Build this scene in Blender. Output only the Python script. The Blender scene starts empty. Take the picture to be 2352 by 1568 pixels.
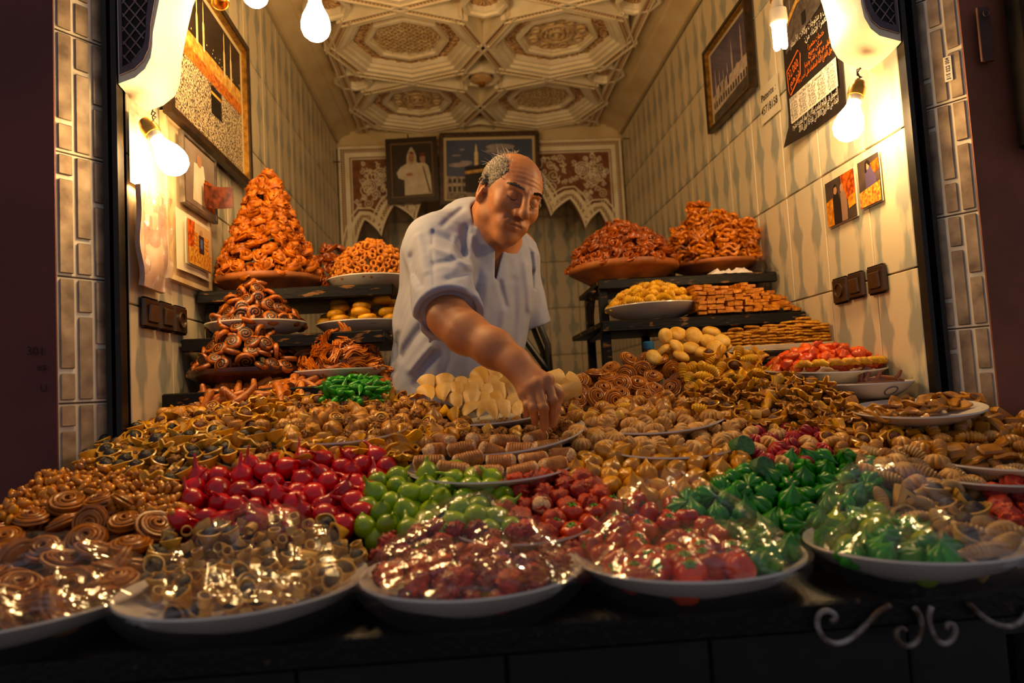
import bpy, math, random
import numpy as np
from mathutils import Matrix, Vector
PI = math.pi
sc = bpy.context.scene
col = sc.collection

# ------------------------------------------------------------------ camera, world, exposure
CH = 1.05                                   # camera height in metres
FPX = 1634.76                               # focal length in pixels of the 2352-wide frame
RC = np.array([[0.9964922693417423, -0.063224872362776, -0.05482492733105207],
               [0.05024852681380952, -0.07183238046738726, 0.9961501868038928],
               [0.06691967345397257, 0.9954108320844711, 0.06840345512994554]])
cam_d = bpy.data.cameras.new('camera')
cam = bpy.data.objects.new('camera', cam_d)
col.objects.link(cam)
cam_d.sensor_width = 36.0
cam_d.lens = FPX / 2352 * 36
cam_d.clip_start = 0.05
cam.matrix_world = Matrix(((RC[0][0], RC[1][0], -RC[2][0], 0), (RC[0][1], RC[1][1], -RC[2][1], 0),
                           (RC[0][2], RC[1][2], -RC[2][2], CH), (0, 0, 0, 1)))
cam_d.dof.use_dof = True
cam_d.dof.focus_distance = 1.55
cam_d.dof.aperture_fstop = 3.2
sc.camera = cam
w = bpy.data.worlds.new('world'); sc.world = w; w.use_nodes = True
w.node_tree.nodes['Background'].inputs[0].default_value = (0.46, 0.44, 0.50, 1)
w.node_tree.nodes['Background'].inputs[1].default_value = 0.42
sc.view_settings.view_transform = 'Standard'
sc.view_settings.look = 'None'
sc.view_settings.exposure = 0.16
sc.view_settings.gamma = 1.0
sc.view_settings.use_curve_mapping = False
BULB_COL = (1.0, 0.62, 0.25, 1)
BULB_E = 190.0

# ------------------------------------------------------------------ pixel helpers
CAM0 = np.array([0, 0, CH])
def P(px, py, X=None, Y=None, Z=None):
    """the point where the ray through a photo pixel meets the plane X, Y or Z (Z above the floor)"""
    d = RC.T @ np.array([(px - 1176) / FPX, (784 - py) / FPX, 1.0])
    if X is not None: t = X / d[0]
    elif Y is not None: t = Y / d[1]
    else: t = (Z - CH) / d[2]
    return CAM0 + d * t
def proj(p):
    c = RC @ (np.asarray(p, float) - CAM0)
    return 1176 + FPX * c[0] / c[2], 784 - FPX * c[1] / c[2]
def inpoly(x, y, poly):
    r = False; n = len(poly); j = n - 1
    for i in range(n):
        xi, yi = poly[i]; xj, yj = poly[j]
        if (yi > y) != (yj > y) and x < (xj - xi) * (y - yi) / (yj - yi) + xi: r = not r
        j = i
    return r

# ------------------------------------------------------------------ materials
def lin(h):
    if isinstance(h, str):
        c = [int(h[i:i + 2], 16) / 255 for i in (0, 2, 4)]
        return tuple(((v + .055) / 1.055) ** 2.4 if v > .04045 else v / 12.92 for v in c) + (1,)
    return tuple(h) + (1,)
MATS = {}
def mat(name, c1, c2=None, rough=.5, scale=30, bump=0.0, bscale=None, spec=.5, metal=0, var=0.0, coat=0, sss=0, contrast=(.35, .65), stretch=(1, 1, 1), detail=4, hue=.5):
    if name in MATS: return MATS[name]
    m = bpy.data.materials.new(name); m.use_nodes = True; nt = m.node_tree; b = nt.nodes['Principled BSDF']
    b.inputs['Roughness'].default_value = rough; b.inputs['Metallic'].default_value = metal
    b.inputs['Specular IOR Level'].default_value = spec
    if coat: b.inputs['Coat Weight'].default_value = coat; b.inputs['Coat Roughness'].default_value = .12
    if sss:
        b.inputs['Subsurface Weight'].default_value = sss; b.inputs['Subsurface Radius'].default_value = (.012, .005, .003); b.inputs['Subsurface Scale'].default_value = 1
    L = nt.links.new
    out = None
    tc = nt.nodes.new('ShaderNodeTexCoord'); mp = nt.nodes.new('ShaderNodeMapping'); mp.inputs['Scale'].default_value = stretch
    L(tc.outputs['Object'], mp.inputs[0])
    if var:
        oi = nt.nodes.new('ShaderNodeObjectInfo')
        vm = nt.nodes.new('ShaderNodeVectorMath'); vm.operation = 'ADD'; L(mp.outputs[0], vm.inputs[0])
        cx = nt.nodes.new('ShaderNodeCombineXYZ'); L(oi.outputs['Random'], cx.inputs[0]); L(oi.outputs['Random'], cx.inputs[1]); L(cx.outputs[0], vm.inputs[1])
        co = vm.outputs[0]
    else: co = mp.outputs[0]
    b.inputs['Base Color'].default_value = lin(c1)
    if c2 is not None:
        n = nt.nodes.new('ShaderNodeTexNoise'); n.inputs['Scale'].default_value = scale; n.inputs['Detail'].default_value = detail; L(co, n.inputs['Vector'])
        r = nt.nodes.new('ShaderNodeValToRGB'); L(n.outputs['Fac'], r.inputs[0])
        r.color_ramp.elements[0].position, r.color_ramp.elements[1].position = contrast
        r.color_ramp.elements[0].color = lin(c1); r.color_ramp.elements[1].color = lin(c2)
        out = r.outputs[0]
    if var:
        h = nt.nodes.new('ShaderNodeHueSaturation'); mr = nt.nodes.new('ShaderNodeMapRange'); L(oi.outputs['Random'], mr.inputs[0])
        mr.inputs[3].default_value = 1 - var; mr.inputs[4].default_value = 1 + var; L(mr.outputs[0], h.inputs['Value']); h.inputs['Saturation'].default_value = 1.14; h.inputs['Hue'].default_value = hue
        if out is not None: L(out, h.inputs['Color'])
        else: h.inputs['Color'].default_value = lin(c1)
        out = h.outputs[0]
    if out is not None: L(out, b.inputs['Base Color'])
    if bump:
        n2 = nt.nodes.new('ShaderNodeTexNoise'); n2.inputs['Scale'].default_value = bscale or scale * 2; n2.inputs['Detail'].default_value = 5; L(co, n2.inputs['Vector'])
        bp = nt.nodes.new('ShaderNodeBump'); bp.inputs['Strength'].default_value = bump; bp.inputs['Distance'].default_value = .004
        L(n2.outputs['Fac'], bp.inputs['Height']); L(bp.outputs[0], b.inputs['Normal'])
    MATS[name] = m
    return m
def emit(name, c, s):
    m = bpy.data.materials.new(name); m.use_nodes = True; nt = m.node_tree; nt.nodes.clear()
    e = nt.nodes.new('ShaderNodeEmission'); o = nt.nodes.new('ShaderNodeOutputMaterial'); e.inputs[0].default_value = c; e.inputs[1].default_value = s
    nt.links.new(e.outputs[0], o.inputs[0]); MATS[name] = m; return m
def film(name, base=.05, tint=(1, 1, 1), rough=.08, ior=1.45, bscale=60, bump=.3, dist=.003, fres=.35, haze=0.0, stretch=None):
    """thin clear plastic or glass: see-through with a gloss on top"""
    m = bpy.data.materials.new(name); m.use_nodes = True; nt = m.node_tree; nt.nodes.clear(); L = nt.links.new
    o = nt.nodes.new('ShaderNodeOutputMaterial'); mx = nt.nodes.new('ShaderNodeMixShader'); t = nt.nodes.new('ShaderNodeBsdfTransparent'); g = nt.nodes.new('ShaderNodeBsdfGlossy')
    t.inputs[0].default_value = tint + (1,); g.inputs['Roughness'].default_value = rough
    fr = nt.nodes.new('ShaderNodeFresnel'); fr.inputs[0].default_value = ior
    ad = nt.nodes.new('ShaderNodeMath'); ad.operation = 'MULTIPLY_ADD'; ad.inputs[1].default_value = fres; ad.inputs[2].default_value = base; ad.use_clamp = True
    L(fr.outputs[0], ad.inputs[0]); L(ad.outputs[0], mx.inputs[0]); L(t.outputs[0], mx.inputs[1]); L(g.outputs[0], mx.inputs[2])
    last = mx.outputs[0]
    if haze:
        df = nt.nodes.new('ShaderNodeBsdfDiffuse'); df.inputs[0].default_value = (.8, .8, .85, 1); m2 = nt.nodes.new('ShaderNodeMixShader'); m2.inputs[0].default_value = haze
        L(last, m2.inputs[1]); L(df.outputs[0], m2.inputs[2]); last = m2.outputs[0]
    L(last, o.inputs[0])
    if bump:
        n = nt.nodes.new('ShaderNodeTexNoise'); n.inputs['Scale'].default_value = bscale; n.inputs['Detail'].default_value = 3
        b = nt.nodes.new('ShaderNodeBump'); b.inputs['Strength'].default_value = bump; b.inputs['Distance'].default_value = dist
        if stretch:
            tc = nt.nodes.new('ShaderNodeTexCoord'); h = None
            for k, a in enumerate((.35, 1.5, 2.5)):
                mp = nt.nodes.new('ShaderNodeMapping'); mp.inputs['Rotation'].default_value = (0, 0, a); mp.inputs['Scale'].default_value = stretch; n2 = nt.nodes.new('ShaderNodeTexNoise'); n2.inputs['Scale'].default_value = bscale * (1 + .4 * k); n2.inputs['Detail'].default_value = 2
                L(tc.outputs['Object'], mp.inputs[0]); L(mp.outputs[0], n2.inputs['Vector']); mm = nt.nodes.new('ShaderNodeMath'); mm.operation = 'MULTIPLY_ADD'; L(n2.outputs['Fac'], mm.inputs[0]); mm.inputs[1].default_value = 1
                if h is None: mm.inputs[2].default_value = 0
                else: L(h, mm.inputs[2])
                h = mm.outputs[0]
            L(h, b.inputs['Height'])
        else: L(n.outputs['Fac'], b.inputs['Height'])
        L(b.outputs[0], g.inputs['Normal'])
    MATS[name] = m; return m

# ------------------------------------------------------------------ geometry helpers: every one returns (verts, faces)
def join(*gs):
    V = []; Fc = []; n = 0
    for v, f in gs:
        V.append(np.asarray(v, float).reshape(-1, 3)); Fc += [tuple(i + n for i in q) for q in f]; n += len(v)
    return np.vstack(V), Fc
def tr(g, loc=(0, 0, 0), M=None, s=1.0):
    v = np.asarray(g[0], float) * s
    if M is not None: v = v @ np.asarray(M, float).T
    return v + np.asarray(loc, float), g[1]
def rotm(ax, a):
    return np.array(Matrix.Rotation(a, 3, ax))
def eul(x, y, z): return rotm('Z', z) @ rotm('Y', y) @ rotm('X', x)
BOXF = [(0, 2, 3, 1), (4, 5, 7, 6), (0, 1, 5, 4), (2, 6, 7, 3), (0, 4, 6, 2), (1, 3, 7, 5)]
def box(x0, x1, y0, y1, z0, z1):
    return np.array([(x, y, z) for z in (z0, z1) for y in (y0, y1) for x in (x0, x1)], float), BOXF
def bbox(x0, x1, y0, y1, z0, z1, b):
    """box with chamfered edges (three stacked profiles)"""
    V = []; F = []
    def ring(z, i):
        return [(x0 + i + b, y0 + i, z), (x1 - i - b, y0 + i, z), (x1 - i, y0 + i + b, z), (x1 - i, y1 - i - b, z), (x1 - i - b, y1 - i, z), (x0 + i + b, y1 - i, z), (x0 + i, y1 - i - b, z), (x0 + i, y0 + i + b, z)]
    for z, i in ((z0, b), (z0 + b, 0), (z1 - b, 0), (z1, b)): V += ring(z, i)
    for k in range(3):
        for j in range(8): F.append((k * 8 + j, k * 8 + (j + 1) % 8, k * 8 + 8 + (j + 1) % 8, k * 8 + 8 + j))
    F.append(tuple(range(7, -1, -1))); F.append(tuple(range(24, 32)))
    return np.array(V, float), F
def lathe(prof, n=16, mod=None, cap=True):
    V = []; F = []; m = len(prof)
    for k, (r, z) in enumerate(prof):
        for i in range(n):
            a = 2 * PI * i / n; q = mod(a, k / (m - 1)) if mod else 1
            V.append((r * q * math.cos(a), r * q * math.sin(a), z))
    for k in range(m - 1):
        for i in range(n): j = (i + 1) % n; F.append((k * n + i, k * n + j, k * n + n + j, k * n + n + i))
    if cap:
        F.append(tuple(range(n - 1, -1, -1))); F.append(tuple((m - 1) * n + i for i in range(n)))
    return np.array(V, float), F
def tube(pts, rad, n=6, closed=False, flat=(1, 1), twist=0.0):
    P_ = np.asarray(pts, float); m = len(P_); rad = np.full(m, rad) if np.isscalar(rad) else np.asarray(rad, float)
    T = np.roll(P_, -1, 0) - np.roll(P_, 1, 0)
    if not closed: T[0] = P_[1] - P_[0]; T[-1] = P_[-1] - P_[-2]
    T /= np.linalg.norm(T, axis=1)[:, None] + 1e-12
    u = np.cross(T[0], (0, 0, 1.0)); u = u if np.linalg.norm(u) > 1e-3 else np.array([1.0, 0, 0]); u /= np.linalg.norm(u)
    V = []
    for k in range(m):
        u = u - T[k] * (u @ T[k]); u /= np.linalg.norm(u) + 1e-12; v = np.cross(T[k], u)
        for i in range(n):
            a = 2 * PI * i / n; c, s = math.cos(a) * flat[0], math.sin(a) * flat[1]; t = twist * k
            V.append(P_[k] + rad[k] * (u * (c * math.cos(t) - s * math.sin(t)) + v * (c * math.sin(t) + s * math.cos(t))))
    F = []
    for k in range(m if closed else m - 1):
        k2 = (k + 1) % m
        for i in range(n): j = (i + 1) % n; F.append((k * n + i, k * n + j, k2 * n + j, k2 * n + i))
    if not closed: F.append(tuple(range(n - 1, -1, -1))); F.append(tuple((m - 1) * n + i for i in range(n)))
    return np.array(V), F
def prism(poly, z0, z1):
    """a flat outline (x, y) given a thickness along z"""
    n = len(poly); V = [(x, y, z0) for x, y in poly] + [(x, y, z1) for x, y in poly]
    F = [tuple(range(n - 1, -1, -1)), tuple(range(n, 2 * n))] + [(i, (i + 1) % n, n + (i + 1) % n, n + i) for i in range(n)]
    return np.array(V, float), F
def sheet(fn, nu, nv, thick=0.0):
    """a surface fn(u, v) with u, v in 0..1, given a thickness"""
    V = np.array([fn(i / nu, j / nv) for i in range(nu + 1) for j in range(nv + 1)], float)
    F = [(i * (nv + 1) + j, (i + 1) * (nv + 1) + j, (i + 1) * (nv + 1) + j + 1, i * (nv + 1) + j + 1) for i in range(nu) for j in range(nv)]
    if not thick: return V, F
    G = V.reshape(nu + 1, nv + 1, 3); du = np.gradient(G, axis=0); dv = np.gradient(G, axis=1); N = np.cross(du, dv).reshape(-1, 3)
    N /= np.linalg.norm(N, axis=1)[:, None] + 1e-12; n = len(V)
    F2 = [tuple(n + q for q in reversed(f)) for f in F]; E = []
    idx = lambda i, j: i * (nv + 1) + j
    for i in range(nu): E += [(idx(i, 0), n + idx(i, 0), n + idx(i + 1, 0), idx(i + 1, 0)), (idx(i + 1, nv), n + idx(i + 1, nv), n + idx(i, nv), idx(i, nv))]
    for j in range(nv): E += [(idx(0, j + 1), n + idx(0, j + 1), n + idx(0, j), idx(0, j)), (idx(nu, j), n + idx(nu, j), n + idx(nu, j + 1), idx(nu, j + 1))]
    return np.vstack([V, V - N * thick]), F + F2 + E
def bumpy(g, amp, freq, seed=0):
    v = np.asarray(g[0], float); rs = np.random.RandomState(abs(int(seed)) + 1); c = v.mean(0); d = v - c; d /= np.linalg.norm(d, axis=1)[:, None] + 1e-9
    a = 0
    for k in range(5):
        w_ = rs.normal(size=3) * freq * (1 + .5 * k); a = a + np.sin(v @ w_ + rs.rand() * 6.28) / (1 + .5 * k)
    return v + d * (a * amp / 2)[:, None], g[1]
def ico(n=12, m=8):
    return lathe([(max(1e-4, math.sin(PI * k / m)), -math.cos(PI * k / m)) for k in range(m + 1)], n, cap=False)

# ------------------------------------------------------------------ object helpers
def mesh(name, geo, m, smooth=.7):
    me_ = bpy.data.meshes.new(name)
    gs = geo if isinstance(geo, list) else [(geo[0], geo[1])]
    ms = m if isinstance(m, (list, tuple)) else [m]
    V, Fc = join(*gs)
    me_.from_pydata(V.tolist(), [], Fc)
    for q in ms: me_.materials.append(q)
    if len(gs) > 1 and len(ms) > 1:
        idx = []
        for i, g in enumerate(gs): idx += [min(i, len(ms) - 1)] * len(g[1])
        me_.polygons.foreach_set('material_index', idx)
    if smooth:
        me_.polygons.foreach_set('use_smooth', [True] * len(me_.polygons))
        me_.set_sharp_from_angle(angle=smooth)
    me_.update()
    return me_
def link(name, data, parent=None, label=None, cat=None, group=None, kind=None, M=None):
    o = bpy.data.objects.new(name, data); col.objects.link(o)
    if parent is not None: o.parent = parent
    if label: o['label'] = label
    if cat: o['category'] = cat
    if group: o['group'] = group
    if kind: o['kind'] = kind
    if M is not None: o.matrix_local = M
    return o
def ob(name, geo, m, parent=None, label=None, cat=None, group=None, kind=None, M=None, smooth=.7):
    return link(name, mesh(name, geo, m, smooth), parent, label, cat, group, kind, M)
def thing(name, label, cat, group=None, loc=(0, 0, 0)):
    return link(name, None, None, label, cat, group, None, Matrix.Translation(Vector(loc)))
def local(root, geo):
    """geometry given in world coordinates, moved to a root Empty's own coordinates"""
    return tr(geo, -np.array(root.location))
def T4(loc, R3=None, s=1.0):
    M = Matrix.Identity(4)
    if R3 is not None: M = Matrix([list(r) + [0] for r in np.asarray(R3, float)] + [[0, 0, 0, 1]])
    return Matrix.Translation(Vector([float(q) for q in loc])) @ M @ Matrix.Diagonal((s, s, s, 1))
rnd = random.Random(7)

# ------------------------------------------------------------------ the setting
XL, XR, YF, YB = -.649, .951, 1.412, 3.95
YW = 4.52                                                # the tiled wall behind the carved arch
ZC, ZT = CH + 1.407, CH + 1.50
cream = mat('plaster_cream', 'd4c096', 'c2aa7c', rough=.55, scale=6, bump=.08, bscale=40)
cream2 = mat('plaster_white', 'f0e6cf', 'dfcfae', rough=.5, scale=9, bump=.12, bscale=30)
grout = mat('grout', 'b59a72', '8f7448', rough=.8, scale=25)
maroon = mat('maroon_plaster', '70382f', '562a24', rough=.8, scale=5, bump=.35, bscale=25, contrast=(.3, .7))
maroon2 = mat('brown_plaster', '8c5036', '683a26', rough=.8, scale=6, bump=.35, bscale=28, contrast=(.3, .7))
black_paint = mat('black_paint', '0d0c0b', '1d1a17', rough=.42, scale=18, bump=.15, contrast=(.5, .8))
black_worn = mat('worn_black_paint', '0a0807', '7a5428', rough=.5, spec=.25, scale=45, bump=.25, contrast=(.60, .66), detail=8, stretch=(.5, 1, 1.6))

def tile_mat():
    m = bpy.data.materials.new('stalactite_tile'); m.use_nodes = True; nt = m.node_tree; b = nt.nodes['Principled BSDF']; L = nt.links.new; N = nt.nodes.new
    tc = N('ShaderNodeTexCoord'); sx = N('ShaderNodeSeparateXYZ'); L(tc.outputs['Object'], sx.inputs[0])
    def mth(op, a, b_=None, c=None):
        n = N('ShaderNodeMath'); n.operation = op
        for i, q in enumerate((a, b_, c)):
            if q is None: continue
            if isinstance(q, (int, float)): n.inputs[i].default_value = q
            else: L(q, n.inputs[i])
        return n.outputs[0]
    x = mth('ABSOLUTE', sx.outputs[0]); z = sx.outputs[2]
    d = mth('ABSOLUTE', mth('SUBTRACT', x, .052))
    w1 = mth('MULTIPLY', mth('ABSOLUTE', mth('SINE', mth('MULTIPLY_ADD', z, 17.0, 1.1))), .020)
    w2 = mth('MULTIPLY', mth('SINE', mth('MULTIPLY', z, 71.0)), .005)
    wd = mth('ADD', mth('ADD', w1, w2), .004)
    nz = N('ShaderNodeTexNoise'); nz.inputs['Scale'].default_value = 38; mp = N('ShaderNodeMapping'); mp.inputs['Scale'].default_value = (1, 1, .35)
    L(tc.outputs['Object'], mp.inputs[0]); L(mp.outputs[0], nz.inputs['Vector'])
    e = mth('ADD', mth('SUBTRACT', wd, d), mth('MULTIPLY', mth('SUBTRACT', nz.outputs['Fac'], .5), .05))
    mr = N('ShaderNodeMapRange'); L(e, mr.inputs[0]); mr.inputs[1].default_value = -.006; mr.inputs[2].default_value = .008
    mx = N('ShaderNodeMixRGB'); L(mr.outputs[0], mx.inputs[0]); mx.inputs[1].default_value = lin('cfc0a0'); mx.inputs[2].default_value = lin('9c9c8e')
    n2 = N('ShaderNodeTexNoise'); n2.inputs['Scale'].default_value = 3; L(tc.outputs['Object'], n2.inputs['Vector'])
    mz = N('ShaderNodeMixRGB'); mz.blend_type = 'MULTIPLY'; mz.inputs[0].default_value = .35; L(mx.outputs[0], mz.inputs[1]); L(n2.outputs['Color'], mz.inputs[2])
    L(mx.outputs[0], b.inputs['Base Color']); b.inputs['Roughness'].default_value = .3; b.inputs['Specular IOR Level'].default_value = .4
    bp = N('ShaderNodeBump'); bp.inputs['Strength'].default_value = .25; bp.inputs['Distance'].default_value = .003; L(mr.outputs[0], bp.inputs['Height']); L(bp.outputs[0], b.inputs['Normal'])
    return m
stile = tile_mat()
ob('floor', box(-2.6, 2.6, -2.5, 4.2, -.05, 0), mat('floor_stone', '4a4038', '37302a', rough=.8, scale=8, bump=.3), kind='structure')
wl = ob('wall_left', box(XL - .12, XL - .004, YF + .01, YW + .1, 0, ZC + .2), grout, kind='structure')
wr = ob('wall_right', box(XR + .004, XR + .12, YF + .01, YW + .1, 0, ZC + .2), grout, kind='structure')
wb = ob('wall_back', box(XL - .12, XR + .12, YW + .004, YW + .12, 0, ZC + .25), grout, kind='structure')
tm = mesh('tile', bbox(-.0985, .0985, -.004, .004, -.1485, .1485, .0016), stile)
for side in (-1, 1):
    W = wl if side < 0 else wr; x = XL - .002 if side < 0 else XR + .002; y0 = 1.425 if side < 0 else 1.365
    for k in range(17):
        yc = y0 + .2 * k + .1
        for r in range(6):
            zc = CH - .39 + .3 * r + .15
            if yc + .1 > YW + .06: continue
            if yc - .1 < YF: continue
            link('tile', tm, W, M=T4((x, yc, zc), rotm('Z', PI / 2)))
    # the cut tiles at the street edge
    yc0 = 1.425 if side < 0 else 1.565
    if yc0 - YF > .03:
        tc_ = mesh('tile', bbox(-(yc0 - YF) / 2 + .002, (yc0 - YF) / 2 - .002, -.004, .004, -.1485, .1485, .0016), stile)
        for r in range(6): link('tile', tc_, W, M=T4((x, (yc0 + YF) / 2, CH - .24 + .3 * r), rotm('Z', PI / 2)))
for k in range(8):
    for r in range(6):
        link('tile', tm, wb, M=T4((XL + .1 + .2 * k, YW, CH - .24 + .3 * r)))
ob('ceiling_alcove', box(XL, XR, YB - .03, YW + .004, CH + 1.30, CH + 1.36), cream, kind='structure')
# coving between walls and ceiling
def cove(xw, xc):
    pr = [(0, 0), (.0, .012), (.12, .012), (.14, .03), (.30, .10 * .5), (.52, .058), (.55, .072), (.80, .080), (.84, .092), (1, .093), (1, .16), (0, .16)]
    P2 = [(xw + (xc - xw) * a, ZC + b) for a, b in pr]
    n = len(P2); V = [(x, YF - .05, z) for x, z in P2] + [(x, YB + .02, z) for x, z in P2]
    return np.array(V), [(i, (i + 1) % n, n + (i + 1) % n, n + i) for i in range(n)] + [tuple(range(n)), tuple(range(2 * n - 1, n - 1, -1))]
XC0, XC1 = -.505, .79
ob('trim_1', cove(XL - .004, XC0), cream, kind='structure')
ob('trim_2', cove(XR + .004, XC1), cream, kind='structure')
ob('trim_3', join(box(XL, XR, YB - .035, YB + .004, CH + 1.385, ZT + .05), tube([(XL, YB - .04, CH + 1.39), (XR, YB - .04, CH + 1.39)], .012, 8)), cream, kind='structure')

# ---- carved stucco ceiling
def weave_mat(name, ca, cb, sc_, up=False):
    m = bpy.data.materials.new(name); m.use_nodes = True; nt = m.node_tree; b = nt.nodes['Principled BSDF']; L = nt.links.new; N = nt.nodes.new
    tc = N('ShaderNodeTexCoord'); mp = N('ShaderNodeMapping'); mp.inputs['Rotation'].default_value = (0, 0, PI / 4); mp.inputs['Scale'].default_value = (sc_, sc_, 0)
    ck = N('ShaderNodeTexChecker'); ck.inputs['Scale'].default_value = 1; ck.inputs[1].default_value = lin(ca); ck.inputs[2].default_value = lin(cb)
    sp_ = N('ShaderNodeSeparateXYZ'); cb_ = N('ShaderNodeCombineXYZ'); L(tc.outputs['Object'], sp_.inputs[0]); L(sp_.outputs[0], cb_.inputs[0]); L(sp_.outputs[2 if up else 1], cb_.inputs[1]); L(cb_.outputs[0], mp.inputs[0]); L(mp.outputs[0], ck.inputs[0]); L(ck.outputs[0], b.inputs['Base Color']); b.inputs['Roughness'].default_value = .7
    bp = N('ShaderNodeBump'); bp.inputs['Strength'].default_value = .5; bp.inputs['Distance'].default_value = .003; L(ck.outputs['Fac'], bp.inputs['Height']); L(bp.outputs[0], b.inputs['Normal'])
    return m
weave = weave_mat('woven_band', 'd9c39a', '8e5a33', 95)
def carved_mat(name, ca, cb, s):
    m = bpy.data.materials.new(name); m.use_nodes = True; nt = m.node_tree; b = nt.nodes['Principled BSDF']; L = nt.links.new; N = nt.nodes.new
    tc = N('ShaderNodeTexCoord'); n = N('ShaderNodeTexNoise'); n.inputs['Scale'].default_value = s * .35; ad = N('ShaderNodeMixRGB'); ad.inputs[0].default_value = .06
    L(tc.outputs['Object'], n.inputs['Vector']); L(tc.outputs['Object'], ad.inputs[1]); L(n.outputs['Color'], ad.inputs[2])
    v = N('ShaderNodeTexVoronoi'); v.feature = 'DISTANCE_TO_EDGE'; v.inputs['Scale'].default_value = s; L(ad.outputs[0], v.inputs['Vector'])
    r = N('ShaderNodeValToRGB'); L(v.outputs['Distance'], r.inputs[0]); r.color_ramp.elements[0].position = .05; r.color_ramp.elements[1].position = .14
    r.color_ramp.elements[0].color = lin(ca); r.color_ramp.elements[1].color = lin(cb); L(r.outputs[0], b.inputs['Base Color']); b.inputs['Roughness'].default_value = .7
    bp = N('ShaderNodeBump'); bp.invert = True; bp.inputs['Strength'].default_value = .8; bp.inputs['Distance'].default_value = .004; L(r.outputs[0], bp.inputs['Height']); L(bp.outputs[0], b.inputs['Normal'])
    return m
carved = carved_mat('carved_brown_stucco', 'd6bb90', '9a643c', 42)
carved_pale = carved_mat('carved_pale_stucco', 'dcc8a2', 'b28a60', 55)
ceil = ob('ceiling', box(XL - .1, XR + .1, YF - .06, YB + .1, ZT + .05, ZT + .12), cream, kind='structure')
def octo(r, a0=0): return [(r * math.cos(a0 + PI / 4 * k), r * math.sin(a0 + PI / 4 * k)) for k in range(8)]
def ringprism(r0, r1, z0, z1, a0=0, n=8):
    V = []; F = []
    for r, z in ((r0, z0), (r1, z0), (r1, z1), (r0, z1)):
        V += [(r * math.cos(a0 + 2 * PI / n * k), r * math.sin(a0 + 2 * PI / n * k), z) for k in range(n)]
    for q in range(4):
        for k in range(n): F.append((q * n + k, q * n + (k + 1) % n, ((q + 1) % 4) * n + (k + 1) % n, ((q + 1) % 4) * n + k))
    return np.array(V), F
PIT = .642; CX0, CY0 = .143, 2.945
mr_ring1 = mesh('coffer_moulding', [join(ringprism(.272, .300, -.035, .05), ringprism(.252, .274, -.022, .05), ringprism(.236, .254, -.008, .05), ringprism(.160, .178, -.002, .05), ringprism(.148, .162, .010, .05))], [cream2], .3)
mr_ring2 = mesh('carved_frieze', [join(ringprism(.176, .238, .016, .05))], [carved], .3)
curl = []
for k in range(24):
    a = 2 * PI * k / 24; rr = .207 - .008 * math.cos(4 * (a * 2 - PI / 4) / 2)
    pts = [(rr * math.cos(a) + (.003 + .0018 * t) * math.cos(a + t * 1.1 + k * PI), rr * math.sin(a) + (.003 + .0018 * t) * math.sin(a + t * 1.1 + k * PI), .012) for t in np.linspace(0, 9, 14)]
    curl.append(tube(pts, .0032, 4))
m_curl = mesh('scrollwork', join(*curl), mat('stucco_tan', 'cba878', 'b58a58', rough=.7, scale=30))
m_pan = mesh('coffer_panel', prism(octo(.152), .022, .05), carved_pale, .3)
ros = [ringprism(.066, .074, .012, .05, n=24), ringprism(.030, .036, .008, .05, n=16), lathe([(.012, .05), (.012, .008), (.004, .002)], 10)]
for k in range(8):
    a = PI / 4 * k + PI / 8
    ros += [tr(ringprism(.016, .021, .012, .05, n=12), (.106 * math.cos(a), .106 * math.sin(a), 0)), tr(lathe([(.006, .05), (.005, .012)], 6), (.05 * math.cos(a), .05 * math.sin(a), 0))]
m_ros = mesh('rosette_relief', join(*ros), mat('stucco_pale', 'd8c196', 'c2a272', rough=.7, scale=30))
lat = []
for k in range(-6, 7):
    for sgn in (1, -1):
        h = .135 - abs(k) * .0125; c = k * .021
        M = rotm('Z', sgn * PI / 4); lat.append(tr(box(-h, h, c - .0032, c + .0032, .012, .05), M=M))
        for q in np.arange(-h, h, .042): lat.append(tr(tr(lathe([(.0062, .05), (.004, .008)], 6), (q + .01, c + .01, 0)), M=M))
m_lat = mesh('lattice_relief', join(*lat), MATS['stucco_pale'])
seg = .300 * 2 * math.sin(PI / 8)
m_band = mesh('woven_strip', [join(box(-seg * .64, seg * .64, -.0135, .0135, -.034, .05)), join(box(-seg * .64, seg * .64, -.019, -.0135, -.042, .05), box(-seg * .64, seg * .64, .0135, .019, -.042, .05))], [weave, cream2], .3)
m_small = mesh('small_rosette', [join(ringprism(.076, .090, -.032, .05), ringprism(.064, .077, -.020, .05)), join(prism(octo(.066), .004, .05)), join(*[tr(tube([(.012, 0, .0), (.03, 0, -.006), (.05, 0, .0)], .005, 5), M=rotm('Z', PI / 6 * k)) for k in range(12)] + [lathe([(.014, .02), (.012, -.006), (.003, -.010)], 10)])], [cream2, carved, MATS['stucco_tan']], .4)
for iy in range(4):
    for ix in range(2):
        cx, cy = CX0 + (ix - .5) * PIT, CY0 + (1 - iy) * PIT
        M = T4((cx, cy, ZT))
        cf = link('ceiling_coffer', mr_ring1, ceil, M=M)
        link('carved_frieze', mr_ring2, cf); link('scrollwork', m_curl, cf); link('coffer_panel', m_pan, cf)
        link('coffer_relief', m_lat if (ix + iy) % 2 else m_ros, cf)
        for k in range(8):
            a = PI / 8 + PI / 4 * k; r = .303 * math.cos(PI / 8) + .014
            link('woven_strip', m_band, ceil, M=T4((cx + r * math.cos(a), cy + r * math.sin(a), ZT + (.0008 if k % 2 else 0)), rotm('Z', a + PI / 2)))
for iy in range(5):
    for ix in range(3):
        if ix == 1: link('small_rosette', m_small, ceil, M=T4((CX0, CY0 + (1.5 - iy) * PIT, ZT)))
        else: link('small_rosette', m_small, ceil, M=T4((CX0 + (ix - 1) * (PIT - .045), CY0 + (1.5 - iy) * PIT, ZT)))
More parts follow.
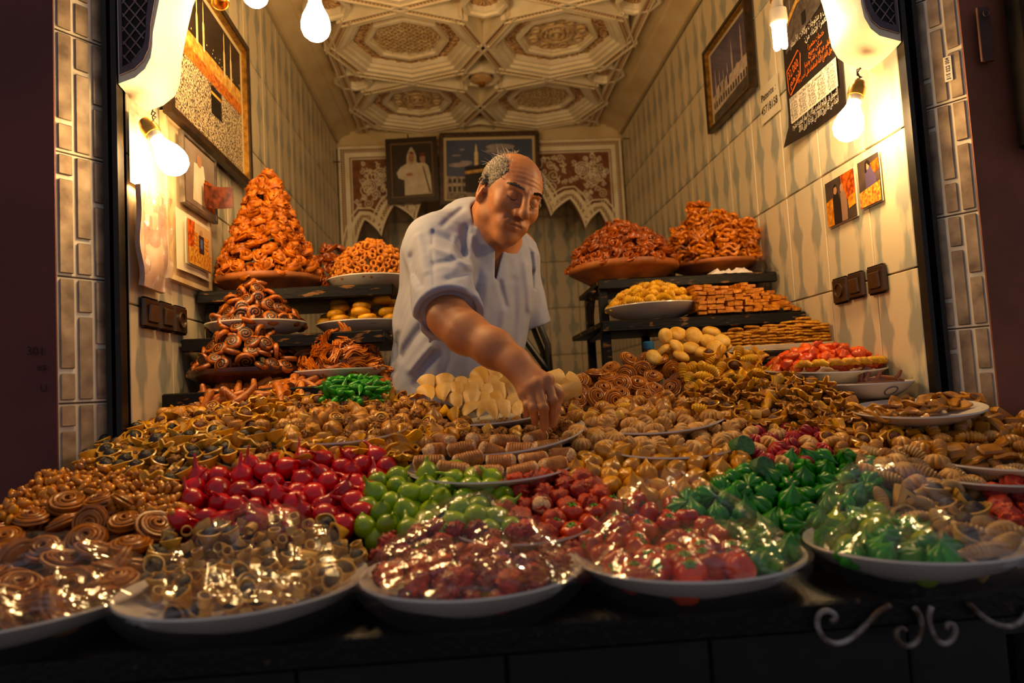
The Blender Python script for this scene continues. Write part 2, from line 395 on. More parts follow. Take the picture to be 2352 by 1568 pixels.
for sx_ in (XC0 + .012, XC1 - .012):
    mb = mesh('woven_strip', [join(box(-1.3, 1.3, -.014, .014, -.03, .05)), join(box(-1.3, 1.3, -.02, -.014, -.036, .05), box(-1.3, 1.3, .014, .02, -.036, .05))], [weave, cream2], .3)
    link('woven_strip', mb, ceil, M=T4((sx_, 2.64, ZT), rotm('Z', PI / 2)))
k_ = P(1103, 190, Z=ZT - .02)
cl = thing('ceiling_lamp_rose', 'small round brass bulb holder in the carved ceiling', 'lamp holder', loc=(CX0, CY0 + .5 * PIT, ZT))
ob('base', lathe([(.05, -.02), (.052, -.032), (.03, -.045), (.001, -.046)], 20), MATS['stucco_tan'], cl)
ob('socket', lathe([(.016, -.04), (.017, -.062), (.012, -.066), (.001, -.06)], 14), mat('brass', 'b08030', 'd0a050', rough=.35, metal=.9, scale=40), cl)
brass = MATS['brass']

# ---- carved arch panel on the back wall
YP = 3.885
AX = .142
def scal():
    """lower edge of the carved panel: half outline as (dx, z rel)"""
    pk = [(0, 1.10), (.19, 1.03), (.375, .955), (.565, .880), (.71, .80)]
    pts = []
    for (a, za), (b, zb) in zip(pk[:-1], pk[1:]):
        top = max(za, zb) + (.095 if a > 0 else .07)
        for t in np.linspace(0, 1, 13)[:-1]:
            # pointed lobe between two hanging cusps
            s = t * 2 - 1; lob = (1 - abs(s) ** 1.15) ** .80
            pts.append((a + (b - a) * (t + .10 * math.sin(PI * t) * (1 if a else 0)), za + (zb - za) * t + lob * (top - (za + zb) / 2)))
    pts.append(pk[-1]); return pts
half = scal()
full = [(AX - dx, z) for dx, z in reversed(half)] + [(AX + dx, z) for dx, z in half[1:]]
full = [(x, CH + z) for x, z in full]
def offs(pl, d):
    Pn = np.array(pl); t = np.gradient(Pn, axis=0)
    for _ in range(2): t[1:-1] = (t[:-2] + t[1:-1] * 2 + t[2:]) / 4
    n = np.stack([-t[:, 1], t[:, 0]], 1); n /= np.linalg.norm(n, axis=1)[:, None]
    return [(float(a), float(b)) for a, b in Pn + n * d]
def strip(pa, pb, y0, y1):
    n = len(pa); V = [(x, y + 2e-5 * i, z) for y in (y0, y1) for pl in (pa, pb) for i, (x, z) in enumerate(pl)]; F = []
    for i in range(n - 1):
        F += [(i, i + 1, n + i + 1, n + i), (2 * n + i, 3 * n + i, 3 * n + i + 1, 2 * n + i + 1), (i, 2 * n + i, 2 * n + i + 1, i + 1), (n + i, n + i + 1, 3 * n + i + 1, 3 * n + i)]
    F += [(0, n, 3 * n, 2 * n), (n - 1, 3 * n - 1, 4 * n - 1, 2 * n - 1)]
    return np.array(V), F
zt_ = CH + 1.385
x0p, x1p = -.64, .938
topline = [(x, zt_) for x, z in full]
topline[0] = (x0p, zt_); topline[-1] = (x1p, zt_)
arch = ob('trim_4', join(strip(full, [(np.clip(x, x0p, x1p), zt_) for x, z in full], YP + .012, YB - .006), box(x0p, full[0][0] + .012, YP + .012, YB - .006, CH + .8, zt_), box(full[-1][0] - .012, x1p, YP + .012, YB - .006, CH + .8, zt_)), mat('carved_ground', '8a5630', '663a1c', rough=.7, scale=20), kind='structure')
o1, o2, o3, o4 = offs(full, .012), offs(full, .034), offs(full, .055), offs(full, .062)
ob('arch_moulding', join(strip(full, o1, YP - .004, YP + .02), strip(o2, o3, YP - .002, YP + .02), strip(offs(full, .070), offs(full, .078), YP - .002, YP + .02)), cream2, arch, smooth=.3)
ob('woven_arch_band', strip(o1, o2, YP + .002, YP + .02), weave_mat('woven_band_arch', 'd8c4a0', '6a452c', 110, True), arch, smooth=.3)
wv = MATS.setdefault('wv', weave_mat('woven_band_upright', 'd8c4a0', '6a452c', 110, True))
def vframe(a, b, m_, nm, y):
    g = []
    for xa, xb in ((x0p + a, x0p + b), (x1p - b, x1p - a)): g.append(box(xa, xb, y, YP + .02, CH + .80, zt_ - a))
    g.append(box(x0p + b, x1p - b, y, YP + .02, zt_ - b, zt_ - a)); ob(nm, join(*g), m_, arch, smooth=.3)
vframe(0, .010, cream2, 'panel_border', YP - .004); vframe(.010, .034, wv, 'woven_border', YP + .002); vframe(.034, .060, cream2, 'panel_border', YP - .004); vframe(.066, .072, cream2, 'panel_border', YP)
gs = []
def spiral(cx, cz, r, turns, ph, s=1, rad=.0032):
    t = np.linspace(0, 1, int(16 * turns)); return tube([(cx + s * r * q ** .9 * math.cos(ph + 2 * PI * turns * q), YP + .008, cz + r * q ** .9 * math.sin(ph + 2 * PI * turns * q)) for q in t], rad, 5)
rs = random.Random(3)
def okp(x, z, mrg):
    if not (x0p + .075 + mrg < x < x1p - .075 - mrg) or z > zt_ - .075 - mrg: return False
    zz = np.interp(x, [q[0] for q in full], [q[1] for q in full]); return z > zz + .085 + mrg * .6
for px_, py_ in ((874, 402), (851, 427), (1337, 387), (1362, 406)):
    c = P(px_, py_, Y=YP); gs.append(spiral(c[0], c[2], .044, 3.2, rs.random() * 6, 1 if px_ < 1100 else -1, .0036))
used = []
for k in range(1500):
    x, z, r = rs.uniform(x0p, x1p), rs.uniform(CH + .85, zt_), rs.choice([.014, .018, .026, .036])
    if okp(x, z, r) and all((x - a) ** 2 + (z - b) ** 2 > (.72 * (r + q)) ** 2 for a, b, q in used):
        used.append((x, z, r)); ph = rs.random() * 6.28; s_ = rs.choice([-1, 1])
        gs.append(spiral(x, z, r, 1.4 if r < .02 else 1.9, ph, s_, .0032))
        ex, ez = x + s_ * r * math.cos(ph + .8), z + r * math.sin(ph + .8)
        tl = [(ex + r * 1.2 * q * math.cos(ph + 2.2 * q), YP + .008, ez + r * 1.2 * q * math.sin(ph + 2.2 * q)) for q in np.linspace(0, 1, 6)]
        if okp(tl[-1][0], tl[-1][2], 0): gs.append(tube(tl, [.003, .0042, .005, .0042, .003, .001], 5))
ob('arabesque_relief', join(*gs), cream2, arch)

# ---- street front: splayed tile piers, shutter channels, plaster facade
PIER = {}
marble = mat('brick_tile_grey', '6a5848', 'b09c82', rough=.32, scale=26, bump=.05, var=.12, contrast=(.3, .7))
white_gl = mat('glazed_white', 'e0d6c2', 'cabda4', rough=.3, scale=12)
for side in (-1, 1):
    if side < 0: a, b = P(256, 850, Y=1.41), P(133, 850, Y=1.33)
    else: a, b = P(2171, 850, Y=1.41), P(2284, 850, Y=1.34)
    A = np.array([a[0], a[1]]); B = np.array([b[0], b[1]]); d = B - A; Lh = np.linalg.norm(d); d /= Lh
    n = np.array([d[1], -d[0]]);
    if n[1] > 0: n = -n
    R3 = np.array([[d[0], n[0], 0], [d[1], n[1], 0], [0, 0, 1]])       # local x along the pier, y out of it
    if np.linalg.det(R3) < 0: R3[:, 0] *= -1; org = np.array([B[0], B[1], 0])
    else: org = np.array([A[0], A[1], 0])
    PIER['left' if side < 0 else 'right'] = (org, R3, Lh)
    pier = ob('wall_pier_left' if side < 0 else 'wall_pier_right', box(0, Lh, -.06, 0, 0, 2.9), white_gl, kind='structure', M=T4(org, R3))
    cw = Lh / 3
    for r in range(12):                                              # tiles of .23 m, each a mould of marbled bricks
        z0 = CH - .72 + .232 * r + (.045 if side < 0 else .10)
        ob('grout_line', box(.001, Lh - .001, -.001, .0004, z0 - .0018, z0 + .0014), mat('dark_grout', '5a4630', '3a2c1c', rough=.9), pier, smooth=0)
        for c in range(3):
            cut = [.62, .30, .80][c] if (r % 2 == 0) else [.45, .70, .25][c]
            for za, zb in ((.006, cut * .232 - .0048), (cut * .232 + .0048, .227)):
                if zb - za > .02: ob('tile', bbox(c * cw + .0037, (c + 1) * cw - .0037, .0005, .0035, z0 + za, z0 + zb, .0012), marble, pier)
    x_in = XL if side < 0 else XR
    xa, xb = sorted((x_in, a[0]))
    tn = 'trim_5' if side < 0 else 'trim_6'
    g = join(box(xa, xa + .010, YF - .022, YF + .012, 0, 2.85), box(xb - .010, xb, YF - .022, YF + .012, 0, 2.85), box(xa, xb, YF + .004, YF + .014, 0, 2.85))
    ob(tn, g, mat('shutter_channel_steel', '17120e', '3a2a18', rough=.45, metal=.3, scale=20, contrast=(.55, .8)), kind='structure', smooth=.3)
    xw = b[0]; xe = -2.6 if side < 0 else 2.6
    xa, xb = sorted((xw, xe))
    fw = ob('wall_street_left' if side < 0 else 'wall_street_right', box(xa, xb, b[1] - .004, b[1] + .25, 0, 2.9), maroon if side < 0 else maroon2, kind='structure', smooth=0)
ob('wall_lintel', box(-.78, 1.03, 1.345, 1.42, CH + 1.08, 2.9), maroon, kind='structure', smooth=0)

# ---- plaster brackets with a pierced grille, one at each jamb
def bracket(side):
    if side < 0: edge = [(285, 192), (310, 178), (333, 158), (346, 132), (350, 104), (351, 76), (358, 40), (366, 0), (380, -60), (410, -130)]
    else: edge = [(2042, 96), (2020, 82), (2000, 66), (1985, 40), (1978, 10), (1974, -20), (1962, -60), (1945, -110), (1930, -150)]
    ys = 1.395
    pts = [P(x, y, Y=ys) for x, y in edge]; xw = XL if side < 0 else XR
    poly = [(p[0], p[2]) for p in pts]; ztop = poly[-1][1]
    poly[0] = (xw + (.002 if side < 0 else -.002), poly[0][1]); poly = poly + [(xw + (.002 if side < 0 else -.002), ztop)]
    dep = .12
    bulge = [(x + (.008 if side < 0 else -.008) * min(1, i / 2), z - .008 * max(0, 1 - i / 6)) for i, (x, z) in enumerate(poly[:-1])] + [poly[-1]]
    n = len(poly); rings = [(poly, ys), ([(x * .75 + bx * .25, z * .75 + bz * .25) for (x, z), (bx, bz) in zip(poly, bulge)], ys + .006), (bulge, ys + .05), (bulge, ys + dep)]
    V = []; F = []
    for pl, y in rings: V += [(x, y, z) for x, z in pl]
    for k in range(3):
        for i in range(n): F.append((k * n + i, k * n + (i + 1) % n, k * n + n + (i + 1) % n, k * n + n + i))
    F += [tuple(range(n - 1, -1, -1)), tuple(3 * n + i for i in range(n))]
    c = np.mean(V, axis=0)
    root = thing('plaster_bracket', 'white plaster wall bracket with purple-grey grille beside the framed crowd picture' if side < 0 else 'white plaster wall bracket with grey grille above the black poster', 'bracket', loc=(float(c[0]), ys + .05, float(poly[0][1])))
    ob('body', local(root, (np.array(V), F)), cream2, root, smooth=.9)
    cx, cz = np.mean([p[0] for p in poly[1:7]]), np.mean([p[1] for p in poly[1:7]])
    inn = [(xw + (x - xw) * .90 + (.004 if side < 0 else -.004), z + .016) for x, z in poly[:-1]] + [(xw + (.005 if side < 0 else -.005), ztop)]
    inn2 = [(xw + (x - xw) * .70 + (.010 if side < 0 else -.010), z + .032) for x, z in poly[:-1]] + [(xw + (.012 if side < 0 else -.012), ztop)]
    pur = mat('purple_grey_paint', '5c4c55', '463a44', rough=.6, scale=20)
    ob('grille_border', local(root, strip(inn + [inn[0]], inn2 + [inn2[0]], ys - .004, ys + .003)), pur, root, smooth=.3)
    pl2 = [(x, z) for x, z in inn2]
    Vb = [(x, ys - .0008, z) for x, z in inn2]
    ob('grille_hole', local(root, (np.array(Vb), [tuple(range(len(Vb)))])), mat('grille_dark', '100b0a', rough=.9), root, smooth=0)
    bars = []
    for s in (1, -1):
        for q in np.arange(-1.2, 1.2, .0175):
            ts = [t for t in np.arange(-.5, .5, .004) if inpoly(cx + (t + q) * .62, cz + s * (t - q) * .8, inn2)]
            if len(ts) > 2: bars.append(tube([(cx + (t + q) * .62, ys - .0025, cz + s * (t - q) * .8) for t in (ts[0], ts[-1])], .0014, 4))
    if bars: ob('grille_lattice', local(root, join(*bars)), mat('grille_bar', '8d7b78', '6d5b5a', rough=.6, scale=30), root)
bracket(-1); bracket(1)

# ------------------------------------------------------------------ things on the walls
AR = {}
_c = 0xFE80
for ch, k in zip('ءآأؤإئابةتثجحخدذرزسشصضطظعغفقكلمنهوىي', (1, 2, 2, 2, 2, 4, 2, 4, 2, 4, 4, 4, 4, 4, 2, 2, 2, 2, 4, 4, 4, 4, 4, 4, 4, 4, 4, 4, 4, 4, 4, 4, 4, 2, 2, 4)):
    AR[ch] = (_c, k); _c += k
def arabic(s):
    """joined letter forms, in drawing order"""
    for a, b in (('لأ', '\ufef7'), ('لإ', '\ufef9'), ('لا', '\ufefb')): s = s.replace(a, b)
    two = lambda c: (AR[c][1] if c in AR else (2 if '\ufef5' <= c <= '\ufefc' else 0))
    out = []
    for i, c in enumerate(s):
        n = two(c)
        if not n: out.append(c); continue
        pj = i > 0 and two(s[i - 1]) == 4; nj = n == 4 and i + 1 < len(s) and two(s[i + 1]) >= 2
        base = AR[c][0] if c in AR else ord(c)
        out.append(chr(base + (0 if n == 1 else (3 if pj and nj else 1 if pj else 2 if nj else 0))))
    r = ''.join(reversed(out)); res = ''; num = ''
    for c in r + ' ':
        if c.isdigit() or c in '.': num = c + num
        else: res += num + c; num = ''
    return res.strip()
def text_geo(s, bold=0.0):
    cu = bpy.data.curves.new('txt', 'FONT'); cu.body = s; cu.size = 1; cu.align_x = 'CENTER'; cu.align_y = 'CENTER'; cu.resolution_u = 2; cu.offset = bold
    o = bpy.data.objects.new('txt', cu); col.objects.link(o)
    bpy.context.view_layer.update()
    me_ = bpy.data.meshes.new_from_object(o.evaluated_get(bpy.context.evaluated_depsgraph_get()))
    V = np.array([v.co[:] for v in me_.vertices]) if len(me_.vertices) else np.zeros((0, 3)); F = [tuple(p.vertices) for p in me_.polygons]
    bpy.data.objects.remove(o); bpy.data.curves.remove(cu); bpy.data.meshes.remove(me_)
    return V, F
class Quad:
    """a flat rectangle in the room: s runs right, t runs down, h out of the wall"""
    def __init__(s, tl, tr_, br, bl, n): s.c = [np.asarray(q, float) for q in (tl, tr_, br, bl)]; s.n = np.asarray(n, float)
    def __call__(s, u, v, h=0.0):
        a, b, c, d = s.c; return (a * (1 - u) + b * u) * (1 - v) + (d * (1 - u) + c * u) * v + s.n * h
    def W(s): return np.linalg.norm(s.c[1] - s.c[0])
    def Hh(s): return np.linalg.norm(s.c[3] - s.c[0])
    def poly(s, pts, h0, h1=None):
        n = len(pts)
        if h1 is None: return np.array([s(u, v, h0) for u, v in pts]), [tuple(range(n))]
        return np.array([s(u, v, h0) for u, v in pts] + [s(u, v, h1) for u, v in pts]), [tuple(range(n)), tuple(range(2 * n - 1, n - 1, -1))] + [(i, (i + 1) % n, n + (i + 1) % n, n + i) for i in range(n)]
    def rect(s, u0, u1, v0, v1, h0, h1=None): return s.poly([(u0, v0), (u1, v0), (u1, v1), (u0, v1)], h0, h1)
    def disc(s, u, v, ru, rv, h, n=14): return s.poly([(u + ru * math.cos(2 * PI * k / n), v + rv * math.sin(2 * PI * k / n)) for k in range(n)], h)
    def text(s, txt, u, v, hgt, h, maxw=None, rot=0, bold=0):
        V, F = text_geo(txt, bold)
        if not len(V): return np.zeros((0, 3)), []
        k = hgt / s.Hh(); x = V[:, 0] * hgt; y = V[:, 1] * hgt
        if maxw: x = x * min(1, maxw * s.W() / max(1e-6, x.max() - x.min()))
        x, y = x * math.cos(rot) - y * math.sin(rot), x * math.sin(rot) + y * math.cos(rot)
        return np.array([s(u + a / s.W(), v - b / s.Hh(), h) for a, b in zip(x, y)]), F
def onL(y0, y1, z0, z1, d=0.0): x = XL + .003 + d; return Quad((x, y0, CH + z1), (x, y1, CH + z1), (x, y1, CH + z0), (x, y0, CH + z0), (1, 0, 0))
def onR(y0, y1, z0, z1, d=0.0): x = XR - .003 - d; return Quad((x, y0, CH + z1), (x, y1, CH + z1), (x, y1, CH + z0), (x, y0, CH + z0), (-1, 0, 0))
pm = lambda n, c, c2=None, **k: mat('print_' + n, c, c2, rough=k.pop('rough', .45), **k)
def frame_parts(root, Q, w_, m, d=.018, inner=None):
    u, v = w_ / Q.W(), w_ / Q.Hh()
    g = [Q.rect(-u, 1 + u, -v, 0, 0, d), Q.rect(-u, 1 + u, 1, 1 + v, 0, d), Q.rect(-u, 0, 0, 1, 0, d), Q.rect(1, 1 + u, 0, 1, 0, d)]
    for q in g: ob('frame_rail', local(root, q), m, root, smooth=0)
    if inner:
        u2, v2 = .006 / Q.W(), .006 / Q.Hh()
        ob('frame_inner_edge', local(root, join(Q.rect(0, 1, 0, v2, .002, d * .8), Q.rect(0, 1, 1 - v2, 1, .002, d * .8), Q.rect(0, u2, v2, 1 - v2, .002, d * .8), Q.rect(1 - u2, 1, v2, 1 - v2, .002, d * .8))), inner, root, smooth=0)
def printed(root, geos, mats_, nm='print'):
    keep = [(g, m) for g, m in zip(geos, mats_) if len(g[0])]
    me_ = mesh(nm, [local(root, g) for g, m in keep], [m for g, m in keep], 0)
    return link(nm, me_, root)
gold = mat('gilt', 'b08432', '7a5417', rough=.35, metal=.7, scale=60, bump=.3)
darkwood = mat('dark_frame_wood', '1c120b', '3a2412', rough=.4, scale=30, stretch=(1, 1, 4))
glass = film('picture_glass', base=.012, rough=.03, ior=1.3, bump=0, fres=.06)
crowd = mat('print_crowd', '2e2013', 'c9b590', rough=.5, scale=240, contrast=(.42, .56))
goldp = pm('gold', 'a86f20', 'e0b050', scale=60); orangep = pm('orange_lights', '8a3a10', 'e08020', scale=120); nightp = pm('night', '1d120a', '2a1a0e', scale=8)
# crowded courtyard by night, large frame on the left wall
Q = onL(1.585, 2.15, .668, 1.075, .012)
r = thing('framed_picture', 'large gilt-edged framed night photograph of a crowded mosque courtyard', 'picture', loc=Q(.5, 1, 0))
ob('backing', local(r, Q.rect(0, 1, 0, 1, -.010, .001)), darkwood, r, smooth=0)
frame_parts(r, Q, .018, darkwood, .02, gold)
g = [Q.rect(0, 1, 0, 1, .0015), Q.rect(.04, .96, .05, .42, .002), Q.poly([(.04, .40), (.96, .34), (.96, .46), (.04, .52)], .0025), Q.poly([(.04, .50), (.96, .44), (.96, .52), (.04, .58)], .003), Q.poly([(.04, .57), (.96, .51), (.96, .95), (.04, .95)], .0025)]
m_ = [pm('mount', 'cdb98c'), nightp, goldp, orangep, crowd]
mn = [Q.poly([(u - .012, .40), (u - .012, .22), (u - .006, .20), (u - .006, .12), (u, .06), (u + .006, .12), (u + .006, .20), (u + .012, .22), (u + .012, .40)], .0032) for u in (.15, .34, .42, .70, .80)]
g.append(join(*mn)); m_.append(pm('lit_stone', 'd8b878', 'f0dca8', scale=50))
g.append(Q.poly([(.50, .56), (.64, .55), (.64, .74), (.50, .75)], .0035)); m_.append(pm('black', '0c0907'))
g.append(Q.poly([(.50, .60), (.64, .59), (.64, .61), (.50, .62)], .0038)); m_.append(goldp)
g.append(join(*[Q.disc(.05 + .9 * rnd.random(), .30 + .1 * rnd.random(), .004, .006, .0034, 6) for k in range(30)])); m_.append(pm('spark', 'f6e2b0'))
printed(r, g, m_)
ob('glass', local(r, Q.rect(.01, .99, .01, .99, .008)), glass, r, smooth=0)
# mosque at dusk, right wall
Q = onR(2.455, 2.085, .895, 1.175, .012)
r = thing('framed_picture', 'gilt framed photograph of a mosque with tall minarets at dusk', 'picture', loc=Q(.5, 1, 0))
ob('backing', local(r, Q.rect(0, 1, 0, 1, -.010, .001)), darkwood, r, smooth=0)
frame_parts(r, Q, .011, mat('gilt_dark', '3a2610', '1a1008', rough=.35, metal=.3, scale=50), .02, gold)
sky = pm('dusk_sky', '3c3450', '585068', scale=5)
ston = pm('mosque_stone', '8d7c74', 'c8b6a2', scale=40)
g = [Q.rect(0, 1, 0, 1, .0015), Q.rect(.06, .94, .06, .94, .002), Q.poly([(.06, .62), (.3, .58), (.94, .54), (.94, .80), (.06, .84)], .0025), Q.poly([(.06, .84), (.94, .78), (.94, .94), (.06, .94)], .0028)]
m_ = [pm('mount2', 'b8a888'), sky, ston, pm('plaza', '4d443c', '2c2622', scale=30)]
mn = []
for u, t in ((.16, .34), (.26, .40), (.36, .44), (.46, .42), (.58, .22), (.80, .16)):
    mn.append(Q.poly([(u - .016, .66), (u - .016, t + .14), (u - .008, t + .12), (u - .008, t + .04), (u, t - .04), (u + .008, t + .04), (u + .008, t + .12), (u + .016, t + .14), (u + .016, .66)], .003))
mn += [Q.disc(u, .60, .05, .07, .003) for u in (.22, .32, .44, .68)]
g.append(join(*mn)); m_.append(pm('minaret', '9d8a80', 'bcaaa0', scale=40))
g.append(join(*[Q.rect(.08 + .06 * k, .11 + .06 * k, .70, .78, .0032) for k in range(14)])); m_.append(pm('arch_shadow', '3a302c'))
printed(r, g, m_); ob('glass', local(r, Q.rect(.01, .99, .01, .99, .008)), glass, r, smooth=0)
# the two pictures on the back wall
def onB(tl, tr_, br, bl, y): return Quad(P(*tl, Y=y), P(*tr_, Y=y), P(*br, Y=y), P(*bl, Y=y), (0, -1, 0))
Q = onB((1018, 317), (1228, 312), (1232, 460), (1020, 464), YP - .03)
r = thing('framed_picture', 'framed photograph of a black cube shrine and minaret under blue sky, behind the man', 'picture', loc=Q(.5, 1, 0))
frame_parts(r, Q, .02, mat('bronze_frame', '5a3a18', '1c120a', rough=.4, scale=70, bump=.4), .03)
ob('backing', local(r, Q.rect(-.05, 1.05, -.05, 1.05, -.022, .001)), darkwood, r, smooth=0)
cl_ = [Q.disc(u, v, ru, rv, .0022 + .0001 * i_) for i_, (u, v, ru, rv) in enumerate(((.16, .43, .11, .035), (.24, .40, .07, .04), (.62, .16, .16, .05), (.55, .22, .10, .03), (.14, .28, .05, .012), (.20, .19, .03, .012)))]
arc = join(*[Q.rect(.05 + .05 * k, .085 + .05 * k, .64, .71, .0032) for k in range(5)] + [Q.rect(.05 + .05 * k, .085 + .05 * k, .76, .85, .0032) for k in range(5)])
g = [Q.rect(0, 1, 0, 1, .0015), Q.rect(.03, .97, .04, .96, .002), join(*cl_), Q.poly([(.03, .60), (.26, .62), (.26, .88), (.03, .90)], .003), arc,
     Q.poly([(.335, .60), (.335, .24), (.345, .22), (.345, .17), (.355, .10), (.365, .17), (.365, .22), (.375, .24), (.375, .60)], .003), Q.poly([(.23, .46), (.56, .40), (.74, .46), (.74, .88), (.23, .86)], .0036), Q.poly([(.23, .53), (.56, .47), (.74, .53), (.74, .57), (.56, .52), (.23, .58)], .0039), Q.rect(.03, .97, .86, .96, .0034),
     join(*[Q.disc(.04 + .92 * rnd.random(), .85 + .09 * rnd.random(), .006, .02, .0042 + .00003 * k, 6) for k in range(90)])]
m_ = [pm('mount', 'cdb98c'), pm('blue_sky', '4a5878', '3a4868', scale=4), pm('cloud', 'b0a4a0', '8c8690', scale=20), ston, pm('arch_shadow', '3a302c'), pm('lit_stone', 'd8b878'), pm('black', '0c0907'), goldp, pm('pave', '8c7a6a', '6a5a4c', scale=40), pm('pilgrim', 'c8bcae', '4a3c34', scale=300)]
printed(r, g, m_); ob('glass', local(r, Q.rect(.01, .99, .01, .99, .010)), glass, r, smooth=0)
Q = onB((897, 334), (993, 328), (998, 453), (902, 458), YP - .05)
r = thing('framed_picture', 'small dark framed portrait of two men in white hooded robes', 'picture', loc=Q(.5, 1, 0))
frame_parts(r, Q, .026, darkwood, .03, mat('frame_tan', '7a5a34', rough=.4))
ob('backing', local(r, Q.rect(-.05, 1.05, -.05, 1.05, -.022, .001)), darkwood, r, smooth=0)
robe = pm('robe', 'd8ccb4', 'c0b298', scale=18); skinp = pm('skin', 'a5775a')
g = [Q.rect(0, 1, 0, 1, .0015),
     Q.poly([(.66, .36), (.78, .34), (.88, .42), (.93, .60), (.95, .93), (.70, .93)], .002), Q.disc(.75, .28, .065, .085, .0024), Q.poly([(.68, .24), (.70, .17), (.80, .17), (.82, .24)], .0028),
     Q.poly([(.12, .52), (.22, .42), (.40, .34), (.62, .34), (.74, .42), (.82, .60), (.86, .93), (.30, .94), (.30, .66), (.16, .62)], .003), Q.poly([(.36, .34), (.38, .20), (.44, .10), (.49, .05), (.55, .12), (.60, .22), (.60, .35), (.48, .40)], .0034),
     Q.disc(.485, .255, .075, .10, .0038), Q.disc(.43, .56, .085, .035, .0042), Q.poly([(.74, .42), (.765, .42), (.92, .90), (.89, .91)], .0044), Q.poly([(.42, .17), (.47, .14), (.53, .15), (.55, .19)], .0042), join(Q.disc(.46, .245, .012, .010, .0044, 6), Q.disc(.515, .245, .012, .010, .0044, 6), Q.rect(.455, .52, .295, .305, .0044))]
m_ = [nightp, robe, skinp, pm('fez', '6a2018'), robe, pm('hood', 'c8bca2', 'b0a288', scale=18), skinp, skinp, pm('sash', '181410'), pm('fez', '6a2018'), pm('face_dark', '4a3020')]
printed(r, g, m_); ob('glass', local(r, Q.rect(.01, .99, .01, .99, .010)), glass, r, smooth=0)
ob('nail', local(r, tr(lathe([(.004, 0), (.004, .03)], 8), Q(.42, -.16, -.02), rotm('X', PI / 2))), darkwood, r)

# black travel poster, right wall
Qp = onR(1.90, 1.615, .635, 1.12, .002)
def curlh(u, v): return .002 + .022 * max(0, v - .86) / .14 * max(0, .5 - u) * 2 + .0018 * math.sin(3 * u + 2 * v)
r = thing('poster', 'black pilgrimage poster with orange and white Arabic lettering', 'poster', loc=Qp(.5, 1, 0))
ob('sheet', local(r, sheet(lambda u, v: Qp(u, v, curlh(u, v)), 8, 16, .0006)), pm('poster_black', '1a1410', '2a201a', scale=6, rough=.38), r)
hh = .0065
wht, org_ = pm('poster_white', 'd8ccb4'), pm('poster_orange', 'e06a1c')
ar = lambda s, u, v, h, mw, **k: Qp.text(arabic(s), u, v, h, hh, mw, **k)
photo_g = [Qp.poly([(.06, .10), (.5, .06), (.96, .10), (.96, .36), (.70, .40), (.06, .46)], .0048), Qp.poly([(.06, .30), (.35, .22), (.8, .24), (.96, .28), (.96, .31), (.8, .27), (.35, .25), (.06, .34)], .0054), Qp.poly([(.42, .33), (.50, .33), (.50, .40), (.42, .40)], .006), join(*[Qp.rect(u, u + .018, .10, .24, .0052) for u in (.2, .34, .58, .72)])]
printed(r, photo_g, [pm('poster_photo', '3a302a', '5c5048', scale=80), goldp, pm('black', '0c0907'), pm('poster_stone', '8a7a68')], 'poster_photograph')
printed(r, [join(ar('وزارة الحج و', .35, .085, .022, .5), ar('عروض و منتوجات وكالات الأسفار', .56, .440, .026, .78), ar('العمرة ابتداء من:', .66, .488, .026, .42))], [wht], 'white_lettering')
box_ = [(.05, .56), (.30, .50), (.34, .53), (.31, .64), (.09, .71), (.06, .68)]
printed(r, [join(ar('خدمات متميزة', .64, .545, .020, .3), ar('سكن مريح', .62, .582, .020, .25), ar('التأطير عن قرب تقنيا ودينيا', .66, .622, .020, .5), ar('من أجل التفرغ لأداء المناسك على أحسن وجه', .60, .668, .020, .72)),
            join(*[Qp.poly([(a[0], a[1]), (b[0], b[1]), (b[0] + .012, b[1] + .007), (a[0] + .012, a[1] + .007)], hh) for a, b in zip(box_, box_[1:] + box_[:1])]),
            join(Qp.text('32.000', .185, .585, .034, hh, .22, rot=.25), Qp.text(arabic('درهم'), .20, .635, .030, hh, .2, rot=.25))], [org_, org_, org_], 'orange_lettering')
printed(r, [Qp.rect(.06, .94, .725, .875, .0062)], [pm('poster_box', 'cfc2a8')], 'white_box')
hh = .0072
tiny = [ar('لائحة الوكالات المساهمة في حملة الحج لسنة 1431/2010', .5, .742, .018, .84)]
for k in range(7):
    for c in range(5): tiny.append(ar(['وكالة', 'أسفار', 'السياحة', 'الرباط', 'مراكش'][(k + c) % 5] + ' %d' % (20 + 7 * k + c), .15 + .175 * c, .768 + .015 * k, .010, .15))
printed(r, [join(*tiny)], [pm('ink', '2a2018')], 'small_print')
hh = .012
printed(r, [join(ar('التسجيل في اللوائح الخاصة بوكالات الأسفار المغربية مفتوح', .54, .905, .024, .84), ar('ابتداء من 05 أبريل 2010 الى غاية 15 أبريل 2010', .60, .945, .024, .72))], [wht], 'white_lettering')
# licence notice
Q = onR(2.075, 1.945, .765, .875, .002)
r = thing('paper_notice', 'small white paper notice with a licence number beside the black poster', 'notice', loc=Q(.5, 1, 0))
ob('paper', local(r, sheet(lambda u, v: Q(u, v, .001 + .004 * math.sin(2 * v + u)), 4, 4, .0005)), pm('paper', 'd8cdb2', 'c8bb9c', scale=10), r)
printed(r, [join(Q.text('Patente :', .5, .32, .030, .006, .78, bold=.012), Q.text('45718158', .5, .68, .034, .006, .86, bold=.012))], [pm('ink', '2a2018')], 'lettering')
